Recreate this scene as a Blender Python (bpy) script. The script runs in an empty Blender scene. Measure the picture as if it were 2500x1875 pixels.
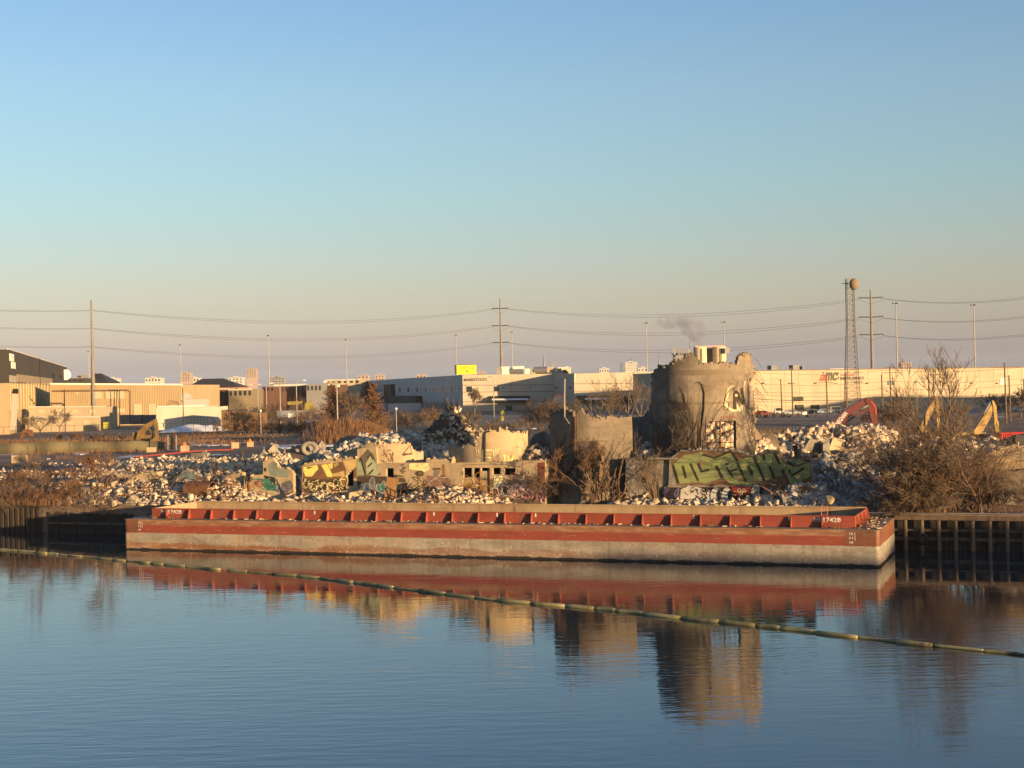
import bpy, bmesh, math, random
import numpy as np
from mathutils import Vector, Matrix
from mathutils.geometry import tessellate_polygon
R = math.radians
random.seed(7); rng = np.random.default_rng(7)
scene = bpy.context.scene
COL = scene.collection
# ------------------------------------------------------------------ camera
F, H, ROLL = 3500.0, 13.3, R(1.35)
CR, SR = math.cos(ROLL), math.sin(ROLL)
cam_d = bpy.data.cameras.new('camera'); cam = bpy.data.objects.new('camera', cam_d); COL.objects.link(cam)
cam_d.sensor_width = 36.0; cam_d.lens = 36.0*F/2500.0; cam_d.clip_start = 0.5; cam_d.clip_end = 20000
cam.matrix_world = Matrix(((CR, SR, 0, 0), (0, 0, -1, 0), (-SR, CR, 0, H), (0, 0, 0, 1)))
scene.camera = cam
# ------------------------------------------------------------------ sun + sky + exposure
SUN_AZ, SUN_EL = R(45), R(5.0)         # azimuth measured from -Y (behind the camera) towards +X
SUN = Vector((math.sin(SUN_AZ)*math.cos(SUN_EL), -math.cos(SUN_AZ)*math.cos(SUN_EL), math.sin(SUN_EL)))
sd = bpy.data.lights.new('sun', 'SUN'); sd.energy = 5.0; sd.angle = R(0.55); sd.color = (1.0, 0.64, 0.30)
so = bpy.data.objects.new('sun', sd); COL.objects.link(so); so.rotation_euler = SUN.to_track_quat('Z', 'Y').to_euler()
so.location = (60, -60, 60)
w = bpy.data.worlds.new('World'); scene.world = w; w.use_nodes = True
wn, wl = w.node_tree.nodes, w.node_tree.links
for n in list(wn): wn.remove(n)
out = wn.new('ShaderNodeOutputWorld'); bg = wn.new('ShaderNodeBackground'); bg.inputs[1].default_value = 0.062
sky = wn.new('ShaderNodeTexSky'); sky.sky_type = 'NISHITA'; sky.sun_disc = False
sky.sun_elevation = SUN_EL; sky.sun_rotation = math.pi - SUN_AZ
sky.air_density = 1.0; sky.dust_density = 1.0; sky.ozone_density = 1.0
tc = wn.new('ShaderNodeTexCoord'); sx = wn.new('ShaderNodeSeparateXYZ'); wl.new(tc.outputs['Generated'], sx.inputs[0])
rmp = wn.new('ShaderNodeMapRange'); rmp.inputs[1].default_value = 0.0; rmp.inputs[2].default_value = 0.25
wl.new(sx.outputs['Z'], rmp.inputs[0])
cr = wn.new('ShaderNodeValToRGB'); wl.new(rmp.outputs[0], cr.inputs[0])
SKY_RAMP = [(0.0, (0.98, 1.5, 6.0)), (0.031, (0.97, 1.47, 5.7)), (0.064, (0.95, 1.24, 4.3)), (0.142, (1.0, 1.12, 2.65)), (0.217, (1.02, 1.08, 1.95)), (0.295, (1.04, 1.095, 1.74)),
            (0.422, (1.0, 1.165, 1.69)), (0.55, (0.99, 1.24, 1.72)), (0.796, (1.04, 1.30, 1.80)), (1.0, (0.97, 1.27, 1.88))]
els = cr.color_ramp.elements
els[0].position, els[0].color = SKY_RAMP[0][0], (*[c_/8 for c_ in SKY_RAMP[0][1]], 1)
els[1].position, els[1].color = SKY_RAMP[-1][0], (*[c_/8 for c_ in SKY_RAMP[-1][1]], 1)
for p, c in SKY_RAMP[1:-1]:
    e = els.new(p); e.color = (*[c_/8 for c_ in c], 1)
mul = wn.new('ShaderNodeVectorMath'); mul.operation = 'MULTIPLY'
wl.new(sky.outputs[0], mul.inputs[0]); wl.new(cr.outputs[0], mul.inputs[1])
sc8 = wn.new('ShaderNodeVectorMath'); sc8.operation = 'SCALE'; sc8.inputs[3].default_value = 8.0; mul2 = wn.new('ShaderNodeVectorMath'); mul2.operation = 'MULTIPLY'; mul2.inputs[1].default_value = (0.985, 0.96, 0.905); wl.new(mul.outputs[0], mul2.inputs[0]); wl.new(mul2.outputs[0], sc8.inputs[0]); wl.new(sc8.outputs[0], bg.inputs[0]); wl.new(bg.outputs[0], out.inputs[0])
scene.view_settings.view_transform = 'Standard'; scene.view_settings.look = 'None'
scene.view_settings.exposure = 1.5; scene.view_settings.gamma = 1.0; scene.view_settings.use_curve_mapping = False
scene.cycles.max_bounces = 6; scene.cycles.diffuse_bounces = 3; scene.cycles.glossy_bounces = 3
scene.cycles.transparent_max_bounces = 8; scene.cycles.volume_bounces = 0
scene.cycles.use_denoising = True
# ------------------------------------------------------------------ pixel -> direction helpers (source photo pixels)
def uv(px, py):
    u, v = px-1250.0, py-937.5
    return (u*CR - v*SR)/F, (v*CR + u*SR)/F          # X/Y and drop/Y
def P(px, py, Y):
    a, b = uv(px, py); return Vector((a*Y, Y, H-b*Y))
def G(px, py, z=2.7):
    a, b = uv(px, py); Y = (H-z)/b; return Vector((a*Y, Y, z))
def proj(p):
    x, y, z = p[0], p[1], p[2]-H
    return 1250+F*(x*CR-z*SR)/y, 937.5-F*(x*SR+z*CR)/y
TH = R(21.3); U = Vector((math.cos(TH), -math.sin(TH), 0)); N = Vector((math.sin(TH), math.cos(TH), 0)); B0 = Vector((0, 121, 0))
def bank(s, t, z): return B0 + U*s + N*t + Vector((0, 0, z))
def W(px, py, t):                                      # point on the vertical plane t metres behind the quay line
    a, b = uv(px, py); Y = (B0.dot(N)+t)/(N.x*a+N.y); return Vector((a*Y, Y, H-b*Y))
def st(p): d = Vector((p[0], p[1], 0))-B0; return d.dot(U), d.dot(N)
# ------------------------------------------------------------------ scene-graph helpers
def props(o, label=None, cat=None, group=None, kind=None):
    if label: o['label'] = label
    if cat: o['category'] = cat
    if group: o['group'] = group
    if kind: o['kind'] = kind
    return o
def thing(name, label, cat, loc=(0, 0, 0), group=None):
    o = bpy.data.objects.new(name, None); COL.objects.link(o); o.location = loc; o.empty_display_size = 0.3
    return props(o, label, cat, group)
def link(name, me, parent=None, **k):
    o = bpy.data.objects.new(name, me); COL.objects.link(o)
    if parent is not None:
        o.parent = parent; q = parent; T = Vector((0, 0, 0))
        while q is not None:
            T += Vector(q.location); q = q.parent
        o.matrix_parent_inverse = Matrix.Translation(-T)
    return props(o, **k)
def copy_tree(o, loc, rz=None, sc=None, parent=None, **k):
    c = o.copy(); COL.objects.link(c); c.parent = parent
    if parent is None:
        c.location = loc
        if rz is not None: c.rotation_euler = (0, 0, rz)
        if sc is not None: c.scale = (sc, sc, sc) if not hasattr(sc, '__len__') else sc
    for ch in o.children: copy_tree(ch, None, parent=c)
    return props(c, **k)
class MB:
    def __init__(s): s.v, s.f, s.m, s.n = [], [], [], 0
    def add(s, vs, fs, mi=0):
        s.v.extend([tuple(x) for x in vs]); b = s.n
        s.f.extend([tuple(i+b for i in f) for f in fs]); s.m.extend([mi]*len(fs)); s.n += len(vs); return s
    def obox(s, o, a, b, c, mi=0):                     # corner + three edge vectors
        o, a, b, c = Vector(o), Vector(a), Vector(b), Vector(c)
        if a.cross(b).dot(c) < 0: a, b = b, a
        vs = [o, o+a, o+a+b, o+b, o+c, o+a+c, o+a+b+c, o+b+c]
        return s.add(vs, [(0, 3, 2, 1), (4, 5, 6, 7), (0, 1, 5, 4), (1, 2, 6, 5), (2, 3, 7, 6), (3, 0, 4, 7)], mi)
    def box(s, x0, y0, z0, x1, y1, z1, mi=0): return s.obox((x0, y0, z0), (x1-x0, 0, 0), (0, y1-y0, 0), (0, 0, z1-z0), mi)
    def beam(s, p, q, w_, h_=None, mi=0, up=(0, 0, 1)):
        p, q = Vector(p), Vector(q); d = (q-p); h_ = h_ or w_
        x = d.cross(Vector(up)); x = x.normalized() if x.length > 1e-6 else Vector((1, 0, 0)); y = x.cross(d).normalized()
        return s.obox(p-x*w_/2-y*h_/2, x*w_, y*h_, d, mi)
    def tube(s, pts, r, n=6, mi=0):
        pts = [Vector(p) for p in pts]; k = len(pts); rs = r if hasattr(r, '__len__') else [r]*k; vs = []
        for i, p in enumerate(pts):
            d = (pts[min(i+1, k-1)]-pts[max(i-1, 0)]).normalized()
            x = d.cross(Vector((0.13, 0.2, 1)) if abs(d.z) < 0.97 else Vector((0, 1, 0.1))).normalized(); y = d.cross(x)
            for j in range(n):
                a = 2*math.pi*j/n; vs.append(p+(x*math.cos(a)+y*math.sin(a))*rs[i])
        fs = [(i*n+j, i*n+(j+1) % n, (i+1)*n+(j+1) % n, (i+1)*n+j) for i in range(k-1) for j in range(n)]
        fs += [tuple(range(n-1, -1, -1)), tuple((k-1)*n+j for j in range(n))]
        return s.add(vs, fs, mi)
    def prism(s, poly, d, mi=0):                       # planar polygon extruded by d
        poly = [Vector(p) for p in poly]; d = Vector(d); k = len(poly)
        tris = tessellate_polygon([poly]); vs = poly+[p+d for p in poly]
        fs = [tuple(t) for t in tris]+[tuple(i+k for i in reversed(t)) for t in tris]+[(i, (i+1) % k, (i+1) % k+k, i+k) for i in range(k)]
        return s.add(vs, fs, mi)
    def ball(s, c, r, mi=0, n=8, m=6, sc=(1, 1, 1)):
        c = Vector(c); vs = []
        for i in range(m+1):
            th = math.pi*i/m
            for j in range(n):
                a = 2*math.pi*j/n; vs.append(c+Vector((r*sc[0]*math.sin(th)*math.cos(a), r*sc[1]*math.sin(th)*math.sin(a), r*sc[2]*math.cos(th))))
        return s.add(vs, [(i*n+j, (i+1)*n+j, (i+1)*n+(j+1) % n, i*n+(j+1) % n) for i in range(m) for j in range(n)], mi)
    def build(s, name, mats, parent=None, smooth=False, fix=True, **k):
        me = bpy.data.meshes.new(name); me.from_pydata(s.v, [], s.f)
        for m_ in (mats if isinstance(mats, (list, tuple)) else [mats]): me.materials.append(m_)
        if len(me.polygons):
            me.polygons.foreach_set('material_index', s.m)
        if fix:
            bm = bmesh.new(); bm.from_mesh(me); bmesh.ops.recalc_face_normals(bm, faces=bm.faces); bm.to_mesh(me); bm.free()
        if smooth: me.polygons.foreach_set('use_smooth', [True]*len(me.polygons))
        return link(name, me, parent, **k)
def one(fn, name, mat, parent=None, **k):
    m_ = MB(); fn(m_); return m_.build(name, mat, parent, **k)
def np_mesh(name, V, Fc, mats, parent=None, **k):      # V (n,3), Fc (m,3|4) numpy
    me = bpy.data.meshes.new(name); V = np.asarray(V, dtype=np.float32); Fc = np.asarray(Fc, dtype=np.int32)
    me.vertices.add(len(V)); me.vertices.foreach_set('co', V.ravel()); c = Fc.shape[1]
    me.loops.add(Fc.size); me.loops.foreach_set('vertex_index', Fc.ravel())
    me.polygons.add(len(Fc)); me.polygons.foreach_set('loop_start', np.arange(0, Fc.size, c, dtype=np.int32)); 
    for m_ in (mats if isinstance(mats, (list, tuple)) else [mats]): me.materials.append(m_)
    me.update(calc_edges=True); me.validate()
    return link(name, me, parent, **k)
# ------------------------------------------------------------------ materials
MATS = {}
def mat(name, base, layers=(), rough=0.85, bump=None, isl=0.0, metal=0.0, obj=False, spec=0.3, band=None):
    """layers: (colour, scale(vec or float), lo, hi[, detail]); band: (colour, z, wobble) paints above z; all in world metres"""
    AF = 0.70; base = tuple(c_*AF for c_ in base); layers = [(tuple(c_*AF for c_ in ly[0]), *ly[1:]) for ly in layers]
    m_ = bpy.data.materials.new(name); m_.use_nodes = True; nt = m_.node_tree; n, l = nt.nodes, nt.links
    bs = n['Principled BSDF']; bs.inputs['Roughness'].default_value = rough; bs.inputs['Metallic'].default_value = metal
    bs.inputs['Specular IOR Level'].default_value = spec
    co = n.new('ShaderNodeTexCoord').outputs['Object'] if obj else n.new('ShaderNodeNewGeometry').outputs['Position']
    def noise(scale, detail=5.0, rgh=0.6):
        mp = n.new('ShaderNodeMapping'); l.new(co, mp.inputs[0])
        mp.inputs['Scale'].default_value = scale if hasattr(scale, '__len__') else (scale,)*3
        t = n.new('ShaderNodeTexNoise'); t.inputs['Scale'].default_value = 1.0; t.inputs['Detail'].default_value = detail
        t.inputs['Roughness'].default_value = rgh; l.new(mp.outputs[0], t.inputs['Vector']); return t.outputs['Fac']
    cur = n.new('ShaderNodeRGB'); cur.outputs[0].default_value = (*base, 1); cur = cur.outputs[0]
    def mixin(fac, colour):
        nonlocal cur
        mx = n.new('ShaderNodeMix'); mx.data_type = 'RGBA'; l.new(fac, mx.inputs[0]); l.new(cur, mx.inputs[6])
        mx.inputs[7].default_value = (*colour, 1); cur = mx.outputs[2]
    for ly in layers:
        c, sc, lo, hi = ly[:4]; f = noise(sc, ly[4] if len(ly) > 4 else 5.0)
        mr = n.new('ShaderNodeMapRange'); mr.inputs[1].default_value = lo; mr.inputs[2].default_value = hi; l.new(f, mr.inputs[0])
        mixin(mr.outputs[0], c)
    if isl > 0:
        g = n.new('ShaderNodeNewGeometry'); oi = n.new('ShaderNodeObjectInfo'); ad = n.new('ShaderNodeMath'); ad.operation = 'ADD'
        l.new(g.outputs['Random Per Island'], ad.inputs[0]); l.new(oi.outputs['Random'], ad.inputs[1])
        fr = n.new('ShaderNodeMath'); fr.operation = 'FRACT'; l.new(ad.outputs[0], fr.inputs[0])
        mr = n.new('ShaderNodeMapRange'); mr.inputs[3].default_value = 1-isl; mr.inputs[4].default_value = 1+isl; l.new(fr.outputs[0], mr.inputs[0])
        vm = n.new('ShaderNodeVectorMath'); vm.operation = 'SCALE'; l.new(cur, vm.inputs[0]); l.new(mr.outputs[0], vm.inputs[3]); cur = vm.outputs[0]
    l.new(cur, bs.inputs['Base Color'])
    if bump:
        f = noise(bump[1], 6.0, 0.65); b = n.new('ShaderNodeBump'); b.inputs['Strength'].default_value = bump[0]
        b.inputs['Distance'].default_value = bump[2] if len(bump) > 2 else 0.05
        l.new(f, b.inputs['Height']); l.new(b.outputs[0], bs.inputs['Normal'])
    MATS[name] = m_; return m_
def flat(name, c, rough=0.7, metal=0.0, **k):
    return MATS.get(name) or mat(name, c, rough=rough, metal=metal, **k)
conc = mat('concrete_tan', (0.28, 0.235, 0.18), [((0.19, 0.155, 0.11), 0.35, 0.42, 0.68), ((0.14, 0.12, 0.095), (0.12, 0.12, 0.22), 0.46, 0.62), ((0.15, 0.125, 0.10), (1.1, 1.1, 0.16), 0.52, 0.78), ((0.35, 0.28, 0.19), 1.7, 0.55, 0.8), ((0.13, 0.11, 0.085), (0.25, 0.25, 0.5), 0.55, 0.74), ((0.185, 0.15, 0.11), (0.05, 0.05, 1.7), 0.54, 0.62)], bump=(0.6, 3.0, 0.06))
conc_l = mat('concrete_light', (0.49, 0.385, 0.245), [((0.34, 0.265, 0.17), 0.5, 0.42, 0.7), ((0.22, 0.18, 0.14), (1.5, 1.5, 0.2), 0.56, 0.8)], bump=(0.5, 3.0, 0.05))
conc_g = mat('concrete_grey', (0.30, 0.275, 0.235), [((0.19, 0.17, 0.14), 0.5, 0.42, 0.68), ((0.12, 0.105, 0.09), (1.2, 1.2, 0.2), 0.5, 0.76), ((0.36, 0.33, 0.28), 2.2, 0.56, 0.8)], bump=(0.6, 3.0, 0.06))
rubm = mat('rubble_concrete', (0.58, 0.48, 0.355), [((0.42, 0.35, 0.27), 0.6, 0.48, 0.68), ((0.70, 0.60, 0.465), 2.5, 0.55, 0.75), ((0.26, 0.195, 0.135), 1.4, 0.58, 0.66)], isl=0.42, bump=(0.5, 6.0, 0.04))
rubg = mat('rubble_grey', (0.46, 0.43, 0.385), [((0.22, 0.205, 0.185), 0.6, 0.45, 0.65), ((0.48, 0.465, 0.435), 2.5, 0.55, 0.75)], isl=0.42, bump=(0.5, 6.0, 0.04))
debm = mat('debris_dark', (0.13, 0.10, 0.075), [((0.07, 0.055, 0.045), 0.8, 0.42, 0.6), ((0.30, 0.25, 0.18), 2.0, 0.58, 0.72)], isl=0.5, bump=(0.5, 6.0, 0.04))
rust = mat('rusty_steel', (0.19, 0.085, 0.038), [((0.09, 0.045, 0.028), 1.5, 0.4, 0.65), ((0.30, 0.15, 0.07), 4.0, 0.55, 0.75)], rough=0.75, bump=(0.3, 6.0, 0.02))
steel_d = mat('dark_steel', (0.035, 0.033, 0.032), rough=0.5)
galv = mat('galvanised_steel', (0.36, 0.36, 0.35), [((0.27, 0.265, 0.25), 0.6, 0.4, 0.7)], rough=0.55)
polem = mat('weathered_pole_steel', (0.22, 0.205, 0.19), [((0.17, 0.15, 0.135), 0.3, 0.4, 0.7)], rough=0.7)
wood = mat('weathered_timber', (0.17, 0.125, 0.085), [((0.085, 0.065, 0.05), (3, 3, 0.4), 0.42, 0.66), ((0.24, 0.19, 0.13), (6, 6, 0.6), 0.58, 0.78)], bump=(0.5, (9, 9, 1.0), 0.03))
woodd = mat('dark_wet_timber', (0.055, 0.045, 0.037), [((0.03, 0.026, 0.023), (3, 3, 0.4), 0.42, 0.66)], bump=(0.5, (9, 9, 1.0), 0.03))
utilw = mat('utility_pole_wood', (0.16, 0.105, 0.07), [((0.10, 0.07, 0.05), (2, 2, 0.2), 0.4, 0.7)])
bark = mat('bark_brown', (0.20, 0.125, 0.075), [((0.12, 0.08, 0.052), 1.5, 0.4, 0.65)], isl=0.3)
twig = mat('twig_brown', (0.19, 0.14, 0.10), [((0.11, 0.08, 0.06), 0.7, 0.4, 0.65)], isl=0.35)
twigr = mat('twig_rust', (0.21, 0.12, 0.07), [((0.13, 0.08, 0.05), 0.7, 0.4, 0.65)], isl=0.35)
reed = mat('dry_reed', (0.25, 0.14, 0.07), [((0.16, 0.09, 0.05), 0.5, 0.4, 0.65)], isl=0.3)
snowm = mat('old_snow', (0.9, 0.91, 0.95), [((0.62, 0.6, 0.58), 1.2, 0.52, 0.75)], rough=0.6, bump=(0.4, 3.0, 0.05))
black = flat('black_paint', (0.012, 0.012, 0.013), 0.6)
white = flat('white_paint', (0.78, 0.77, 0.73), 0.6)
glass_d = flat('dark_window_glass', (0.03, 0.035, 0.04), 0.15, spec=0.5)
# ------------------------------------------------------------------ text as flat mesh
def text_mesh(s, shear=0.0, bold=0.0):
    c = bpy.data.curves.new('t', 'FONT'); c.body = s; c.shear = shear; c.offset = bold; c.resolution_u = 2
    o = bpy.data.objects.new('t', c); COL.objects.link(o); bpy.context.view_layer.update()
    dg = bpy.context.evaluated_depsgraph_get(); me = bpy.data.meshes.new_from_object(o.evaluated_get(dg))
    V = [v.co.copy() for v in me.vertices]; Fs = [tuple(p.vertices) for p in me.polygons]
    bpy.data.objects.remove(o); bpy.data.curves.remove(c); bpy.data.meshes.remove(me); return V, Fs
def text3d(name, s, m_, o, xv, yv, parent, off=None, shear=0.0, bold=0.0):
    """fit the string into the parallelogram o + xv + yv"""
    V, Fs = text_mesh(s, shear, bold); x0 = min(v.x for v in V); x1 = max(v.x for v in V); y0 = min(v.y for v in V); y1 = max(v.y for v in V)
    o, xv, yv = Vector(o), Vector(xv), Vector(yv); off = Vector(off or (0, 0, 0))
    mb = MB().add([o+xv*((v.x-x0)/(x1-x0))+yv*((v.y-y0)/(y1-y0))+off for v in V], Fs)
    return mb.build(name, m_, parent, fix=False)
def text_px(name, s, m_, xa, ya, xb, yb, S, parent, lift=0.0, **k):
    """string fitted between photo pixels (xa,ya)=lower left and (xb,yb)=upper right on surface S"""
    o = S(xa, ya); xr = S(xb, ya-(xb-xa)*SR); yt = S(xa, yb); nrm = (xr-o).cross(yt-o).normalized()
    return text3d(name, s, m_, o, xr-o, Vector((0, 0, (yt-o).length)), parent, off=nrm*(lift or 0.03), **k)
# ================================================================== ground and water
GZ = 2.7
MOUNDS = []                                            # (X, Y, rx, ry, h)
def mound(px, Y, rx, ry, h): a, b = uv(px, 1100); MOUNDS.append((a*Y, Y, rx, ry, h))
for q in [(300, 152, 12, 9, 1.7), (430, 142, 11, 6, 2.2), (560, 139, 8, 5, 2.2), (640, 149, 9, 7, 2.8), (180, 148, 12, 8, 1.5), (350, 165, 14, 9, 1.8), (500, 168, 14, 9, 1.9), (420, 185, 16, 8, 1.3), (720, 140, 5, 5, 2.6),
          (790, 141.5, 7, 5, 4.2), (880, 147, 7, 6, 5.4), (970, 147, 8, 6, 5.9), (1050, 148, 5, 5, 5.4), (1118, 152, 6.0, 5.5, 6.7), (1080, 150, 6, 5, 4.8),
          (740, 217, 7, 4, 1.2), (830, 285, 9, 6, 3.0), (800, 288, 12, 7, 1.8), (1085, 125.4, 4.6, 2.2, 1.9), (1000, 126.6, 4.0, 2.0, 1.1), (860, 129.0, 5, 1.8, 1.2), (760, 131.0, 4, 1.8, 1.0),
          (1560, 119.0, 5, 2.0, 0.8), (1700, 116.6, 6, 1.7, 0.55), (1830, 116.2, 6, 2.0, 0.8), (1940, 116, 4.5, 3, 1.7), (1585, 123.5, 2.0, 2.6, 5.6), (1310, 127, 2.2, 2.2, 4.4), (1330, 131, 3.0, 3.0, 6.0),
          (2020, 128, 12, 10, 3.3), (1960, 136, 9, 7, 2.4), (2100, 122, 9, 8, 2.2), (2040, 191, 14, 6, 4.0), (1900, 186, 7, 6, 3.2), (2110, 189, 6, 5, 4.2), (1850, 172, 4.5, 5, 3.4), (1975, 178, 5, 4, 3.0),
          (1765, 143, 5.5, 4.0, 7.2), (1735, 141, 4, 3.5, 5.6), (1795, 142, 4, 3.5, 6.4), (2350, 150, 16, 9, 3.7), (2220, 140, 9, 9, 3.2), (2430, 132, 9, 8, 3.2)]: mound(*q)
def vnoise(x, y, s, seed=0):
    x, y = np.asarray(x)/s, np.asarray(y)/s; xi, yi = np.floor(x), np.floor(y); fx, fy = x-xi, y-yi
    def h(a, b): v = np.sin(a*127.1+b*311.7+seed*74.7)*43758.5453; return v-np.floor(v)
    fx, fy = fx*fx*(3-2*fx), fy*fy*(3-2*fy)
    return (h(xi, yi)*(1-fx)+h(xi+1, yi)*fx)*(1-fy)+(h(xi, yi+1)*(1-fx)+h(xi+1, yi+1)*fx)*fy
def gz(x, y):
    x, y = np.asarray(x, float), np.asarray(y, float); z = np.full(np.broadcast(x, y).shape, GZ)
    best = np.zeros_like(z)
    for (mx, my, rx, ry, h) in MOUNDS:
        d = np.sqrt(((x-mx)/rx)**2+((y-my)/ry)**2); best = np.maximum(best, h*np.clip(1-d**1.5*0.72, 0, 1))
    t = (x-B0.x)*N.x+(y-B0.y)*N.y
    edge = np.clip((t-0.4)/3.0, 0.0, 1)
    rough = (vnoise(x, y, 9, 1)-0.5)*0.5+(vnoise(x, y, 2.7, 2)-0.5)*0.35
    fade = np.clip((260-y)/60, 0.0, 1)
    best = best*(1+0.35*(vnoise(x, y, 2.2, 5)-0.5)+0.3*(vnoise(x, y, 5.0, 6)-0.5))
    return z+best*edge+rough*fade*np.clip(t/4, 0.15, 1)
groundm = mat('bare_ground', (0.24, 0.17, 0.115), [((0.11, 0.075, 0.053), 0.08, 0.42, 0.6), ((0.28, 0.22, 0.155), 0.35, 0.52, 0.72), ((0.26, 0.22, 0.17), 1.6, 0.56, 0.74), ((0.62, 0.62, 0.63), (0.10, 0.03, 0.1), 0.63, 0.68)], bump=(0.8, 2.0, 0.12))
sg = np.concatenate([np.linspace(-3800, -260, 14)[:-1], np.linspace(-260, -90, 40)[:-1], np.arange(-90, 100, 0.9), np.linspace(100, 260, 40)[1:], np.linspace(260, 3800, 14)[1:]])
tg = np.concatenate([[0.0, 0.4], np.arange(0.9, 90, 0.9), np.linspace(90, 330, 70)[1:], np.linspace(330, 5600, 16)[1:]])
SS, TT = np.meshgrid(sg, tg); XX = B0.x+SS*U.x+TT*N.x; YY = B0.y+SS*U.y+TT*N.y
ZZ = np.where((YY > 60) & (YY < 330) & (np.abs(XX) < 200), gz(XX, np.clip(YY, 60, 400)), GZ)
ns, nt_ = len(sg), len(tg); gv = np.stack([XX.ravel(), YY.ravel(), ZZ.ravel()], 1)
ii = (np.arange(nt_-1)[:, None]*ns+np.arange(ns-1)[None, :]).ravel(); gf = np.stack([ii, ii+1, ii+ns+1, ii+ns], 1)
sk = gv[:ns].copy(); sk[:, 2] = -2.0; b_ = len(gv); gv = np.concatenate([gv, sk]); k_ = np.arange(ns-1)
gf = np.concatenate([gf, np.stack([b_+k_, b_+k_+1, k_+1, k_], 1)])
np_mesh('ground', gv, gf, groundm, kind='structure')
# water
wm = bpy.data.materials.new('river_water'); wm.use_nodes = True; n, l = wm.node_tree.nodes, wm.node_tree.links
bs = n['Principled BSDF']; bs.inputs['Base Color'].default_value = (0.016, 0.027, 0.033, 1); bs.inputs['Roughness'].default_value = 0.02; bs.inputs['IOR'].default_value = 1.75
ge = n.new('ShaderNodeNewGeometry')
def wnoise(sc, rot, det, rg=0.5):
    mp = n.new('ShaderNodeMapping'); mp.inputs['Scale'].default_value = sc; mp.inputs['Rotation'].default_value = (0, 0, rot); l.new(ge.outputs['Position'], mp.inputs[0])
    t = n.new('ShaderNodeTexNoise'); t.inputs['Scale'].default_value = 1; t.inputs['Detail'].default_value = det; t.inputs['Roughness'].default_value = rg; l.new(mp.outputs[0], t.inputs[0]); return t.outputs['Fac']
dp = n.new('ShaderNodeVectorMath'); dp.operation = 'DOT_PRODUCT'; dp.inputs[1].default_value = (N.x*1.0, N.y*1.0, 0); l.new(ge.outputs['Position'], dp.inputs[0])
mr = n.new('ShaderNodeMapRange'); mr.inputs[1].default_value = 108; mr.inputs[2].default_value = 72; mr.inputs[3].default_value = 0.10; mr.inputs[4].default_value = 1.0; l.new(dp.outputs['Value'], mr.inputs[0]); wp = n.new('ShaderNodeMapRange'); wp.inputs[1].default_value = .38; wp.inputs[2].default_value = .62; wp.inputs[3].default_value = .35; wp.inputs[4].default_value = 1.15; l.new(wnoise((.035, .06, 1), R(15), 2.0), wp.inputs[0]); mw = n.new('ShaderNodeMath'); mw.operation = 'MULTIPLY'; l.new(mr.outputs[0], mw.inputs[0]); l.new(wp.outputs[0], mw.inputs[1])
b1 = n.new('ShaderNodeBump'); b1.inputs['Distance'].default_value = 0.018; l.new(mw.outputs[0], b1.inputs['Strength']); l.new(wnoise((0.45, 1.9, 1), R(10), 2.0), b1.inputs['Height'])
b2 = n.new('ShaderNodeBump'); b2.inputs['Distance'].default_value = 0.005; l.new(mw.outputs[0], b2.inputs['Strength']); l.new(wnoise((2.0, 5.5, 1), R(-12), 3.0), b2.inputs['Height']); l.new(b1.outputs[0], b2.inputs['Normal'])
b3 = n.new('ShaderNodeBump'); b3.inputs['Distance'].default_value = 0.016; b3.inputs['Strength'].default_value = 0.6; l.new(wnoise((0.16, 0.35, 1), R(30), 1.0), b3.inputs['Height']); l.new(b2.outputs[0], b3.inputs['Normal'])
l.new(b3.outputs[0], bs.inputs['Normal'])
one(lambda m_: m_.add([(-900, -400, 0), (900, -400, 0), (900, 700, 0), (-900, 700, 0)], [(0, 1, 2, 3)]), 'water', wm, kind='structure', fix=False)
# ================================================================== quay walls
def s_at(px, py=1250, z=2.4):                          # s coordinate where a pixel column meets the quay line
    p = W(px, py, 0.0); return st(p)[0]
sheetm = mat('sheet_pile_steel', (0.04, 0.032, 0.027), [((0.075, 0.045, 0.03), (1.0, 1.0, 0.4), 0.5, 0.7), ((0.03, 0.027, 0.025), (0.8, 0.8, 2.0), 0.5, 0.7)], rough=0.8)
q = thing('sheet_pile_wall', 'rusty corrugated steel sheet pile wall at the left river bank', 'quay wall', bank(s_at(60), 0, 0)); q['kind'] = 'thing'
s0, s1 = s_at(-70), s_at(116); w_ = 0.62; k = int((s1-s0)/w_)
base = MB(); a_, b_, c_ = bank(0, -0.35, -1)-bank(0, 0, -1), U*w_, Vector((0, 0, 3.45))
prof = [(0, -0.05), (0.14, -0.38), (0.48, -0.38), (0.62, -0.05), (0.62, 0.0), (0.48, -0.33), (0.14, -0.33), (0, 0.0)]
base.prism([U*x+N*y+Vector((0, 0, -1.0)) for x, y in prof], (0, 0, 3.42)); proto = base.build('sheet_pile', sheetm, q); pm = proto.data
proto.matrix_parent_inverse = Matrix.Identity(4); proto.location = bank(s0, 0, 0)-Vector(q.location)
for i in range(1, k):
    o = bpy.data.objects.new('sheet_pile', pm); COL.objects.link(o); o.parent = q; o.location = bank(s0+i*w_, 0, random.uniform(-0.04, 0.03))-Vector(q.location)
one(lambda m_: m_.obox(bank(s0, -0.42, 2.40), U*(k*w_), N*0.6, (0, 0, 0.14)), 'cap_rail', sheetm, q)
q = thing('timber_bulkhead', 'dark low timber bulkhead between the sheet piles and the barge', 'quay wall', bank(s_at(210), 0, 0)); q['kind'] = 'thing'
s0, s1 = s_at(118), s_at(330)
for i in range(int((s1-s0)/0.3)):
    one(lambda m_: m_.obox(bank(s0+i*0.3, -0.12, -1), U*0.27, N*0.1, (0, 0, 2.9+random.uniform(-.15, .15))), 'plank', woodd, q)
one(lambda m_: m_.obox(bank(s0, -0.32, 0.85), U*(s1-s0), N*0.19, (0, 0, 0.2)), 'wale', wood, q)
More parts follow.
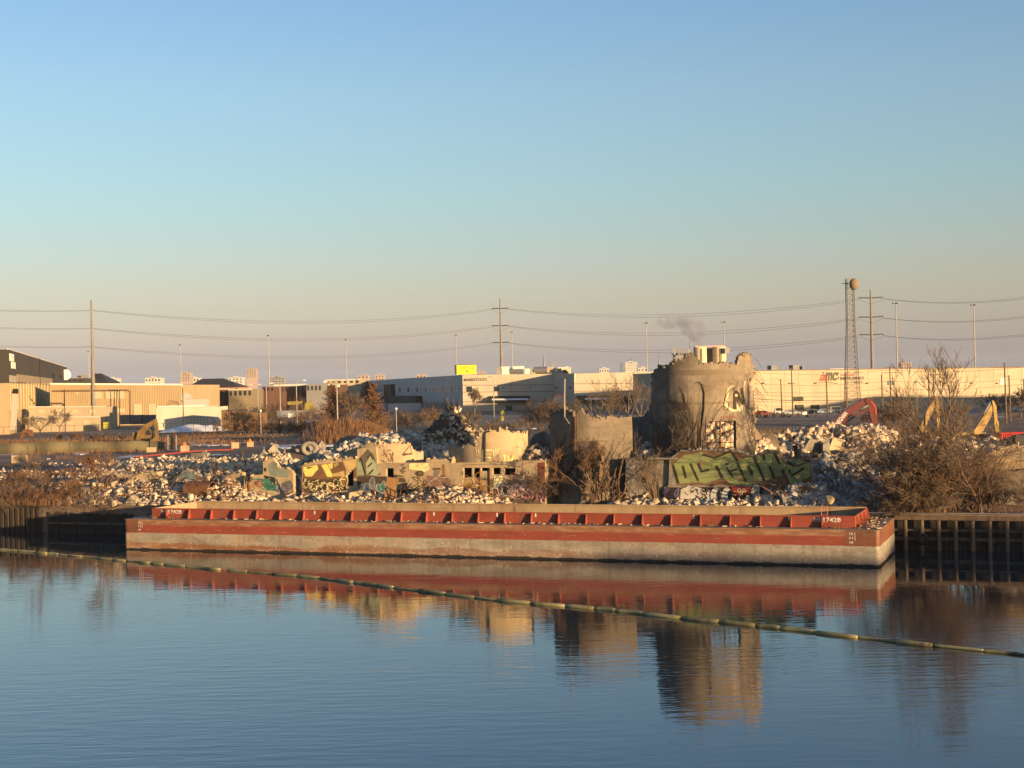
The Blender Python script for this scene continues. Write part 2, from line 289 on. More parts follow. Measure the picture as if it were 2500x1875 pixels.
for i in range(4): one(lambda m_: m_.tube([bank(s0+1.2+i*2.1, -0.34, -1), bank(s0+1.2+i*2.1, -0.34, 1.0)], 0.12, 7), 'pile', woodd, q)
q = thing('timber_dock_wall', 'old timber dock wall with upright piles right of the barge', 'quay wall', bank(s_at(2350), 0, 0)); q['kind'] = 'thing'
s0, s1 = s_at(2185), s_at(2640)
for i in range(int((s1-s0)/0.34)):
    one(lambda m_: m_.obox(bank(s0+i*0.34, -0.10, -1), U*0.31, N*0.09, (0, 0, 3.2+random.uniform(-.1, .05))), 'plank', woodd, q)
for z_, h_, d_ in ((2.28, 0.30, 0.52), (1.42, 0.16, 0.42), (0.72, 0.24, 0.42)):
    one(lambda m_: m_.obox(bank(s0, -d_, z_), U*(s1-s0), N*(d_-0.12), (0, 0, h_)), 'wale', wood, q)
x = s0+0.8
while x < s1:
    one(lambda m_: m_.tube([bank(x, -0.56, -1.2), bank(x, -0.55, 1.0), bank(x, -0.53, 2.26)], [0.17, 0.16, 0.145], 8), 'pile', wood, q); x += 1.22
one(lambda m_: m_.add([v for v in [bank(s0-6, 0.1, GZ+.02), bank(s1, 0.1, GZ+.02), bank(s1, .55, GZ+.03), bank(s0-6, .55, GZ+.03)]], [(0, 1, 2, 3)]), 'snow_strip', snowm, q)
ty = W(2252, 1316, -0.78); tm = MB(); nn, mm = 20, 8
tm.add([ty+(U*math.cos(a)+Vector((0, 0, 1))*math.sin(a))*(0.34+0.12*math.cos(b))-N*(0.12*math.sin(b)) for a in [2*math.pi*i/nn for i in range(nn)] for b in [2*math.pi*j/mm for j in range(mm)]],
       [(i*mm+j, ((i+1) % nn)*mm+j, ((i+1) % nn)*mm+(j+1) % mm, i*mm+(j+1) % mm) for i in range(nn) for j in range(mm)])
tm.build('tyre_fender', flat('rubber', (0.022, 0.022, 0.023), 0.8), smooth=True, label='black rubber tyre hung as a fender on the timber dock', cat='tyre')
# ================================================================== barge
BP = G(304, 1341, 0); BL = (G(2143.5, 1390, 0)-BP).dot(U); BW = 9.3; DZ = 2.56
def bg_(x, y, z): return BP+U*x+N*y+Vector((0, 0, z))
hm = bpy.data.materials.new('hull_paint'); hm.use_nodes = True; n, l = hm.node_tree.nodes, hm.node_tree.links; bs = n['Principled BSDF']; bs.inputs['Roughness'].default_value = 0.6; bs.inputs['Specular IOR Level'].default_value = 0.3
ge = n.new('ShaderNodeNewGeometry'); sp = n.new('ShaderNodeSeparateXYZ'); l.new(ge.outputs['Position'], sp.inputs[0])
def hn(sc, det=5.0):
    mp = n.new('ShaderNodeMapping'); mp.inputs['Scale'].default_value = sc; mp.inputs['Rotation'].default_value = (0, 0, TH); l.new(ge.outputs['Position'], mp.inputs[0])
    t = n.new('ShaderNodeTexNoise'); t.inputs['Scale'].default_value = 1; t.inputs['Detail'].default_value = det; t.inputs['Roughness'].default_value = 0.65; l.new(mp.outputs[0], t.inputs[0]); return t.outputs['Fac']
def hr(sock, lo, hi):
    m_ = n.new('ShaderNodeMapRange'); m_.inputs[1].default_value = lo; m_.inputs[2].default_value = hi; l.new(sock, m_.inputs[0]); return m_.outputs[0]
def hma(op, a, b):
    m_ = n.new('ShaderNodeMath'); m_.operation = op
    for i, v in enumerate((a, b)):
        if isinstance(v, (int, float)): m_.inputs[i].default_value = v
        else: l.new(v, m_.inputs[i])
    return m_.outputs[0]
def hmix(cur, fac, c):
    mx = n.new('ShaderNodeMix'); mx.data_type = 'RGBA'
    if isinstance(fac, (int, float)): mx.inputs[0].default_value = fac
    else: l.new(fac, mx.inputs[0])
    for i, v in ((6, cur), (7, c)):
        if isinstance(v, tuple): mx.inputs[i].default_value = (*v, 1)
        else: l.new(v, mx.inputs[i])
    return mx.outputs[2]
z_ = sp.outputs['Z']; zw = hma('ADD', z_, hma('MULTIPLY', hma('SUBTRACT', hn((0.9, 0.9, 0.9)), 0.5), 0.10))
c = hmix((0.26, 0.245, 0.21), hr(hn((0.25, 0.25, 0.8)), 0.42, 0.6), (0.36, 0.335, 0.285))
c = hmix(c, hma('MULTIPLY', hr(hn((0.9, 0.9, 2.2)), 0.48, 0.62), 0.6), (0.19, 0.165, 0.13))
c = hmix(c, hma('MULTIPLY', hr(hn((1.2, 1.2, 0.15)), 0.5, 0.72), 0.6), (0.25, 0.17, 0.11))
low = hr(hma('ADD', z_, hma('MULTIPLY', hn((0.2, 0.2, 0.5)), -1.5)), -0.02, -0.2)
dpu = n.new('ShaderNodeVectorMath'); dpu.operation = 'DOT_PRODUCT'; l.new(ge.outputs['Position'], dpu.inputs[0]); dpu.inputs[1].default_value = (U.x, U.y, 0)
su = hma('SUBTRACT', dpu.outputs['Value'], BP.dot(U)); lf = hr(su, BL*.85, BL*.25)
c = hmix(c, hma('MULTIPLY', low, hma('ADD', hma('MULTIPLY', lf, .75), .2)), (0.22, 0.095, 0.05))
c = hmix(c, hma('MULTIPLY', hma('MULTIPLY', lf, hr(hn((.3, .3, .8)), .45, .62)), .55), (0.40, 0.27, 0.16))
c = hmix(c, hma('MULTIPLY', hr(hn((2.5, 2.5, .12)), .52, .7), .5), (0.17, 0.12, 0.085))
c = hmix(c, hma('MULTIPLY', hr(hn((6, 6, 6)), 0.5, 0.62), hr(hn((0.6, 0.6, 2)), 0.45, 0.6)), (0.45, 0.40, 0.32))
c = hmix(c, hr(hma('ADD', z_, hma('MULTIPLY', hn((0.7, 0.7, 1.0)), -0.42)), -0.04, -0.08), (0.025, 0.022, 0.018))
redc = hmix((0.27, 0.062, 0.042), hr(hn((0.4, 0.4, 1.5)), 0.42, 0.68), (0.21, 0.052, 0.036))
redc = hmix(redc, hr(hn((1.0, 1.0, 9.0)), 0.62, 0.70), (0.42, 0.27, 0.17))
redc = hmix(redc, hma('MULTIPLY', hr(hn((1.6, 1.6, 0.2)), 0.55, 0.75), 0.6), (0.17, 0.07, 0.04))
c = hmix(c, hr(zw, 1.43, 1.46), redc)
wrn = hmix((0.24, 0.125, 0.07), hr(hn((0.8, 0.8, 4)), 0.45, 0.62), (0.36, 0.23, 0.14))
c = hmix(c, hma('MULTIPLY', hr(zw, 2.04, 2.2), 0.85), wrn)
ends = hma('MAXIMUM', hr(su, 1.55, 1.45), hr(su, BL-2.6, BL-2.2))
rstc = hmix((0.20, 0.085, 0.045), hr(hn((1.2, 1.2, 0.5)), 0.42, 0.62), (0.085, 0.048, 0.034))
c = hmix(c, hma('MULTIPLY', hma('MULTIPLY', ends, hr(zw, 1.40, 1.46)), 0.85), rstc)
vs_ = n.new('ShaderNodeVectorMath'); vs_.operation = 'SCALE'; vs_.inputs[3].default_value = 0.74; l.new(c, vs_.inputs[0]); l.new(vs_.outputs[0], bs.inputs['Base Color']); bp_ = n.new('ShaderNodeBump'); bp_.inputs['Strength'].default_value = 0.7; bp_.inputs['Distance'].default_value = 0.05; l.new(hn((0.7, 0.7, 0.5), 2), bp_.inputs['Height']); l.new(bp_.outputs[0], bs.inputs['Normal'])
redm = mat('red_coaming_paint', (0.30, 0.070, 0.045), [((0.23, 0.055, 0.038), 0.5, 0.42, 0.66), ((0.20, 0.085, 0.05), (2.0, 2.0, 0.4), 0.56, 0.74), ((0.40, 0.24, 0.15), 2.4, 0.66, 0.74)], rough=0.6)
deckm = mat('worn_deck', (0.30, 0.24, 0.18), [((0.20, 0.12, 0.08), 0.8, 0.42, 0.62), ((0.42, 0.37, 0.30), 2.0, 0.55, 0.72)])
hopm = mat('hopper_lining', (0.40, 0.30, 0.19), [((0.30, 0.20, 0.12), (0.7, 0.7, 0.2), 0.45, 0.7), ((0.48, 0.40, 0.28), 1.4, 0.55, 0.75), ((0.20, 0.10, 0.06), (1.4, 1.4, 0.2), 0.62, 0.74)])
barge = thing('hopper_barge', 'long red and grey steel hopper barge with worn hull lettered HB 1742B', 'barge', bg_(BL/2, BW/2, 0))
# hull: rounded-corner box as an outline extruded, open in the middle for the hopper
def rrect(x0, y0, x1, y1, r, k=4):
    o = []
    for cx, cy, a0 in ((x1-r, y0+r, -90), (x1-r, y1-r, 0), (x0+r, y1-r, 90), (x0+r, y0+r, 180)):
        o += [(cx+r*math.cos(R(a0+90*i/k)), cy+r*math.sin(R(a0+90*i/k))) for i in range(k+1)]
    return o
ol = rrect(0, 0, BL, BW, 0.28); C0, C1, CY0, CY1 = 1.95, BL-1.8, 1.32, BW-1.32; k = len(ol)
hb = MB(); hb.add([bg_(x, y, z) for z in (-0.9, DZ) for x, y in ol], [(i, (i+1) % k, (i+1) % k+k, i+k) for i in range(k)]+[tuple(range(k-1, -1, -1))])
hull = hb.build('hull', hm, barge)
db = MB()
for x0, y0, x1, y1 in ((0.06, 0.02, BL-.06, CY0), (0.06, CY1, BL-.06, BW-.02), (0.02, CY0, C0, CY1), (C1, CY0, BL-.02, CY1)):
    db.obox(bg_(x0, y0, DZ-0.05), U*(x1-x0), N*(y1-y0), (0, 0, 0.06))
db.build('deck', deckm, barge)
one(lambda m_: m_.obox(bg_(0.3, -0.07, DZ-0.13), U*(BL-0.6), N*0.08, (0, 0, 0.13)), 'rub_rail', deckm, hull)
for i in range(1, 12):
    one(lambda m_: m_.obox(bg_(BL*i/12, -0.012, 0.1), U*0.02, N*0.012, (0, 0, DZ-0.26)), 'weld_seam', hm, hull)
CH = 0.84
hop = MB(); hop.obox(bg_(C0, CY0, 0.5), U*(C1-C0), N*(CY1-CY0), (0, 0, 0.08))
hop.build('hopper_floor', hopm, barge)
for nm, o, a, b in (('near_coaming', bg_(C0, CY0, 0.5), U*(C1-C0), N*0.06), ('far_coaming', bg_(C0, CY1-0.06, 0.5), U*(C1-C0), N*0.06), ('end_coaming', bg_(C0, CY0+.06, 0.5), U*0.06, N*(CY1-CY0-.12)), ('end_coaming', bg_(C1-0.06, CY0+.06, 0.5), U*0.06, N*(CY1-CY0-.12))):
    cb = MB(); cb.obox(o, a, b, (0, 0, DZ+CH-0.5)); ob = cb.build(nm, [redm], barge)
    ctr = bg_((C0+C1)/2, (CY0+CY1)/2, 1.5); ob.data.materials.append(hopm)
    for p in ob.data.polygons:                          # the side that faces the hopper is bare lining
        if (ctr-p.center).normalized().dot(p.normal) > 0.05 and abs(p.normal.z) < 0.5 and max(abs(p.normal.dot(U)), abs(p.normal.dot(N))) > 0.9 and (ctr-p.center).dot(p.normal) > 1.0: p.material_index = 1
hopb = MB(); hopb.obox(bg_(C0+0.06, CY1-0.2, DZ+CH-0.02), U*(C1-C0-0.12), N*0.1, (0, 0, 0.10)); hopb.build('coaming_lip', hopm, barge)
one(lambda m_: m_.obox(bg_(C0, CY0-0.07, DZ+CH-0.05), U*(C1-C0), N*0.09, (0, 0, 0.07)), 'top_flange', redm, barge)
one(lambda m_: m_.obox(bg_(C0, CY0-0.045, DZ+0.46), U*(C1-C0), N*0.043, (0, 0, 0.04)), 'stiffener', redm, barge)
rb = MB(); rb.prism([N*-0.035+Vector((0, 0, CH-.06)), N*-0.24+Vector((0, 0, CH-.06)), N*-0.46+Vector((0, 0, 0.012)), Vector((0, 0, 0.012))], U*0.03)
def bx(px, py, t0): p = W(px, py, st(bg_(0, t0, 0))[1]); return (p-BP).dot(U)
rx0, rx1 = bx(411, 1256, CY0), bx(2008, 1280, CY0); NB = int(round((rx1-rx0)/2.18))+1; rm = None
for i in range(NB):
    x = rx0+(rx1-rx0)*i/(NB-1)
    o = bpy.data.objects.new('rib', rm) if rm else rb.build('rib', redm, barge); rm = o.data
    if i: COL.objects.link(o)
    o.parent = barge; o.matrix_parent_inverse = Matrix.Identity(4); o.location = bg_(x, CY0, DZ)-Vector(barge.location)
for i in range(4):
    y = CY0+0.6+(CY1-CY0-1.2)*i/3
    one(lambda m_: m_.prism([bg_(C1, y, DZ+CH-.06), bg_(C1+.1, y, DZ+CH-.06), bg_(C1+.30, y, DZ+.012), bg_(C1, y, DZ+.012)], N*0.04), 'rib', redm, barge)
def hull_text(nm, s, xa, xb, za, zb, y=None, m_=white):
    o = bg_(xa, (CY0-0.02) if y is None else y, za); text3d(nm, s, m_, o, U*(xb-xa), (0, 0, zb-za), barge, bold=0.02)
def bx(px, py, t0): p = W(px, py, st(bg_(0, t0, 0))[1]); return (p-BP).dot(U)
for a, b, c_, d in ((395, 409, 412, 444), (1987, 2006, 2010, 2053)):
    hull_text('lettering', 'HB', bx(a, 1250, CY0), bx(b, 1250, CY0), DZ+0.40, DZ+0.72); hull_text('lettering', '1742B', bx(c_, 1250, CY0), bx(d, 1250, CY0), DZ+0.40, DZ+0.72)
for xx in (bx(338, 1280, 0), bx(2074, 1310, 0)):
    for j, s_ in enumerate(('12', '11', '10')): hull_text('draft_mark', s_, xx, xx+0.24, DZ-0.34-0.305*j, DZ-0.18-0.305*j, y=-0.012)
    hull_text('draft_line', 'I', xx+0.36, xx+0.39, DZ-0.75, DZ-0.15, y=-0.012)
for i, px in enumerate((767, 1058, 1212, 1306, 1692, 1924)):
    hull_text('bay_mark', 'I' if i != 4 else '5', bx(px, 1255, CY0), bx(px, 1255, CY0)+0.12, DZ+0.5, DZ+0.78)
# deck fittings: kevels, ladder, litter
for xx, yy, an in ((2.6, 0.7, 0), (4.3, 0.7, 0), (0.9, 2.2, 1), (BL-3.0, 0.7, 0), (BL-0.9, 1.5, 0), (BL-0.9, 5.5, 1), (0.9, 5.5, 1)):
    kv = MB(); d = N if an else U
    for q_ in (-0.14, 0.14): kv.tube([bg_(xx, yy, DZ)+d*q_, bg_(xx, yy, DZ+0.22)+d*q_], 0.05, 6)
    kv.tube([bg_(xx, yy, DZ+0.24)-d*0.42, bg_(xx, yy, DZ+0.24)+d*0.42], [0.035, 0.035], 6); kv.build('kevel', rust, barge)
ld = MB(); lx = bx(2005, 1250, CY0+.3); lx2 = bx(2020, 1250, CY0+.3)
for xx in (lx, lx2): ld.tube([bg_(xx, CY0+.3, DZ-0.2), bg_(xx, CY0+.3, DZ+1.55)], 0.025, 5)
for j in range(6): ld.tube([bg_(lx, CY0+.3, DZ+.1+.27*j), bg_(lx2, CY0+.3, DZ+.1+.27*j)], 0.018, 5)
ld.build('ladder', flat('pink_red_paint', (0.5, 0.16, 0.12)), barge)
lt = MB(); lr = random.Random(12)
for i in range(150):
    xx = lr.choice([lr.uniform(2, BL-2), lr.gauss(BL*.35, 5), lr.gauss(BL*.62, 4)]); xx = min(max(xx, 1), BL-1); yy = CY0-abs(lr.gauss(.08, .35)); o_ = bg_(xx, max(yy, .2), DZ+.02); a_ = lr.uniform(0, 3.1); d_ = (U*math.cos(a_)+N*math.sin(a_))*lr.uniform(.08, .5); e_ = Vector((-d_.y, d_.x, 0)).normalized()*lr.uniform(.03, .14); lt.obox(o_, d_, e_, (0, 0, lr.uniform(.02, .10)))
for i in range(34): o_ = bg_(BL-lr.uniform(.2, 1.7), lr.uniform(.5, BW-.5), DZ+.02); a_ = lr.uniform(0, 3.1); d_ = (U*math.cos(a_)+N*math.sin(a_))*lr.uniform(.08, .5); lt.obox(o_, d_, Vector((-d_.y, d_.x, 0)).normalized()*.1, (0, 0, .06))
lt.build('deck_litter', mat('pale_litter', (.34, .27, .20), isl=.6), barge, kind='stuff')
# ================================================================== floating containment boom
boomm = mat('boom_fabric', (0.40, 0.36, 0.17), [((0.22, 0.205, 0.09), 0.5, 0.40, 0.58), ((0.44, 0.41, 0.28), 1.2, 0.54, 0.72), ((0.05, 0.045, 0.035), 0.22, 0.56, 0.64)], rough=0.7)
def boom_line(pts, label):
    P3 = [G(x, y, 0.0) for x, y in pts]; b = thing('containment_boom', label, 'boom', P3[0]); seg = 2.0
    acc = [0.0]
    for i in range(1, len(P3)): acc.append(acc[-1]+(P3[i]-P3[i-1]).length)
    def at(d):
        d = max(0, min(d, acc[-1])); i = next(j for j in range(1, len(acc)) if acc[j] >= d-1e-6); f = (d-acc[i-1])/(acc[i]-acc[i-1]+1e-9); return P3[i-1].lerp(P3[i], f)
    d = 0.0
    while d+0.4 < acc[-1]:
        L = seg*random.uniform(0.75, 1.35); e = min(d+L, acc[-1]); lat = N*random.uniform(-.16, .16); z = random.uniform(.03, .07); sag = random.choice([1, 1, 1, 1, 0.55])
        pts_ = [at(d+(e-d)*f)+lat*math.sin(f*3.14)+Vector((0, 0, z)) for f in (0.0, 0.05, 0.2, 0.8, 0.95, 1.0)]
        one(lambda m_: m_.tube(pts_, [0.055, 0.09*sag+.02, 0.105*sag+.02, 0.105*sag+.02, 0.085*sag+.02, 0.05], 8), 'float_segment', boomm, b, smooth=True)
        d = e-0.03
boom_line([(-60, 1339), (60, 1347), (232, 1363), (400, 1379), (470, 1386), (538, 1392)], 'left strand of yellow-green floating boom ending in front of the barge')
boom_line([(556, 1393), (760, 1410), (1000, 1441), (1240, 1470), (1420, 1484), (1640, 1508), (1862, 1531), (2080, 1556), (2300, 1581), (2560, 1607)], 'long right strand of yellow-green floating boom crossing the river below the barge')
# ================================================================== rock kit
_gx, _gy = np.arange(-110, 111, 0.5), np.arange(95, 340, 0.5); _GZ = gz(*np.meshgrid(_gx, _gy))
def gzf(x, y): return _GZ[np.clip(((y-95)*2+.5).astype(int), 0, len(_gy)-1), np.clip(((x+110)*2+.5).astype(int), 0, len(_gx)-1)]
def rock_variant(seed, flatness=1.0):
    r = np.random.default_rng(seed); bm = bmesh.new()
    if seed % 2:                                       # broken block: box with knocked corners
        pts = np.array([(x, y, z) for x in (-1, 1) for y in (-1, 1) for z in (-1, 1)], float)*np.array([1, r.uniform(.5, .9), flatness])+r.uniform(-.28, .28, (8, 3)); pts = np.concatenate([pts*.9, r.uniform(-.8, .8, (3, 3))*np.array([1, .8, flatness])])
    else:
        pts = r.uniform(-1, 1, (10, 3)); pts = pts/np.max(np.abs(pts), axis=1)[:, None]*r.uniform(.6, 1.0, (10, 1))*np.array([1, r.uniform(.6, 1), flatness])
    for p in pts: bm.verts.new(tuple(p))
    bmesh.ops.convex_hull(bm, input=bm.verts); lone = [v for v in bm.verts if not v.link_faces]
    bmesh.ops.delete(bm, geom=lone, context='VERTS'); bm.verts.index_update()
    bmesh.ops.triangulate(bm, faces=bm.faces); V = np.array([v.co[:] for v in bm.verts]); Fc = np.array([[v.index for v in f.verts] for f in bm.faces]); bm.free(); return V*0.5, Fc
ROCKS = [rock_variant(100+i, f) for i, f in enumerate((1, .7, .6, .25, .9, .18, .5, .8, .35, .45))]
def rand_rot(n_, r=rng, tilt=None):
    qn = r.normal(size=(n_, 4)); qn /= np.linalg.norm(qn, axis=1)[:, None]; w_, x, y, z = qn.T
    return np.stack([np.stack([1-2*(y*y+z*z), 2*(x*y-w_*z), 2*(x*z+w_*y)], -1), np.stack([2*(x*y+w_*z), 1-2*(x*x+z*z), 2*(y*z-w_*x)], -1), np.stack([2*(x*z-w_*y), 2*(y*z+w_*x), 1-2*(x*x+y*y)], -1)], 1)
def rock_field(pos, size):                             # -> V, F of many rocks
    Vs, Fs, b = [], [], 0; pick = rng.integers(0, len(ROCKS), len(pos)); Rm = rand_rot(len(pos)); an = rng.uniform(0.6, 1.6, (len(pos), 3))
    for k in range(len(ROCKS)):
        I = np.where(pick == k)[0]
        if not len(I): continue
        V, Fc = ROCKS[k]; vv = V[None]*an[I][:, None]*size[I][:, None, None]; vv = np.einsum('nij,nkj->nki', Rm[I], vv)+pos[I][:, None]
        Vs.append(vv.reshape(-1, 3)); Fs.append((Fc[None]+(np.arange(len(I))*len(V))[:, None, None]+b).reshape(-1, 3)); b += len(I)*len(V)
    return np.concatenate(Vs), np.concatenate(Fs)
def scatter_poly(poly_px, n_, zfun=gz, ymax=400):
    """random ground points whose picture lies in a pixel polygon (walks rays until they meet the ground)"""
    poly = np.array(poly_px, float); x0, y0 = poly.min(0); x1, y1 = poly.max(0); out_ = []
    while sum(map(len, out_)) < n_:
        q_ = np.stack([rng.uniform(x0, x1, n_), rng.uniform(y0, y1, n_)], 1); ins = np.zeros(len(q_), bool); j = len(poly)-1
        for i in range(len(poly)):
            xi, yi = poly[i]; xj, yj = poly[j]; c_ = ((yi > q_[:, 1]) != (yj > q_[:, 1])) & (q_[:, 0] < (xj-xi)*(q_[:, 1]-yi)/(yj-yi+1e-9)+xi); ins ^= c_; j = i
        q_ = q_[ins]; u_, v_ = q_[:, 0]-1250, q_[:, 1]-937.5; a = (u_*CR-v_*SR)/F; b = (v_*CR+u_*SR)/F
        Y = np.full(len(a), 108.0); Yh = np.full(len(a), np.nan)
        for _ in range(360):
            z = H-b*Y; hit = np.isnan(Yh) & (gzf(a*Y, Y) >= z) & ((a*Y-B0.x)*N.x+(Y-B0.y)*N.y > 0.3); Yh[hit] = Y[hit]; Y = Y+0.25+Y*0.0018
        ok = ~np.isnan(Yh) & (np.nan_to_num(Yh) < ymax); out_.append(np.stack([a[ok]*Yh[ok], Yh[ok]], 1)[: n_])
        if len(out_) > 8: break
    p = np.concatenate(out_)[:n_]; return np.concatenate([p, zfun(p[:, 0], p[:, 1])[:, None]], 1)
def rubble(name, poly, n_, smin, smax, m_, label, chunks=0, cmin=0.5, cmax=1.1, clabel=None, cm=None, name2='concrete_chunk', ccat='concrete chunk', lift=0.15, ymax=400):
    p = scatter_poly(poly, n_, ymax=ymax); n_ = len(p); s = .8*smin*(1.15*smax/(.8*smin))**(rng.uniform(0, 1, n_)**2.3); p[:, 2] += s*lift
    V, Fc = rock_field(p, s); np_mesh(name, V, Fc, m_, label=label, cat='rubble', kind='stuff')
    if chunks:
        p = scatter_poly(poly, chunks, ymax=ymax); mats_ = cm or m_
        for i in range(len(p)):
            k = int(rng.integers(0, len(ROCKS))); key = ('rock', k, mats_.name)
            if key not in MATS:
                V, Fc = ROCKS[k]; me = bpy.data.meshes.new('chunk'); me.from_pydata([tuple(x) for x in V], [], [tuple(int(i_) for i_ in f) for f in Fc]); me.materials.append(mats_); MATS[key] = me
            o = link(name2, MATS[key], label=clabel, cat=ccat, group=clabel.split(' lying ')[-1] if ' lying ' in clabel else clabel); sz = rng.uniform(cmin, cmax)
            o.location = (p[i, 0], p[i, 1], p[i, 2]+sz*0.22); o.rotation_euler = tuple(rng.uniform(-3.14, 3.14, 3)); o.scale = tuple(sz*rng.uniform(0.7, 1.3, 3))
# ================================================================== ruin walls
TW = 3.85
def plane(t): return lambda px, py, off=0.0: W(px, py, t-off)
SILO_T, SR_ = 8.6, 4.48
def silo_center(px): p = W(px, 1100, SILO_T); return Vector((p.x, p.y, 0))
def cyl(c, r):
    def S(px, py, off=0.0):
        a, b = uv(px, py); d = Vector((a, 1.0)); rr = r+off; A = d.dot(d); B = -2*(d.x*c.x+d.y*c.y); C = c.x**2+c.y**2-rr*rr; D = B*B-4*A*C
        Y = (-B-math.sqrt(D))/(2*A) if D > 0 else -B/(2*A); return Vector((a*Y, Y, H-b*Y))
    return S
def jag(pts, amp=1.2, step=5.0):
    o = []
    for (x0, y0), (x1, y1) in zip(pts[:-1], pts[1:]):
        k = max(1, int(math.hypot(x1-x0, y1-y0)/step))
        for i in range(k): f = i/k; o.append((x0+(x1-x0)*f+random.uniform(-.4, .4)*amp, y0+(y1-y0)*f+random.uniform(-1, 1)*amp))
    return o+[pts[-1]]
def slab(name, S, outline, m_, parent, thick=0.45, holes=(), into=None, bottom=None, **k):
    """upright slab: front traced on surface S, thickness running back; holes go right through"""
    loops = [list(outline)]+[list(h) for h in holes]; P2 = [[Vector((x, -y, 0)) for x, y in lp] for lp in loops]; tris = tessellate_polygon(P2)
    fl = [q_ for lp in loops for q_ in lp]; d = (into or N)*thick; fr = [S(*q_) for q_ in fl]; nf = len(fr)
    mb = MB(); mb.add(fr+[p+d for p in fr], [tuple(t) for t in tris]+[tuple(i+nf for i in reversed(t)) for t in tris]); b = 0
    for lp in loops:
        n_ = len(lp); mb.f += [(b+i, b+(i+1) % n_, b+(i+1) % n_+nf, b+i+nf) for i in range(n_)]; mb.m += [0]*n_; b += n_
    return mb.build(name, m_, parent, **k)
def rect(x0, y0, x1, y1): return [(x0, y0), (x1, y0), (x1, y1), (x0, y1)]
PAINT = {}
def pc(rgb):
    key = tuple(rgb)
    if key not in PAINT:
        c_ = tuple(((v/255)**2.2)*1.35 for v in rgb); d_ = tuple(x*0.6 for x in c_)
        PAINT[key] = mat('spray_paint_%d' % len(PAINT), c_, [(d_, 1.1, 0.45, 0.75), ((0.22, 0.18, 0.13), 2.6, 0.62, 0.78)], rough=0.8)
    return PAINT[key]
class Graf:
    def __init__(s, S, o0=0.010): s.S, s.mb, s.mats, s.k, s.o0 = S, MB(), [], 0, o0
    def mi(s, c):
        m_ = pc(c)
        if m_ not in s.mats: s.mats.append(m_)
        return s.mats.index(m_)
    def off(s): s.k += 1; return s.o0+0.0012*s.k
    def fill(s, c, pts):
        o = s.off(); P2 = [Vector((x, -y, 0)) for x, y in pts]; t = tessellate_polygon([P2]); s.mb.add([s.S(x, y, o) for x, y in pts], [tuple(q_) for q_ in t], s.mi(c)); return s
    def stroke(s, c, w_, pts, closed=False):
        o = s.off(); pts = [Vector(p) for p in pts]; pts = pts+[pts[0]] if closed else pts; L = []
        for i, p in enumerate(pts):
            a = pts[max(i-1, 0)]; b = pts[min(i+1, len(pts)-1)]
            if closed and i in (0, len(pts)-1): a, b = pts[-2], pts[1]
            d = (b-a).normalized() if (b-a).length > 0 else Vector((1, 0)); n_ = Vector((-d.y, d.x))*w_/2; L += [p+n_, p-n_]
        s.mb.add([s.S(q_.x, q_.y, o) for q_ in L], [(2*i, 2*i+1, 2*i+3, 2*i+2) for i in range(len(pts)-1)], s.mi(c)); return s
    def blob(s, cx, cy, rx, ry, n_=14, wob=0.15, ph=None):
        ph = random.uniform(0, 6) if ph is None else ph
        return [(cx+rx*math.cos(a)*(1+wob*math.sin(3*a+ph)), cy+ry*math.sin(a)*(1+wob*math.sin(2*a+ph))) for a in [2*math.pi*i/n_ for i in range(n_)]]
    def bubble(s, cx, cy, rx, ry, fc, oc, ow=1.2, inner=True):
        b = s.blob(cx, cy, rx, ry); s.fill(fc, b); s.stroke(oc, ow, b, True)
        if inner:
            for _ in range(2):
                a = random.uniform(0, 6.28); s.stroke(oc, ow*.9, [(cx+rx*.7*math.cos(a+t_*1.1), cy+ry*.65*math.sin(a+t_*1.3)) for t_ in (0, .5, 1.0, 1.5)])
        return s
    def scribble(s, x0, y0, x1, y1, n_, cols, w_=1.4, ln=0.35):
        for _ in range(n_):
            x, y = random.uniform(x0, x1), random.uniform(y0, y1); a = random.uniform(0, 6.28); pts = [(x, y)]; L = (y1-y0)*ln*random.uniform(.5, 1.2)
            for _ in range(4):
                a += random.uniform(-1.2, 1.2); x = min(max(x+math.cos(a)*L/3, x0), x1); y = min(max(y+math.sin(a)*L/3, y0), y1); pts.append((x, y))
            s.stroke(random.choice(cols), w_*random.uniform(.7, 1.5), pts)
        return s
    def bubbles(s, x0, y0, x1, y1, n_, fills, outs, rx=9, ry=11, ow=1.3):
        for i in range(n_): s.bubble(x0+(x1-x0)*(i+.5)/n_+random.uniform(-2, 2), random.uniform(y0+ry*.7, y1-ry*.7), rx*random.uniform(.8, 1.2), ry*random.uniform(.8, 1.2), random.choice(fills), random.choice(outs), ow)
        return s
    def done(s, parent, name='graffiti', **k): return s.mb.build(name, s.mats, parent, fix=False, **k)
def crumbs(tp, parent, m_, s0=.12, s1=.42):
    tp = np.array([tuple(p) for p in tp]); s = s0*(s1/s0)**(rng.uniform(0, 1, len(tp))**2); V, Fc = rock_field(tp, s); return np_mesh('crumbled_edge', V, Fc, m_, parent, kind='stuff')
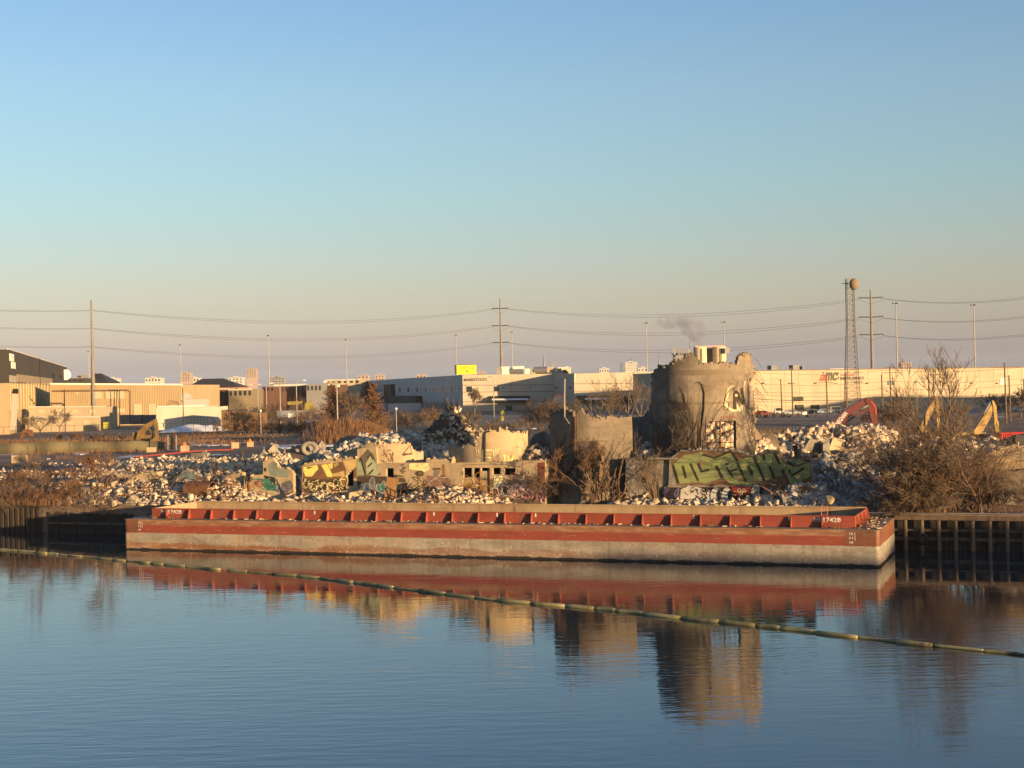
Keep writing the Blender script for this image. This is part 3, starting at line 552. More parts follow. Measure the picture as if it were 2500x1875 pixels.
def silo(px, profile, a0, a1, label, m_, holes=(), zb=2.0, lower=None, rough=0.05):
    c = silo_center(px); t = thing('ruined_silo', label, 'silo', (c.x, c.y, GZ)); fd = Vector((-c.x, -c.y, 0)).normalized(); rd = Vector((-fd.y, fd.x, 0))
    if rd.x < 0: rd = -rd
    prof = sorted(profile); xs = [p[0] for p in prof]; ys = [p[1] for p in prof]
    A = np.linspace(R(a0), R(a1), 110).tolist(); zr = np.linspace(zb, 17.5, 64).tolist(); S = cyl(c, SR_)
    for (x0, y0, x1, y1) in holes:
        for x in (x0, x1):
            p = S(x, (y0+y1)/2)-c; ang = math.atan2(p.dot(rd), p.dot(fd)); A.append(ang)
        zr += [S((x0+x1)/2, y).z for y in (y0, y1)]
    A.sort(); zr.sort(); V, idx = [], {}; top = []
    for a in A:
        p = c+(rd*math.sin(a)+fd*math.cos(a))*SR_; px_ = proj((p.x, p.y, 10))[0]; py_ = np.interp(px_, xs, ys)+random.uniform(-1.3, 1.3)+2.2*(float(vnoise(px_, 0, 5.0, 9))-.5)+3.0*(float(vnoise(px_, 3, 16.0, 8))-.5); top.append(P(px_, py_, p.y).z if abs(a) < R(97) else None)
    lastv = top[min(i for i, v in enumerate(top) if v is not None)]
    for i, v in enumerate(top):
        if v is None: top[i] = lastv-random.uniform(0, 2.5)
        else: lastv = v
    bm = bmesh.new(); grid = []
    for i, a in enumerate(A):
        col = []
        for z in zr:
            r_ = SR_+rough*(float(vnoise(a*SR_*1.0, z, 1.3, 3))-0.5); p = c+(rd*math.sin(a)+fd*math.cos(a))*r_; col.append(bm.verts.new((p.x, p.y, min(z, top[i]))))
        grid.append(col)
    for i in range(len(A)-1):
        for j in range(len(zr)-1):
            if zr[j] >= top[i] and zr[j] >= top[i+1]: continue
            am, zm = (A[i]+A[i+1])/2, (zr[j]+zr[j+1])/2; p = c+(rd*math.sin(am)+fd*math.cos(am))*SR_; qx, qy = proj((p.x, p.y, zm))
            if abs(am) < R(89) and any(x0 < qx < x1 and y0 < qy < y1 for x0, y0, x1, y1 in holes): continue
            bm.faces.new((grid[i][j], grid[i+1][j], grid[i+1][j+1], grid[i][j+1]))
    bmesh.ops.remove_doubles(bm, verts=bm.verts, dist=0.002); lone = [v for v in bm.verts if not v.link_faces]; bmesh.ops.delete(bm, geom=lone, context='VERTS')
    bmesh.ops.recalc_face_normals(bm, faces=bm.faces); f0 = bm.faces[:]
    if f0 and (f0[0].calc_center_median()-c).xy.dot(f0[0].normal.xy) < 0: bmesh.ops.reverse_faces(bm, faces=f0)
    me = bpy.data.meshes.new('shell'); bm.to_mesh(me); bm.free(); me.materials.append(m_)
    o = link('shell', me, t); md = o.modifiers.new('thickness', 'SOLIDIFY'); md.thickness = 0.34; md.offset = -1
    tp = []
    for i, a in enumerate(A):
        for _ in range(2): p = c+(rd*math.sin(a)+fd*math.cos(a))*(SR_-random.uniform(.02, .34)); tp.append((p.x, p.y, top[i]+random.uniform(-.12, .04)))
    crumbs(tp, t, m_, .12, .42)
    return t, c, S
vinem = mat('dead_vine', (0.075, 0.055, 0.04), isl=0.2)
def vines(parent, S, roots, n_=60, rise=(60, 150), lean=0.0, seed=1, wd=0.036):
    r = random.Random(seed); mb = MB()
    for x, y in roots:
        for _ in range(n_//len(roots)):
            px_, py_ = x+r.uniform(-10, 10), y; ang = r.uniform(-0.7, 0.7)+lean; pts = []; L = r.uniform(*rise); k = 9
            for i in range(k):
                pts.append(S(px_, py_, 0.07)); px_ += math.sin(ang)*L/k; py_ -= math.cos(ang)*L/k; ang += r.uniform(-.35, .35)
            w_ = wd*r.uniform(.5, 1.5); mb.tube(pts, [w_*(1-.7*i/(k-1)) for i in range(k)], 3)
    return mb.build('vine', vinem, parent, fix=False, kind='stuff')
# ---- big silo
bigS, bigC, S1 = silo(1716, [(1590, 1030), (1594, 917), (1600, 905), (1612, 896), (1634, 893), (1641, 886), (1655, 878), (1676, 876), (1692, 868), (1700, 873), (1712, 884), (1724, 888), (1738, 885), (1748, 886), (1757, 888), (1763, 884), (1775, 887), (1803, 888), (1806, 872), (1812, 866), (1822, 861), (1832, 863), (1839, 872), (1844, 900)],
    -104, 92, 'tall broken concrete silo shell with barred window and graffiti', conc, holes=[(1722, 1028, 1797, 1095)], rough=0.10)
gr = Graf(S1, .07); gr.fill((176, 160, 132), [(1768, 990), (1775, 950), (1785, 940), (1820, 930), (1818, 970), (1812, 1003), (1785, 1005)])
gr.stroke((90, 78, 62), 1.5, [(1770, 990), (1768, 1000), (1778, 1002), (1780, 985), (1770, 975), (1776, 960), (1787, 948), (1810, 940)])
gr.fill((58, 50, 40), [(1791, 960), (1797, 953), (1806, 960), (1810, 985), (1803, 975), (1801, 999), (1792, 999)]).fill((62, 55, 44), [(1808, 948), (1815, 946), (1818, 985), (1812, 990)])
gr.fill((176, 160, 132), gr.blob(1798, 965, 3.5, 4)).fill((176, 160, 132), [(1798, 980), (1806, 999), (1799, 999)])
gr.stroke((150, 70, 50), 1.3, [(1762, 1020), (1766, 1016), (1770, 1020), (1776, 1016), (1782, 1020), (1790, 1015), (1800, 1020)]); gr.done(bigS)
wg = MB()
for x in (1723, 1758, 1796): wg.tube([S1(x, 1095, -.15), S1(x, 1028, -.15)], 0.07, 4)
for x in (1734, 1746, 1770, 1783): wg.tube([S1(x, 1095, -.15), S1(x, 1030, -.15)], 0.022, 4)
for y in (1029, 1055, 1080, 1094): wg.tube([S1(1722, y, -.15), S1(1758, y, -.15), S1(1797, y, -.15)], 0.035, 4)
wg.build('window_bars', rust, bigS)
vines(bigS, S1, [(1625, 1180), (1645, 1180), (1668, 1180), (1690, 1170), (1708, 1165)], 150, (70, 260), -0.10, 3); vines(bigS, S1, [(1660, 1060), (1690, 1040), (1640, 1080), (1675, 1000)], 120, (20, 70), -0.9, 13, .024)
one(lambda m_: m_.tube([S1(1714, 1115, .05), S1(1711, 1060, .05), S1(1719, 1000, .06), S1(1720, 960, .06), S1(1716, 940, .07), S1(1706, 932, .06), S1(1698, 936, .05)], [.06, .055, .05, .045, .035, .025, .015], 5), 'thick_vine', vinem, bigS)
rb_ = MB(); rr_ = random.Random(4)
for i in range(16):
    y = rr_.uniform(865, 1010); p = S1(1839, y, 0.0); d = Vector((1, 0.3, -0.3)); pts = [p]
    for k in range(5): p = p+d*rr_.uniform(.12, .3); d += Vector((rr_.uniform(-.3, .3), rr_.uniform(-.2, .2), rr_.uniform(-.8, .2))); pts.append(p)
    rb_.tube(pts, 0.018, 3)
rb_.build('rebar', rust, bigS, kind='stuff')
edge = MB(); er = np.random.default_rng(9)
for i in range(46):
    y = er.uniform(900, 1230); p = S1(1834+er.uniform(-6, 6), y, -.1); k = int(er.integers(0, 10)); V, Fc = ROCKS[k]; s_ = er.uniform(.3, .9); Rm = rand_rot(1, er)[0]
    edge.add([p+Vector(tuple(Rm@(v*s_))) for v in V], [tuple(int(q_) for q_ in f) for f in Fc])
edge.build('broken_edge', conc_l, bigS, kind='stuff')
# ---- middle silo
midS, midC, S2 = silo(1467, [(1340, 1060), (1344, 1012), (1352, 1007), (1362, 1006), (1378, 999), (1384, 1006), (1396, 1008), (1404, 1014), (1412, 1003), (1418, 1000), (1428, 1010), (1441, 1018), (1470, 1019), (1545, 1018), (1600, 1018)],
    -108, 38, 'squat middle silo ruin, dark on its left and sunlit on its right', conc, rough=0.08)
slab('flank_wall', plane(11.5), jag([(1540, 1020), (1570, 1016), (1584, 1003), (1594, 960), (1596, 930), (1604, 928)], 1)+[(1612, 1240), (1540, 1240)], conc_g, midS, thick=0.5)
vines(midS, S2, [(1350, 1150), (1380, 1170), (1420, 1190), (1460, 1190)], 70, (60, 170), 0.1, 5)
for x, y0, y1 in ((1404, 1008, 1135), (1409, 1012, 1130)): one(lambda m_: m_.tube([S2(x, y1, .12), S2(x, y0, .12)], 0.035, 5), 'standing_rod', rust, midS)
one(lambda m_: m_.tube([S2(1379, 1018, .2), S2(1378, 985, .2), P(1379, 925, S2(1379, 1000).y-.2)], 0.06, 6), 'leaning_pole', galv, midS)
one(lambda m_: m_.tube([S2(1376, 1014, .2), S2(1390, 1034, .3)], 0.05, 5), 'bent_pipe', galv, midS)
# ---- P silo
pS, pC, S3 = silo(1215, [(1088, 1105), (1092, 1096), (1120, 1092), (1160, 1085), (1168, 1060), (1176, 1054), (1190, 1051), (1230, 1050), (1240, 1052), (1248, 1057), (1262, 1058), (1278, 1057), (1281, 1051), (1296, 1049), (1340, 1049)],
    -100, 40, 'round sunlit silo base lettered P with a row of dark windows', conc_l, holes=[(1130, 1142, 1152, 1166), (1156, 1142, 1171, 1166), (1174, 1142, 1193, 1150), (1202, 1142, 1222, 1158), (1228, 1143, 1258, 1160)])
gr = Graf(S3, .04); lt = (226, 206, 150)
for x in (1164, 1169, 1209, 1215): gr.stroke(lt, 1.6, [(x, 1104) if x < 1190 else (x+2, 1095), (x-2, 1096) if x < 1190 else (x-2, 1104)])
gr.stroke(lt, 2.6, [(1178, 1099), (1204, 1099), (1204, 1117), (1178, 1117)]); gr.stroke(lt, 2.2, [(1179, 1099), (1179, 1128)])
for pts in ([(1229, 1112), (1235, 1112)], [(1232, 1112), (1232, 1127)], [(1228, 1127), (1236, 1127)], [(1240, 1112), (1243, 1128), (1247, 1118), (1250, 1127), (1254, 1112)]): gr.stroke((240, 215, 120), 2.0, pts)
gr.done(pS)
slab('lower_wall', plane(TW), jag([(1100, 1131), (1126, 1129), (1276, 1126)], .5, 8)+[(1277, 1246), (1101, 1246)], conc_l, pS, 0.5, [rect(1130, 1142, 1152, 1166), rect(1156, 1142, 1171, 1166), rect(1174, 1142, 1193, 1150), rect(1202, 1142, 1222, 1158), rect(1228, 1143, 1258, 1160)])
one(lambda m_: m_.obox(W(1126, 1172, TW+.9), W(1262, 1172, TW+.9)-W(1126, 1172, TW+.9)+Vector((0, 0, 0)), N*.1, (0, 0, 1.6)), 'interior_shade_sheet', black, pS)  # black sheet behind the windows stands for the shade inside
gr = Graf(plane(TW)); gr.stroke((70, 58, 42), 1.0, [(1128, 1136), (1160, 1134), (1200, 1133), (1240, 1135), (1274, 1141)])
gr.fill((150, 124, 92), rect(1128, 1168, 1275, 1235)); gr.bubbles(1130, 1172, 1178, 1228, 5, [(130, 96, 48), (96, 104, 60), (150, 110, 56)], [(60, 50, 30), (190, 170, 90)], 8, 18)
gr.fill((210, 205, 165), [(1206, 1163), (1226, 1161), (1228, 1175), (1214, 1190), (1204, 1186)]).stroke((40, 36, 30), 2.0, [(1208, 1168), (1222, 1166), (1212, 1186)])
gr.bubbles(1196, 1184, 1240, 1226, 4, [(48, 40, 36), (70, 58, 50)], [(220, 215, 205), (200, 195, 190)], 11, 14, 1.6); gr.bubbles(1244, 1175, 1292, 1222, 4, [(176, 120, 120), (120, 96, 118), (196, 160, 140)], [(90, 60, 80), (230, 200, 190)], 9, 13)
gr.scribble(1130, 1150, 1290, 1232, 60, [(225, 220, 205), (40, 36, 34), (160, 120, 70), (190, 130, 120)], 1.0); gr.done(pS)
one(lambda m_: m_.tube([S3(1184, 1128, .1), S3(1184, 1060, .1), S3(1186, 1055, .1), S3(1196, 1053, .1)], 0.07, 6), 'drain_pipe', steel_d, pS)
for x in (1172, 1196): one(lambda m_: m_.tube([W(x, 1225, TW-.09), W(x, 1142, TW-.09)], 0.05, 5), 'conduit', rust, pS)
vines(pS, S3, [(1105, 1215), (1118, 1200)], 16, (40, 90), 0, 8)
# ---- "4" silo
fS, fC, S4 = silo(966, [(842, 1104), (884, 1090), (892, 1084), (920, 1084), (960, 1083), (1000, 1084), (1004, 1089), (1008, 1098), (1015, 1102), (1040, 1102), (1046, 1108), (1100, 1110)],
    -97, 34, 'low round silo base with painted bracket and shadow mark above graffiti', conc_l, holes=[(942, 1143, 961, 1166)])
gr = Graf(S4, .04); gr.stroke((70, 52, 40), 1.8, [(1001, 1087), (984, 1109)]).stroke((74, 56, 44), 1.2, [(1002, 1088), (1005, 1108)]).fill((66, 54, 44), [(982, 1107), (1006, 1106), (1008, 1109), (984, 1113)])  # dark strokes paint a wall bracket together with its cast shadow
gr.done(fS)
slab('lower_wall', plane(TW), jag([(872, 1097), (884, 1094), (918, 1093)], .5, 6)+[(921, 1132), (942, 1131), (1041, 1129), (1042, 1246), (873, 1246)], conc_l, fS, 0.5, [rect(942, 1143, 961, 1166)])
one(lambda m_: m_.obox(W(936, 1172, TW+.9), W(968, 1172, TW+.9)-W(936, 1172, TW+.9), N*.1, (0, 0, 1.6)), 'interior_shade_sheet', black, fS)  # black sheet paints the unlit inside behind the window
gr = Graf(plane(TW)); gr.fill((96, 86, 74), [(876, 1120), (898, 1096), (912, 1110), (922, 1140), (930, 1158), (918, 1164), (874, 1162)]); gr.fill((150, 158, 128), [(872, 1128), (884, 1126), (890, 1160), (872, 1160)]).fill((150, 158, 128), [(893, 1132), (905, 1112), (922, 1136), (927, 1153), (920, 1162), (894, 1158)])
for pts in ([(896, 1118), (904, 1108), (910, 1122)], [(898, 1140), (908, 1130)], [(900, 1158), (912, 1146)], [(880, 1118), (892, 1160)]): gr.stroke((52, 52, 44), 3.6, pts)
gr.fill((70, 62, 56), [(872, 1163), (945, 1163), (945, 1232), (872, 1232)]); gr.bubbles(874, 1170, 945, 1205, 5, [(60, 110, 96), (84, 86, 96), (96, 94, 104), (70, 84, 104)], [(140, 150, 150), (170, 170, 176)], 8, 12)
gr.fill((228, 212, 152), [(998, 1134), (1002, 1131), (1046, 1131), (1048, 1146), (1036, 1153), (1026, 1149), (998, 1146)]).scribble(1000, 1134, 1046, 1147, 12, [(120, 140, 110), (190, 180, 130)], .9)
gr.stroke((74, 62, 44), 1.8, [(978, 1136), (986, 1132), (984, 1144), (992, 1140), (980, 1150), (988, 1152)]).stroke((70, 58, 44), 1.6, [(978, 1146), (984, 1156), (990, 1148)])
gr.fill((80, 66, 50), [(964, 1158), (985, 1162), (992, 1176), (975, 1178), (962, 1172)]).fill((40, 48, 62), [(972, 1182), (995, 1178), (994, 1200), (980, 1206), (970, 1200)]).bubble(1026, 1156, 9, 6, (96, 80, 62), (60, 48, 38)).scribble(970, 1165, 1040, 1215, 40, [(60, 46, 30), (170, 130, 60), (200, 180, 120), (50, 56, 66)], 1.3)
gr.done(fS); gr = Graf(S4, .04); gr.scribble(932, 1098, 960, 1128, 14, [(110, 84, 70), (90, 84, 74), (130, 96, 78)], 2.0); gr.done(fS)
# ---- flat ruins along the river
def ruin(name, label, t, outline, m_, holes=(), thick=0.5, cat='ruined wall', crumb=True):
    o0 = W(sum(p[0] for p in outline)/len(outline), 1235, t); th = thing(name, label, cat, (o0.x, o0.y, GZ)); slab('wall_slab', plane(t), outline, m_, th, thick, holes)
    for (x0, y0, x1, y1) in [(min(p[0] for p in h), min(p[1] for p in h), max(p[0] for p in h), max(p[1] for p in h)) for h in holes]:
        a, b = W(x0-6, y0-6, t+thick+.35), W(x1+6, y1+6, t+thick+.35); mb = MB(); mb.obox((a.x, a.y, b.z), Vector((b.x-a.x, b.y-a.y, 0)), N*0.1, (0, 0, a.z-b.z)); mb.build('hole_shade_sheet', black, th)  # black sheet behind each opening, painting the shade within
    if crumb:
        ys_ = min(p[1] for p in outline); tops = [p for p in outline if p[1] < ys_+40]
        crumbs([plane(t)(x+random.uniform(-3, 3), y+random.uniform(-.5, 1.2), -random.uniform(0, min(thick, 1.2))) for x, y in tops for _ in range(3)], th, m_)
    return th, plane(t)
# annex blocks between silos
def annex(x0, x1, ytop, label, m_, hole, depth=3.2):
    return ruin('annex_block', label, TW, jag([(x0, ytop), (x1, ytop)], 0.8, 6)+[(x1+1, 1246), (x0+1, 1246)], m_, [hole], depth, 'annex')
a1, SA = annex(1041, 1101, 1121, 'pale square annex with small black hatch beside the low silo', conc_l, rect(1072, 1161, 1087, 1171))
gr = Graf(SA); gr.fill((96, 78, 66), rect(1056, 1142, 1076, 1148)).stroke((130, 84, 62), 5, [(1082, 1134), (1083, 1160)]).fill((120, 96, 80), [(1042, 1160), (1098, 1166), (1098, 1196), (1042, 1200)]).fill((112, 104, 96), [(1060, 1148), (1074, 1150), (1066, 1168), (1058, 1166)])
gr.scribble(1044, 1165, 1100, 1200, 34, [(210, 200, 190), (84, 74, 66), (150, 120, 110)], .9); gr.done(a1)
slab('string_course', plane(TW-.06), rect(1040, 1124, 1102, 1129), conc_l, a1, 0.055)
a2, SB = annex(1274, 1331, 1124, 'sagging annex with rubble on its roof beside the lettered silo', conc_l, rect(1313, 1161, 1328, 1172))
gr = Graf(SB); gr.fill((112, 60, 48), [(1312, 1130), (1330, 1128), (1330, 1185), (1312, 1185)]).fill((106, 64, 74), [(1276, 1185), (1330, 1180), (1330, 1225), (1276, 1225)]).bubbles(1276, 1182, 1330, 1224, 4, [(150, 96, 110), (190, 150, 140), (110, 84, 120)], [(220, 190, 190), (70, 50, 80)], 10, 14).scribble(1276, 1185, 1330, 1228, 30, [(220, 200, 190), (80, 60, 90)], 1); gr.done(a2)
a3, SC = annex(1527, 1632, 1120, 'grey annex under a cone of rubble with stepped black opening', conc_g, [(1563, 1163), (1580, 1163), (1580, 1175), (1576, 1180), (1567, 1180), (1566, 1176), (1563, 1174)])
one(lambda m_: m_.obox(W(1578, 1122, TW-.5), U*2.6, N*1.2, (0, 0, .14)), 'roof_ledge', conc_g, a3)
vines(a3, SC, [(1600, 1215), (1615, 1215)], 16, (30, 80), 0, 12)
# green graffiti wall
gw, SG = ruin('graffiti_wall', 'long low wall covered in big green block letters beside the tall silo', TW-.25, jag([(1634, 1121), (1660, 1101), (1715, 1098), (1760, 1099), (1800, 1101), (1845, 1113), (1868, 1102), (1886, 1099), (1904, 1103), (1912, 1118), (1925, 1128), (1945, 1134), (1956, 1128), (1958, 1110), (1974, 1109), (1981, 1124)], 0.9, 6)+[(1984, 1186), (1978, 1188), (1978, 1246), (1622, 1246), (1622, 1190), (1632, 1186)], conc_g, [rect(1749, 1168, 1775, 1181)], 0.55, 'wall')
gr = Graf(SG); brn = (104, 84, 66); gn = [(112, 132, 70), (124, 134, 88), (104, 126, 76)]
gr.fill(brn, [(1638, 1124), (1662, 1102), (1716, 1099), (1800, 1103), (1846, 1115), (1884, 1101), (1902, 1105), (1914, 1124), (1944, 1138), (1958, 1130), (1960, 1114), (1973, 1112), (1979, 1126), (1980, 1185), (1652, 1185)])
gr.fill(gn[1], jag([(1645, 1132), (1668, 1112), (1712, 1104), (1740, 1120), (1786, 1105), (1800, 1126), (1826, 1116), (1848, 1116), (1886, 1104), (1900, 1110), (1912, 1130), (1946, 1142), (1978, 1128), (1978, 1162), (1940, 1182), (1925, 1180), (1912, 1158), (1888, 1168), (1866, 1175), (1832, 1183), (1790, 1184), (1764, 1166), (1722, 1180), (1706, 1176), (1660, 1181)], .8, 5))
for i in range(16): gr.fill(random.choice([(108, 122, 78), (134, 140, 96), (122, 132, 100), (142, 146, 96), (120, 108, 86)]), gr.blob(random.uniform(1665, 1965), random.uniform(1126, 1168), random.uniform(8, 22), random.uniform(4, 10)))
dk = (58, 52, 40)
for w_, pts in ((5, [(1643, 1135), (1657, 1180)]), (6, [(1667, 1137), (1675, 1167)]), (5, [(1686, 1132), (1705, 1174)]), (6, [(1705, 1131), (1713, 1151), (1731, 1147)]), (7, [(1748, 1137), (1764, 1166)]), (5, [(1770, 1133), (1779, 1133)]), (5, [(1774, 1141), (1790, 1165)]), (4, [(1782, 1151), (1801, 1145)]), (6, [(1788, 1105), (1801, 1126)]), (5, [(1801, 1131), (1822, 1177)]),
                (8, [(1827, 1138), (1837, 1159)]), (6, [(1841, 1116), (1867, 1174)]), (5, [(1865, 1110), (1867, 1124)]), (6, [(1878, 1138), (1890, 1167)]), (7, [(1891, 1104), (1904, 1134)]), (7, [(1909, 1146), (1925, 1179)]), (6, [(1926, 1146), (1933, 1162), (1963, 1143)]), (8, [(1923, 1129), (1940, 1137)]), (4, [(1962, 1123), (1978, 1126)]), (3, [(1640, 1129), (1980, 1130)]), (4, [(1716, 1110), (1745, 1118), (1786, 1101)])): gr.stroke(dk if w_ != 3 else (86, 96, 62), w_ if w_ != 3 else 1.0, pts)
gr.done(gw)
gr = Graf(SG); gr.fill((52, 44, 46), [(1624, 1190), (1976, 1188), (1976, 1238), (1624, 1238)]); gr.bubbles(1626, 1190, 1668, 1232, 6, [(58, 50, 76), (40, 38, 48), (72, 62, 92)], [(120, 112, 140), (30, 28, 36)], 9, 13)
gr.fill((178, 174, 164), [(1662, 1195), (1684, 1184), (1738, 1200), (1742, 1230), (1660, 1232)])
for i in range(34):
    x, y = random.uniform(1662, 1738), random.uniform(1186, 1232); a = random.choice([0.9, 0.7, -0.5, 1.1]); L = random.uniform(6, 16); gr.stroke((34, 32, 32), random.uniform(1.2, 2.8), [(x, y), (x+L*math.cos(a)*.5, y+L*math.sin(a)*.4), (x+L*math.cos(a), y+L*math.sin(a))])
for cx in (1748, 1775): gr.fill((168, 172, 168), gr.blob(cx, 1211, 14, 21, wob=.04)); gr.stroke((110, 110, 108), 1.2, gr.blob(cx, 1211, 14, 21, wob=.04), True); gr.fill((36, 36, 40), gr.blob(cx+7, 1208, 6, 12, wob=.15))
gr.fill((112, 52, 48), [(1784, 1186), (1834, 1188), (1832, 1222), (1796, 1222)]).stroke((190, 180, 160), 1.5, gr.blob(1805, 1197, 4, 4), True).stroke((190, 180, 160), 1.5, gr.blob(1817, 1198, 4, 4), True).scribble(1788, 1200, 1836, 1232, 30, [(190, 186, 170), (150, 130, 60), (60, 40, 40)], 1.2)
gr.bubbles(1838, 1186, 1896, 1230, 4, [(120, 120, 120), (88, 88, 88), (104, 100, 98)], [(176, 176, 172), (44, 42, 42)], 11, 16); gr.fill((122, 122, 118), rect(1896, 1189, 1932, 1210)).fill((128, 128, 124), rect(1935, 1188, 1972, 1210)); gr.scribble(1898, 1191, 1970, 1208, 20, [(70, 70, 72), (90, 92, 96)], 1.1); gr.done(gw)
# camouflage wall
cw, SCm = ruin('camouflage_wall', 'yellow and brown camouflage painted wall with stepped dark doorway', TW, jag([(737, 1138), (742, 1133), (770, 1126), (806, 1121), (830, 1118), (871, 1116)], 0.8, 5)+[(873, 1246), (739, 1246)], conc_l, [[(856, 1148), (863, 1148), (863, 1187), (845, 1187), (845, 1159), (850, 1159), (850, 1153), (856, 1153)]], 0.5)
gr = Graf(SCm); z = lambda q_: [(720+x*.1085, 1070+y*.1085) for x, y in q_]
gr.fill((112, 84, 62), z([(180, 640), (500, 590), (850, 560), (1380, 480), (1390, 900), (1320, 900), (1320, 700), (1150, 720), (1150, 1080), (190, 1080)]))
for c_, q_ in (((226, 200, 110), [(190, 650), (500, 600), (530, 690), (470, 750), (380, 860), (240, 860), (190, 740)]), ((230, 206, 112), [(590, 600), (720, 580), (850, 830), (830, 870), (730, 865), (640, 690)]), ((228, 204, 112), [(740, 590), (850, 550), (850, 660), (800, 700)]), ((176, 152, 100), [(850, 800), (1110, 730), (1120, 850), (850, 860)]), ((182, 158, 106), [(1080, 520), (1380, 470), (1380, 640), (1310, 700), (1160, 720)]), ((170, 146, 96), [(860, 600), (960, 520), (990, 600), (900, 660)]), ((90, 80, 50), [(260, 650), (370, 640), (370, 670), (280, 690)])): gr.fill(c_, z(q_))
gr.fill((74, 66, 50), z([(190, 930), (1140, 900), (1150, 1180), (190, 1220)])).bubbles(742, 1172, 800, 1202, 4, [(60, 52, 42), (84, 74, 56)], [(220, 210, 170), (190, 180, 140)], 8, 10, 1.4).bubbles(800, 1165, 846, 1204, 3, [(120, 96, 60), (66, 54, 42)], [(226, 210, 160)], 9, 14, 1.4).scribble(742, 1170, 845, 1205, 34, [(228, 215, 165), (50, 44, 36)], 1.5)
gr.done(cw)
# wall with arched top, block with skull-like scrawl, blue slab, red scrawl slab
w1, Sg1 = ruin('painted_wall_stub', 'narrow wall stub with rounded grey patch over teal graffiti', TW, jag([(642, 1123), (650, 1121), (668, 1120), (673, 1128), (679, 1142), (700, 1141), (712, 1150), (716, 1158)], 0.6, 5)+[(717, 1206), (716, 1246), (594, 1246), (596, 1165), (618, 1160), (642, 1158)], conc_l)
gr = Graf(Sg1); gr.fill((120, 128, 116), [(655, 1135), (662, 1128), (669, 1126), (676, 1132), (680, 1144), (702, 1143), (703, 1165), (662, 1164), (655, 1150)]).bubble(648, 1147, 5, 6, (44, 40, 36), (170, 150, 110)).fill((46, 48, 44), [(644, 1160), (672, 1166), (673, 1185), (650, 1180)]).fill((60, 110, 94), [(604, 1172), (625, 1167), (655, 1170), (680, 1190), (676, 1200), (650, 1196), (640, 1182)]).fill((60, 58, 50), [(597, 1165), (617, 1162), (618, 1190), (600, 1192)]).bubbles(602, 1172, 640, 1196, 4, [(150, 110, 80), (96, 84, 70)], [(70, 58, 50), (180, 150, 120)], 7, 9).bubbles(676, 1172, 712, 1204, 3, [(104, 100, 110), (124, 110, 116)], [(80, 74, 84), (170, 160, 168)], 9, 12).scribble(600, 1168, 714, 1206, 30, [(90, 120, 106), (180, 170, 160), (60, 58, 64)], 1); gr.done(w1)
w2, Sg2 = ruin('concrete_block', 'large tan concrete block with pale rings and black scrawl', 5.0, jag([(246, 1155), (262, 1153), (290, 1156), (306, 1160), (324, 1158), (340, 1156), (370, 1153), (383, 1152)], .6, 5)+[(384, 1200), (382, 1246), (258, 1246), (250, 1195)], conc_l, (), 2.2, 'concrete block')
gr = Graf(Sg2); gr.fill((72, 64, 66), [(247, 1160), (280, 1160), (300, 1170), (302, 1205), (262, 1206), (250, 1192)]).fill((66, 60, 50), rect(306, 1168, 336, 1204)).bubbles(250, 1162, 300, 1200, 4, [(66, 58, 62), (54, 48, 52)], [(120, 112, 116), (160, 150, 146)], 9, 16).bubbles(306, 1170, 336, 1202, 3, [(60, 54, 44), (80, 70, 56)], [(226, 214, 170)], 8, 12, 1.8).fill((96, 40, 40), [(282, 1185), (300, 1178), (302, 1200), (284, 1200)]).scribble(262, 1164, 334, 1204, 22, [(226, 214, 170), (60, 50, 46)], 1.4).stroke((56, 40, 28), 2.4, [(339, 1171), (340, 1196)]).scribble(362, 1158, 382, 1190, 10, [(90, 80, 50), (236, 216, 140)], 1.4); gr.done(w2)
w3, Sg3 = ruin('tilted_slab', 'blue-grey painted concrete slab standing in the left rubble', 4.6, jag([(418, 1172), (430, 1168), (440, 1158), (447, 1150), (456, 1146), (464, 1152), (476, 1156), (488, 1168)], .6, 4)+[(492, 1190), (462, 1216), (440, 1214), (424, 1192)], conc_g, (), 0.9, 'concrete slab')
gr = Graf(Sg3); gr.fill((100, 116, 116), [(440, 1162), (455, 1148), (474, 1158), (486, 1170), (488, 1188), (460, 1212), (444, 1210)]).fill((230, 214, 176), [(412, 1174), (424, 1170), (432, 1180), (438, 1176), (437, 1188), (424, 1190)]).scribble(438, 1168, 486, 1208, 22, [(50, 60, 76), (70, 90, 104), (150, 160, 164)], 2.4); gr.done(w3)
w4, Sg4 = ruin('broken_slab', 'sunlit cream slab with dark red scrawl in the left rubble', 4.4, jag([(552, 1163), (562, 1158), (578, 1156), (588, 1153), (592, 1154)], .6, 4)+[(592, 1196), (560, 1198), (536, 1192), (532, 1180)], conc_l, (), 0.8, 'concrete slab')
gr = Graf(Sg4); gr.bubbles(534, 1172, 570, 1192, 4, [(120, 52, 50), (96, 44, 46)], [(60, 36, 36), (150, 90, 84)], 6, 8).bubbles(568, 1176, 592, 1194, 2, [(196, 150, 84), (206, 170, 100)], [(120, 90, 50)], 7, 8); gr.done(w4)
# leaning plywood sheet
ply = thing('plywood_sheet', 'broken orange plywood sheet standing upright before the graffiti wall', 'plywood', W(955, 1230, 1.6))
slab('sheet', plane(1.7), [(945, 1164), (973, 1168), (971, 1182), (963, 1190), (968, 1200), (968, 1228), (966, 1240), (934, 1240), (937, 1222)], mat('plywood', (0.40, 0.22, 0.10), [((0.30, 0.15, 0.07), (1, 1, .3), .45, .7)]), ply, 0.04)
one(lambda m_: m_.tube([W(941, 1185, 1.66), W(944, 1195, 1.66), W(949, 1210, 1.66), W(951, 1228, 1.66)], 0.025, 4), 'crack', woodd, ply)
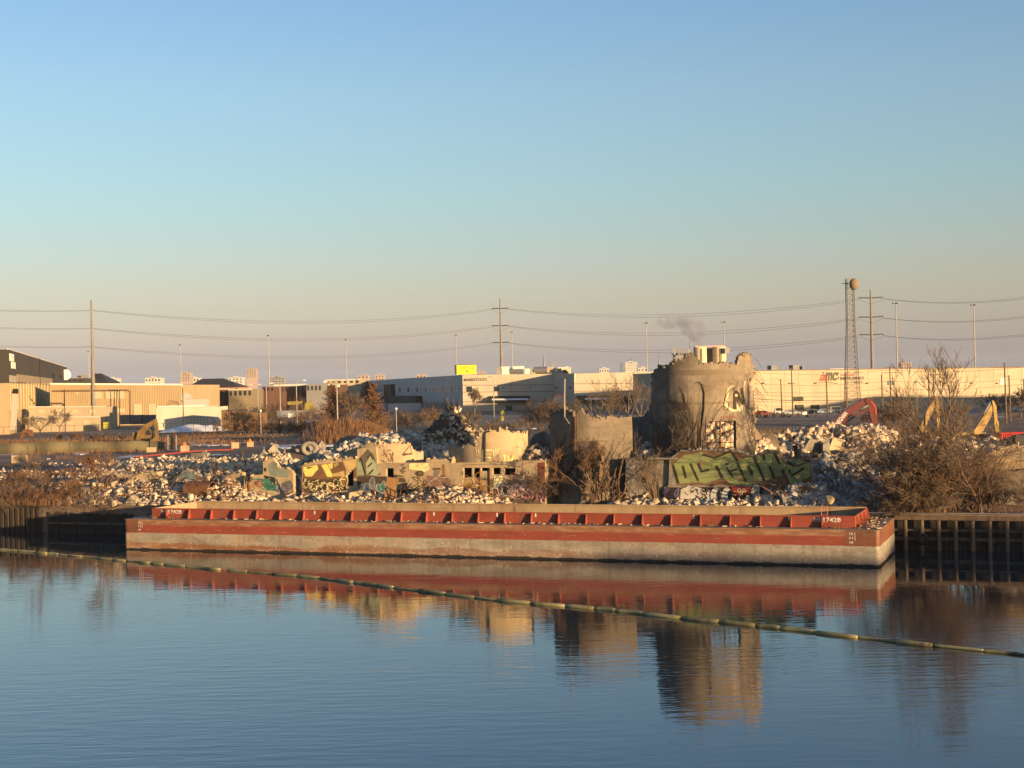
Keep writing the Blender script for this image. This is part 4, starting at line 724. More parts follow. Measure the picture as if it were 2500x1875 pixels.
# rusty tank fragment
tk = thing('rusty_tank_fragment', 'curled rusty steel tank fragment lying in the left rubble', 'scrap steel', W(494, 1215, 3.0)); mb = MB(); K = 14
for off, rr_2, yy0 in ((0, 1.15, 0),):
    ring = []
    for e, xx in ((0, 464), (1, 524)):
        o = W(xx, 1196 if e == 0 else 1199, 3.2)
        for i in range(K+1): a = R(-30+230*i/K); ring.append(o+Vector((0.1*math.cos(a), 0, 0))+N*(rr_2*math.cos(a))+Vector((0, 0, 0.85*math.sin(a))))
    mb.add(ring, [(i, i+1, K+1+i+1, K+1+i) for i in range(K)])
o = mb.build('curled_plate', rust, tk, fix=False); md = o.modifiers.new('thickness', 'SOLIDIFY'); md.thickness = 0.03
slab('folded_plate', plane(2.4), [(454, 1218), (466, 1204), (486, 1196), (490, 1206), (488, 1222), (470, 1224), (456, 1222)], mat('grey_sheet', (0.22, 0.18, 0.14), [((.14, .1, .07), 1, .45, .65)]), tk, 0.06)
for i, (x0, y0, x1, y1) in enumerate(((484, 1184, 515, 1222), (470, 1210, 545, 1206), (500, 1222, 598, 1196), (520, 1214, 570, 1212), (498, 1200, 540, 1218))):
    one(lambda m_: m_.beam(W(x0, y0, 2.2-.1*i), W(x1, y1, 2.6-.1*i), 0.14, 0.05), 'steel_strip', rust, tk)
# ruin on the right behind the shrub
rr1, SR1 = ruin('collapsed_wall', 'sunlit tan collapsed walls half hidden behind the right shrub', 9.0, jag([(2395, 1112), (2430, 1100), (2455, 1090), (2485, 1084), (2490, 1102), (2520, 1108), (2580, 1112)], 1.2, 6)+[(2580, 1225), (2400, 1232)], conc_l, (), 1.4)
slab('buttress', plane(7.0), jag([(2150, 1186), (2172, 1184)], .6, 5)+[(2174, 1230), (2152, 1232)], conc, rr1, 1.0)
slab('ledge', plane(6.5), [(2144, 1206), (2200, 1204), (2210, 1226), (2150, 1240)], conc_l, rr1, 1.0)
slab('broken_block', plane(7.6), jag([(2405, 1150), (2440, 1146), (2470, 1152), (2500, 1146), (2560, 1150)], 1.5, 6)+[(2560, 1205), (2470, 1212), (2410, 1206)], conc, rr1, 1.1)
slab('broken_block', plane(6.8), jag([(2430, 1182), (2475, 1176), (2520, 1184)], 1.5, 6)+[(2524, 1236), (2426, 1238)], conc_g, rr1, .8)
slab('ledge', plane(8.4), [(2400, 1120), (2500, 1108), (2580, 1110), (2580, 1122), (2490, 1124), (2405, 1136)], conc_l, rr1, .5)
# ================================================================== rubble
L_ = 'lying in the '
rubble('left_rubble', [(150, 1240), (225, 1178), (190, 1135), (400, 1122), (640, 1118), (735, 1128), (735, 1210), (700, 1235), (560, 1228), (470, 1240), (330, 1250)], 13000, 0.12, 0.62, rubm, 'pale broken concrete rubble covering the left bank', 70, 0.5, 1.15, 'pale concrete chunk lying in the left bank rubble field')
rubble('left_back_rubble', [(225, 1135), (400, 1118), (700, 1112), (730, 1135), (500, 1150), (300, 1150)], 3400, 0.2, 0.8, rubm, 'low band of pale rubble at the back of the left bank')
rubble('shore_rubble', [(560, 1236), (600, 1205), (740, 1200), (760, 1195), (930, 1205), (1000, 1215), (1075, 1180), (1160, 1215), (1270, 1238), (1270, 1250), (560, 1250)], 7500, 0.12, 0.55, rubm, 'rubble heaped along the shore below the graffiti walls', 34, 0.45, 0.95, 'sunlit concrete chunk lying in the shore rubble under the graffiti walls')
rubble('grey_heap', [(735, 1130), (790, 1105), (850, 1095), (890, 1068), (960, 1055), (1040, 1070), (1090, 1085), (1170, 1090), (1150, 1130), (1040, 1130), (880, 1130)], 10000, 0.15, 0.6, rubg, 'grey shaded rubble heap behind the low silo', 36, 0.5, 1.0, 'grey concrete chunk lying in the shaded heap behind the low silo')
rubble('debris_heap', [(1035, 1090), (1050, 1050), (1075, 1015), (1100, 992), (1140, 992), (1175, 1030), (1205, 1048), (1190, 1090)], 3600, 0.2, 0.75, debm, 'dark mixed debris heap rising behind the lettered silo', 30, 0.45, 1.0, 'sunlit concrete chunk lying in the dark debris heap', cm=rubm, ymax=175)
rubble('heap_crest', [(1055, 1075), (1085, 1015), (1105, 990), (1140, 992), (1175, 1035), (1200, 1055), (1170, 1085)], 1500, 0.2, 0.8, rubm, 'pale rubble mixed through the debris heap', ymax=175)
rubble('silo_heap', [(1525, 1130), (1560, 1100), (1585, 1070), (1610, 1095), (1640, 1120), (1640, 1130)], 700, 0.15, 0.5, rubg, 'cone of rubble on the grey annex roof', 8, 0.45, 0.8, 'pale concrete chunk lying in the rubble cone on the annex')
rubble('annex_rubble', [(1270, 1130), (1300, 1105), (1335, 1090), (1345, 1130)], 420, 0.12, 0.5, rubm, 'rubble spilling over the roof of the sagging annex')
rubble('right_shore_rubble', [(1480, 1250), (1490, 1222), (1560, 1218), (1640, 1226), (1800, 1226), (1920, 1214), (1985, 1192), (1985, 1250)], 2600, 0.12, 0.55, rubm, 'loose rubble along the shore below the green wall', 22, 0.4, 0.9, 'concrete chunk lying in the shore rubble under the green wall')
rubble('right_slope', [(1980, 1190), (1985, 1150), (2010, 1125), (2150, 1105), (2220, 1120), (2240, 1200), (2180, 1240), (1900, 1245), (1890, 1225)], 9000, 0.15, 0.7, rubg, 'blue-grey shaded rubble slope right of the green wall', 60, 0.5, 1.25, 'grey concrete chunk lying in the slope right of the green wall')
rubble('right_heap', [(1842, 1110), (1880, 1070), (1960, 1058), (2020, 1048), (2150, 1045), (2190, 1060), (2180, 1105), (2000, 1112)], 5600, 0.25, 0.8, rubm, 'pale rubble heap below the red excavator', 44, 0.6, 1.5, 'pale concrete chunk lying in the heap below the red excavator')
rubble('heap_debris', [(1842, 1100), (1900, 1068), (2060, 1060), (2100, 1090), (1980, 1110)], 1500, 0.2, 0.7, debm, 'dark debris mixed into the heap below the red excavator')
rubble('window_rubble', [(1715, 1100), (1715, 1025), (1805, 1025), (1805, 1100)], 700, 0.3, 1.1, rubm, 'sunlit rubble seen through the barred silo window')
rubble('shrub_rubble', [(2200, 1110), (2280, 1075), (2470, 1075), (2500, 1110), (2400, 1150), (2200, 1160)], 2400, 0.15, 0.7, rubm, 'rubble behind the big bare shrub')
rubble('left_bank_debris', [(0, 1240), (0, 1150), (120, 1120), (230, 1150), (220, 1240)], 1200, 0.12, 0.5, rubm, 'scattered stones under the left bank brush')
fines = mat('rubble_dust', (0.44, 0.37, 0.28), [((0.32, 0.265, 0.20), .5, .45, .65)], isl=.35)
rubble('fine_rubble', [(150, 1240), (225, 1178), (190, 1135), (400, 1122), (640, 1116), (735, 1128), (740, 1205), (930, 1205), (1075, 1180), (1160, 1215), (1270, 1238), (1270, 1250), (330, 1250)], 15000, 0.07, 0.17, fines, 'fine crushed concrete between the left and shore rubble', lift=.3)
rubble('fine_grey_rubble', [(1890, 1235), (1985, 1150), (2010, 1125), (1850, 1100), (1880, 1070), (2150, 1045), (2220, 1120), (2240, 1200), (2180, 1240)], 7000, 0.09, 0.2, fines, 'fine crushed concrete between the right rubble chunks', lift=.3)
# sticks, bars and bent steel poking out of the rubble
def sticks(label, poly, n_, m_, seed, L=(.6, 2.6), w_=(.02, .06), ymax=400):
    p = scatter_poly(poly, n_, ymax=ymax); r = np.random.default_rng(seed); V = []; segs = []
    for q_ in p:
        d = r.normal(0, 1, 3); d[2] = abs(d[2])*.7; d /= np.linalg.norm(d); l_ = r.uniform(*L); k = r.uniform(*w_); m2 = q_+d*l_*.5; e = m2+(d+r.normal(0, .35, 3))*l_*.5; segs += [(q_-d*.3, m2, k, k), (m2, e, k, k*.8)]
    segs = np.array([[*a, *b, x, y] for a, b, x, y in segs]); p0, p1 = segs[:, :3], segs[:, 3:6]; dd = p1-p0; dd /= np.linalg.norm(dd, axis=1)[:, None]; x = np.cross(dd, [[.3, .2, 1.]]); x /= np.linalg.norm(x, axis=1)[:, None]; y = np.cross(dd, x); R4 = []
    for P_, rr in ((p0, segs[:, 6]), (p1, segs[:, 7])):
        for a in (0, 2.09, 4.19): R4.append(P_+(x*math.cos(a)+y*math.sin(a))*rr[:, None])
    b = (np.arange(len(segs))*6)[:, None]; np_mesh('loose_bars', np.stack(R4, 1).reshape(-1, 3), np.concatenate([b+[[k, (k+1) % 3, 3+(k+1) % 3, 3+k]] for k in range(3)]), m_, label=label, cat='debris', kind='stuff')
sticks('bent rusty bars sticking out of the left rubble', [(230, 1240), (250, 1150), (700, 1125), (730, 1210), (560, 1230)], 260, rust, 1); sticks('splintered timber in the left rubble', [(230, 1240), (250, 1150), (700, 1125), (730, 1210), (560, 1230)], 160, wood, 2); sticks('rusty bars in the shore rubble below the walls', [(600, 1236), (760, 1200), (1080, 1185), (1260, 1236)], 140, rust, 3); sticks('rusty bars in the grey slope and pale heap at right', [(1860, 1230), (1990, 1130), (1860, 1080), (2150, 1050), (2200, 1110), (2180, 1235)], 240, rust, 4); sticks('bars and timber in the debris heap', [(1045, 1085), (1110, 1000), (1190, 1060)], 120, wood, 5, ymax=175)
# two tilted slabs that stand out, loose big pieces
for nm, lb, px, py, Y, sz, rot, m_ in (('tilted_slab', 'bright upright slab wedge in front of the red excavator heap', 2037, 1092, 170, (1.7, .6, 3.0), (0.1, 0.35, 0.4), conc_l), ('concrete_lump', 'brown-grey concrete lump beside the bright upright slab', 1988, 1090, 168, (2.6, 1.4, 2.2), (0.3, 0.4, 0.2), conc_g), ('concrete_lump', 'dark upright lump left of the bright upright slab', 2015, 1095, 167, (1.0, .9, 2.4), (0.1, 0.0, 0.2), rubg), ('concrete_slab', 'long flat slab at the foot of the excavator heap', 2090, 1100, 168, (7.5, 1.6, 1.3), (0.0, 0.0, -0.2), conc_l),
                                       ('yellow_boulder', 'yellow-painted boulder on the shore below the camouflage wall', 868, 1214, 129.3, (1.5, 1.0, 1.5), (0.2, 0.1, 0.3), conc_l), ('concrete_lump', 'pale round lump behind the barge ladder', 2025, 1221, 112, (1.0, .7, 1.0), (0.3, .2, 1), conc_l), ('concrete_lump', 'brown earth lump beside the foot of the tall silo', 1862, 1075, 165, (5.5, 3.5, 3.6), (0.1, 0.2, 0.3), debm), ('concrete_block', 'grey concrete barrier block on the dark site road', 486, 1114, 226, (2.9, .9, 1.0), None, conc_g)):
    V, Fc = ROCKS[7 if sz[0] < 3 else 0]; c_ = P(px, py, Y)
    if rot is None:
        mb = MB(); mb.obox(c_-U*1.45-Vector((0, 0, .5)), U*2.9, N*.9, (0, 0, 1.0)); mb.tube([c_+U*.2+N*.4+Vector((0, 0, .5)), c_+U*1.1+N*.4+Vector((0, 0, .75))], .2, 6); mb.build(nm, m_, label=lb, cat='concrete block')
    else:
        me = bpy.data.meshes.new(nm); me.from_pydata([tuple(v) for v in V], [], [tuple(int(i) for i in f) for f in Fc]); me.materials.append(m_); o = link(nm, me, label=lb, cat='concrete chunk'); o.location = c_; o.rotation_euler = rot; o.scale = sz
# grey boulders / sacks pile
for i in range(26):
    px_ = random.uniform(650, 830); top = np.interp(px_, [650, 740, 760, 830], [1092, 1084, 1084, 1100]); py_ = random.uniform(top+4, 1116); Y = 219-(py_-1085)*.12
    V, Fc = ROCKS[[0, 4, 7, 1][i % 4]]; key = ('boulder', i % 4)
    if key not in MATS:
        me = bpy.data.meshes.new('boulder'); bm = bmesh.new(); vs = [bm.verts.new(tuple(v)) for v in V]; [bm.faces.new([vs[int(k)] for k in f]) for f in Fc]; bmesh.ops.subdivide_edges(bm, edges=bm.edges, cuts=1, use_grid_fill=True, smooth=0.6); bm.to_mesh(me); bm.free(); me.materials.append(conc_g); MATS[key] = me
    o = link('grey_boulder', MATS[key], label='smooth grey boulder in the low pile beyond the left rubble', cat='boulder', group='grey boulders beyond the left rubble'); sz = random.uniform(1.0, 2.4); o.location = P(px_, py_, Y); o.rotation_euler = (random.random(), random.random(), random.random()*3); o.scale = (sz*1.2, sz, sz*.8)
mb = MB(); c_ = P(756, 1095, 214); nn, mm = 16, 7
mb.add([c_+(Vector((1, 0, 0))*math.cos(a)+Vector((0, 0, .8))*math.sin(a))*(1.0+.42*math.cos(b))+Vector((0, 1, 0))*(.5*math.sin(b)) for a in [2*math.pi*i/nn for i in range(nn)] for b in [2*math.pi*j/mm for j in range(mm)]], [(i*mm+j, ((i+1) % nn)*mm+j, ((i+1) % nn)*mm+(j+1) % mm, i*mm+(j+1) % mm) for i in range(nn) for j in range(mm)])
mb.build('concrete_pipe_ring', conc_g, smooth=True, label='grey concrete pipe ring on top of the boulder pile', cat='pipe ring')
# ================================================================== vegetation kit
def seg_mesh(segs, sides=3):
    """segs: list of (p0, p1, r0, r1) -> numpy prism tubes"""
    A = np.array([[*s_[0], *s_[1], s_[2], s_[3]] for s_ in segs]); p0, p1, r0, r1 = A[:, :3], A[:, 3:6], A[:, 6], A[:, 7]
    d = p1-p0; d /= np.linalg.norm(d, axis=1)[:, None]+1e-9; ref = np.where(np.abs(d[:, 2:3]) > 0.9, [[1., 0, 0]], [[0, 0, 1.]]); x = np.cross(d, ref); x /= np.linalg.norm(x, axis=1)[:, None]; y = np.cross(d, x)
    ring = []
    for p, r in ((p0, r0), (p1, r1)):
        for k in range(sides): a = 2*math.pi*k/sides; ring.append(p+(x*math.cos(a)+y*math.sin(a))*r[:, None])
    V = np.stack(ring, 1).reshape(-1, 3); b = (np.arange(len(A))*2*sides)[:, None]
    Fc = np.concatenate([b+np.array([[k, (k+1) % sides, sides+(k+1) % sides, sides+k]]) for k in range(sides)]); return V, Fc
def grow(r, p, d, L, rad, lv, out_, spread=0.55, droop=0.0, kids=(3, 5), taper=0.7, up=0.25, shrink=0.62, segn=4):
    pts = [np.array(p, float)]; dd = np.array(d, float); dd /= np.linalg.norm(dd)
    for i in range(segn):
        dd = dd+r.normal(0, 0.13, 3)+np.array([0, 0, up*0.12-droop*0.12]); dd /= np.linalg.norm(dd); pts.append(pts[-1]+dd*L/segn)
    n_ = len(pts)-1
    for i in range(n_): out_.append((pts[i], pts[i+1], rad*(1-(1-taper)*i/n_), rad*(1-(1-taper)*(i+1)/n_)))
    if lv <= 0: return
    for k in range(int(r.integers(kids[0], kids[1]+1))):
        f = r.uniform(0.3, 1.0); i = min(int(f*n_), n_-1); q_ = pts[i]+(pts[i+1]-pts[i])*(f*n_-i); a = r.normal(0, 1, 3); a -= a.dot(dd)*dd; a /= np.linalg.norm(a)+1e-9
        nd = dd*math.cos(spread*r.uniform(.6, 1.4))+a*math.sin(spread*r.uniform(.6, 1.4)); grow(r, q_, nd, L*shrink*r.uniform(.7, 1.15), max(rad*taper*0.62, 0.004), lv-1, out_, spread, droop, kids, taper, up, shrink, segn)
def bare_tree(name, label, base, h, seed, lv=4, trunk=0.28, rad=None, m_=twig, spread=0.6, kids=(3, 5), group=None, cat='tree', minr=0.0, up=0.3):
    r = np.random.default_rng(seed); rad = rad or h*0.018; t = thing(name, label, cat, base, group); b = np.array(base, float); seg = []; tr = []
    pts = [b-np.array([0, 0, .3]), b+np.array([r.normal(0, .02)*h, 0, h*trunk*.5]), b+np.array([r.normal(0, .03)*h, r.normal(0, .03)*h, h*trunk])]
    tr = [(pts[0], pts[1], rad*1.15, rad), (pts[1], pts[2], rad, rad*.85)]
    for k in range(int(r.integers(4, 7))):
        a = r.uniform(0, 6.28); d = (math.cos(a)*spread*1.1, math.sin(a)*spread*1.1, 1.0); s_ = pts[1]+(pts[2]-pts[1])*r.uniform(.3, 1); grow(r, s_, d, h*(1-trunk)*r.uniform(.5, .68), rad*.55, lv-1, seg, spread, 0, kids, up=up)
    if minr: seg = [(p, q_, max(r0, minr), max(r1, minr)) for p, q_, r0, r1 in seg]
    V, Fc = seg_mesh(tr, 6); np_mesh('trunk', V, Fc, bark, t); V, Fc = seg_mesh(seg); np_mesh('crown', V, Fc, m_, t); return t
def brush(name, label, pts, h, seed, stems=14, lv=2, m_=twig, rad=0.02, spread=0.6, kids=(3, 5), lean=0.45, group=None, cat='shrub', minr=0.0, shrink=0.6):
    """many-stemmed bush rooted at several ground points"""
    r = np.random.default_rng(seed); c_ = np.mean(np.array([tuple(p) for p in pts]), 0); t = thing(name, label, cat, tuple(c_), group); seg = []; st_ = []
    for p in pts:
        for k in range(stems):
            a = r.uniform(0, 6.28); d = (math.cos(a)*lean*r.uniform(.2, 1.3), math.sin(a)*lean*r.uniform(.2, 1.3), 1); hh = h*r.uniform(.55, 1.0); b = np.array(tuple(p))+np.array([r.normal(0, .25), r.normal(0, .25), -.1]); tmp = []
            grow(r, b, d, hh, rad*r.uniform(.7, 1.4), lv, tmp, spread, 0.15, kids, shrink=shrink); st_ += tmp[:4]; seg += tmp[4:]
    if minr: seg = [(p, q_, max(r0, minr), max(r1, minr)) for p, q_, r0, r1 in seg]; st_ = [(p, q_, max(r0, minr), max(r1, minr)) for p, q_, r0, r1 in st_]
    V, Fc = seg_mesh(st_, 4); np_mesh('stem', V, Fc, bark, t, kind='stuff')
    if seg: V, Fc = seg_mesh(seg); np_mesh('twigs', V, Fc, m_, t, kind='stuff')
    return t
def reeds(name, label, pts, n_, h, seed, m_=reed, w_=0.03, sd=1.0, cat='reeds'):
    r = np.random.default_rng(seed); P0 = np.array([tuple(p) for p in pts]); b = P0[r.integers(0, len(P0), n_)]+np.concatenate([r.normal(0, sd, (n_, 2)), np.zeros((n_, 1))], 1); b[:, 2] = np.where(b[:, 1] < 330, gz(b[:, 0], b[:, 1]), GZ)-.05
    a = r.uniform(0, 6.28, n_); ln = r.uniform(.05, .45, n_); hh = h*r.uniform(.45, 1, n_); d = np.stack([np.cos(a)*ln*hh, np.sin(a)*ln*hh, hh], 1); s_ = np.stack([np.sin(a), -np.cos(a), a*0], 1)*w_*.5
    mid = b+d*np.array([.35, .35, .6]); V = np.stack([b-s_, b+s_, mid+s_, mid-s_, b+d], 1).reshape(-1, 3); k = (np.arange(n_)*5)[:, None]
    me = bpy.data.meshes.new(name); T = np.concatenate([k+[[0, 1, 2]], k+[[0, 2, 3]], k+[[3, 2, 4]]]); return np_mesh(name, V, T, m_, label=label, cat=cat, kind='stuff')
def ginterp(*pp): return [G(x, y) for x, y in pp]
def gp(px, py):                                        # a pixel to the real ground surface
    a, b = uv(px, py); Y = 100.0
    while Y < 330:
        if float(gzf(np.array([a*Y]), np.array([Y]))[0]) >= H-b*Y and (a*Y)*N.x+(Y-121)*N.y > .2: break
        Y += 0.4
    return Vector((a*Y, Y, H-b*Y))
# ---- big shrub on the right (leaning many-stemmed, twig clouds) and its sapling
bs_pts = [bank(s_at(px), t, GZ) for px, t in ((2195, 1.0), (2215, 2.0), (2240, 1.2), (2262, 2.6), (2290, 1.4), (2330, 3.0), (2180, 3.0), (2365, 2.0), (2400, 2.5))]
t = brush('bare_shrub', 'huge tangled bare brown shrub on the right bank beside the barge', bs_pts, 5.7, 21, stems=5, lv=4, m_=twig, rad=0.055, spread=0.62, kids=(3, 5), lean=0.95, minr=0.011, shrink=0.58)
bare_tree('bare_tree', 'tall thin bare tree rising out of the tangled right shrub', bank(s_at(2300), 2.2, GZ), 12.6, 5, lv=5, trunk=0.30, rad=.15, spread=0.42, minr=0.012, up=.6)
brush('low_brush', 'low twiggy brush hanging over the dock edge at right', [bank(s_at(px), 0.6, GZ) for px in (2185, 2205, 2230, 2255, 2280)], 1.8, 23, stems=14, lv=3, rad=.02, lean=1.2, minr=.009)
brush('sapling_clump', 'thin pale saplings behind the dock at the right edge', [bank(s_at(px), 1.5, GZ) for px in (2395, 2440, 2495)], 4.2, 24, stems=2, lv=2, rad=.03, lean=.3, minr=.01)
# ---- left bank brush
brush('bank_brush', 'brown tangled brush covering the far left bank', [gp(px, py) for px, py in ((10, 1240), (40, 1225), (75, 1238), (100, 1220), (130, 1235), (165, 1226), (20, 1200), (60, 1195), (190, 1218), (110, 1195))], 1.7, 31, stems=9, lv=3, m_=twigr, rad=.022, lean=1.1, minr=.010)
bare_tree('bare_bush', 'fan-shaped bare bush near the left edge before the screen fence', gp(105, 1222), 5.6, 33, lv=4, trunk=.3, rad=.06, spread=.34, minr=.011, cat='shrub', up=.8)
bare_tree('bare_sapling', 'reddish bare sapling standing on the bank edge left of the barge', bank(s_at(240), .5, GZ-.2), 5.6, 34, lv=5, trunk=.25, rad=.06, m_=twigr, spread=.36, minr=.011, up=.7)
brush('bank_twigs', 'dark twigs hanging down the bank left of the barge', [bank(s_at(px), .1, 1.6) for px in (215, 245, 275, 60, 20)], 2.4, 35, stems=8, lv=2, rad=.015, lean=.9, minr=.008)
# ---- centre: brush and vine-strangled stump before the middle silo
brush('riverside_brush', 'grey-brown brush in front of the middle silo', [gp(px, py) for px, py in ((1305, 1225), (1330, 1222), (1352, 1226), (1375, 1222), (1400, 1228), (1430, 1228))], 2.2, 41, stems=8, lv=3, m_=twig, rad=.02, lean=.7, minr=.010)
bare_tree('bare_sapling', 'pale spreading bare sapling before the dark side of the middle silo', bank(s_at(1408), 2.4, GZ), 6.0, 42, lv=5, trunk=.22, rad=.06, m_=twigr, spread=.5, minr=.010)
stp = thing('dead_stump', 'brown vine-strangled dead tree stump against the middle silo', 'tree stump', bank(s_at(1465), 2.6, GZ)); mb = MB()
mb.tube([W(1452, 1238, 2.6), W(1458, 1195, 2.7), W(1464, 1150, 2.8), W(1468, 1112, 2.8)], [.62, .5, .38, .24], 9); mb.build('trunk', bark, stp); mb = MB(); rr = random.Random(5)
for i in range(46):
    x, y = 1440+rr.uniform(0, 70), rr.uniform(1185, 1236); pts = []; an = rr.uniform(-1.2, 1.2)
    for k in range(7): pts.append(W(x, y, 2.2+rr.uniform(-.1, .1))); x += math.sin(an)*6; y -= math.cos(an)*rr.uniform(4, 12); an += rr.uniform(-.5, .5)
    mb.tube(pts, rr.uniform(.025, .07), 4)
for pts in ([(1472, 1130), (1482, 1134), (1487, 1144), (1484, 1160), (1480, 1168)], [(1470, 1126), (1466, 1106), (1471, 1098)], [(1498, 1225), (1508, 1180), (1516, 1140), (1524, 1112)], [(1502, 1210), (1510, 1168), (1519, 1122)]): mb.tube([W(x, y, 2.5) for x, y in pts], .07, 5)
mb.build('root_tangle', bark, stp, kind='stuff')
brush('annex_sapling', 'thin sapling in front of the grey annex', [gp(1604, 1226), gp(1598, 1228)], 3.6, 44, stems=4, lv=3, rad=.02, lean=.25, minr=.009)
# ---- reeds and dry grass
reeds('dry_reeds', 'orange-brown dry reeds on the earth mound below the rusty trees', [P(px, 1064, 280+random.uniform(-6, 12)) for px in range(790, 950, 6)], 4600, 2.3, 51, w_=.06, sd=1.8)
reeds('left_dry_grass', 'tall dry orange grass behind the left screen fence', [P(px, 1070, 276) for px in range(-20, 150, 7)], 2600, 2.6, 52, w_=.06, sd=2.4)
reeds('fence_weeds', 'dry weeds along the foot of the green screen fence', [P(px, 1100, 255) for px in range(30, 420, 9)], 800, .8, 53, w_=.04, sd=1.2)
reeds('right_dry_grass', 'dark brown grass strip beyond the right rubble heap', [P(px, 1040, 240+random.uniform(-10, 25)) for px in range(1850, 2260, 7)], 6500, 1.9, 54, m_=mat('dark_grass', (0.16, 0.10, 0.06), isl=.3), w_=.08, sd=4.0)
reeds('bank_grass', 'dry tufts among the stones on the left bank', [gp(px, py) for px, py in [(random.uniform(0, 240), random.uniform(1120, 1240)) for _ in range(40)]], 3800, .9, 55, w_=.03, sd=.8)
# ---- rusty conifers and mid-distance bare trees
leafm = mat('rust_needles', (0.20, 0.10, 0.055), [((0.125, 0.068, 0.042), 0.5, .4, .65)], isl=.4)
def conifer(label, base, h, wd, seed, n_=3000):
    r = np.random.default_rng(seed); t = thing('rusty_conifer', label, 'tree', base, 'rust-brown conifers before the shaded warehouse'); b = np.array(tuple(base)); seg = [(b-[0, 0, .3], b+[0, 0, h*.95], h*.018, .03)]; tips = []
    for i in range(210):
        f = r.uniform(.08, .98); a = r.uniform(0, 6.28); L = wd*.5*(1-f)**.75*r.uniform(.6, 1.15)+.15; p = b+np.array([0, 0, h*f]); q_ = p+np.array([math.cos(a)*L, math.sin(a)*L, L*r.uniform(.1, .6)]); seg.append((p, q_, .05, .015)); tips.append((p, q_))
    V, Fc = seg_mesh(seg, 4); np_mesh('trunk', V, Fc, bark, t); tp = np.array([[*p, *q_] for p, q_ in tips]); I = r.integers(0, len(tp), n_); f = r.uniform(.15, 1.05, n_)[:, None]; c_ = tp[I, :3]*(1-f)+tp[I, 3:]*f+r.normal(0, .16, (n_, 3)); Rm = rand_rot(n_, r); sz = r.uniform(.14, .40, n_)
    q_ = np.array([[-1, -.5, 0], [1, -.4, 0], [.9, .5, 0], [-.8, .5, 0]])*.5; V = np.einsum('nij,kj->nki', Rm, q_)*sz[:, None, None]+c_[:, None]; np_mesh('crown', V.reshape(-1, 3), np.arange(n_*4).reshape(-1, 4), leafm, t); return t
for lb, px, py0, py1, Y, wd, sd_ in (('broad rust-brown conifer left of the dark bare tree', 812, 938, 1045, 330, 10.5, 61), ('pointed rust-brown conifer standing before the shaded warehouse wall', 913, 934, 1048, 320, 8.5, 62)):
    b = P(px, py1, Y); conifer(lb, Vector((b.x, b.y, GZ)), P(px, py0, Y).z-GZ, wd, sd_)
def tree_px(label, px, ytop, Y, seed, name='bare_tree', **k):
    p = P(px, ytop, Y); return bare_tree(name, label, Vector((p.x, Y, GZ)), p.z-GZ, seed, **k)
tree_px('dark bare tree between the two rusty conifers', 856, 948, 345, 71, m_=twig, lv=5, minr=.03, spread=.5)
tree_px('bare tree before the lit market warehouse corner', 1158, 938, 470, 72, lv=5, minr=.035, spread=.5)
tree_px('small bare tree in the yard before the long tan building', 145, 995, 400, 73, lv=4, minr=.03, spread=.6)
tree_px('very small bare tree at the left end of the yard', 68, 1005, 400, 74, lv=4, minr=.03, spread=.6)
tree_px('bare tree by the fence behind the debris heap', 1046, 1000, 330, 75, lv=4, minr=.025, spread=.6)
tree_px('bare tree at the far right edge beyond the utility pole', 2492, 945, 330, 76, lv=5, minr=.03, spread=.6)
for i, (px, yt) in enumerate(((1452, 938), (1490, 925), (1530, 918), (1566, 912), (1592, 920))):
    tree_px(['leftmost of five bare trees beside the tall silo', 'second of five bare trees beside the tall silo', 'middle of five bare trees beside the tall silo', 'fourth of five bare trees beside the tall silo', 'bare tree partly hidden by the left edge of the tall silo'][i], px, yt, 300+i*5, 80+i, m_=twig, lv=5, minr=.020, spread=.5, trunk=.22, group='bare trees left of the tall silo', kids=(2, 4))
for i, (px, yt, Y, lb) in enumerate(((1010, 1003, 380, 'brown hedge bushes left of the debris heap'), (1070, 1000, 390, 'brown hedge bushes behind the debris heap'), (1130, 1005, 400, 'dark bushes below the market lettering'), (1330, 985, 330, 'brown thicket left of the middle silo'), (1360, 975, 320, 'taller brown thicket beside the leaning pole'), (640, 1028, 345, 'round brown bushes near the globe lamp'), (700, 1030, 345, 'round brown bushes right of the globe lamp'), (750, 1026, 340, 'brown bushes below the white notice sign'), (960, 1015, 350, 'brown bushes before the white truck trailer'), (900, 1025, 330, 'brown undergrowth at the foot of the pointed conifer'), (1880, 1010, 380, 'brown bushes below the parked cars'), (1960, 1012, 380, 'rust-brown bushes below the white notice board'), (2180, 985, 300, 'brown thicket left of the yellow excavator arms'), (2150, 1000, 310, 'brown thicket right of the red excavator arm'), (2440, 960, 410, 'dark bushes near the far right parked car'))):
    a, b = uv(px, yt); hh = H-b*Y-GZ; brush('brown_thicket', lb, [Vector((a*Y+dx, Y+random.uniform(-2, 2), GZ)) for dx in (-3.5, -1.2, 1.2, 3.5)], hh*.8, 90+i, stems=7, lv=3, m_=twigr if i % 2 else twig, rad=.04, lean=.6, minr=.024, group='brown thickets in the middle distance')
brush('dense_bush', 'dense rounded reddish-brown bush under the tall thin bare tree', [bank(s_at(px), t, GZ) for px, t in ((2180, 1.6), (2230, 2.6), (2275, 2.0), (2320, 2.4), (2370, 2.8))], 3.6, 27, stems=10, lv=3, m_=twigr, rad=.035, lean=.9, minr=.011, shrink=.62)
brush('right_bank_scrub', 'dry scrub on the bank before the collapsed walls', [bank(s_at(px), t, GZ) for px, t in ((2410, 3.5), (2440, 2.0), (2470, 3.0), (2500, 1.5), (2530, 2.5))], 2.4, 28, stems=7, lv=3, m_=twig, rad=.02, lean=.8, minr=.010)
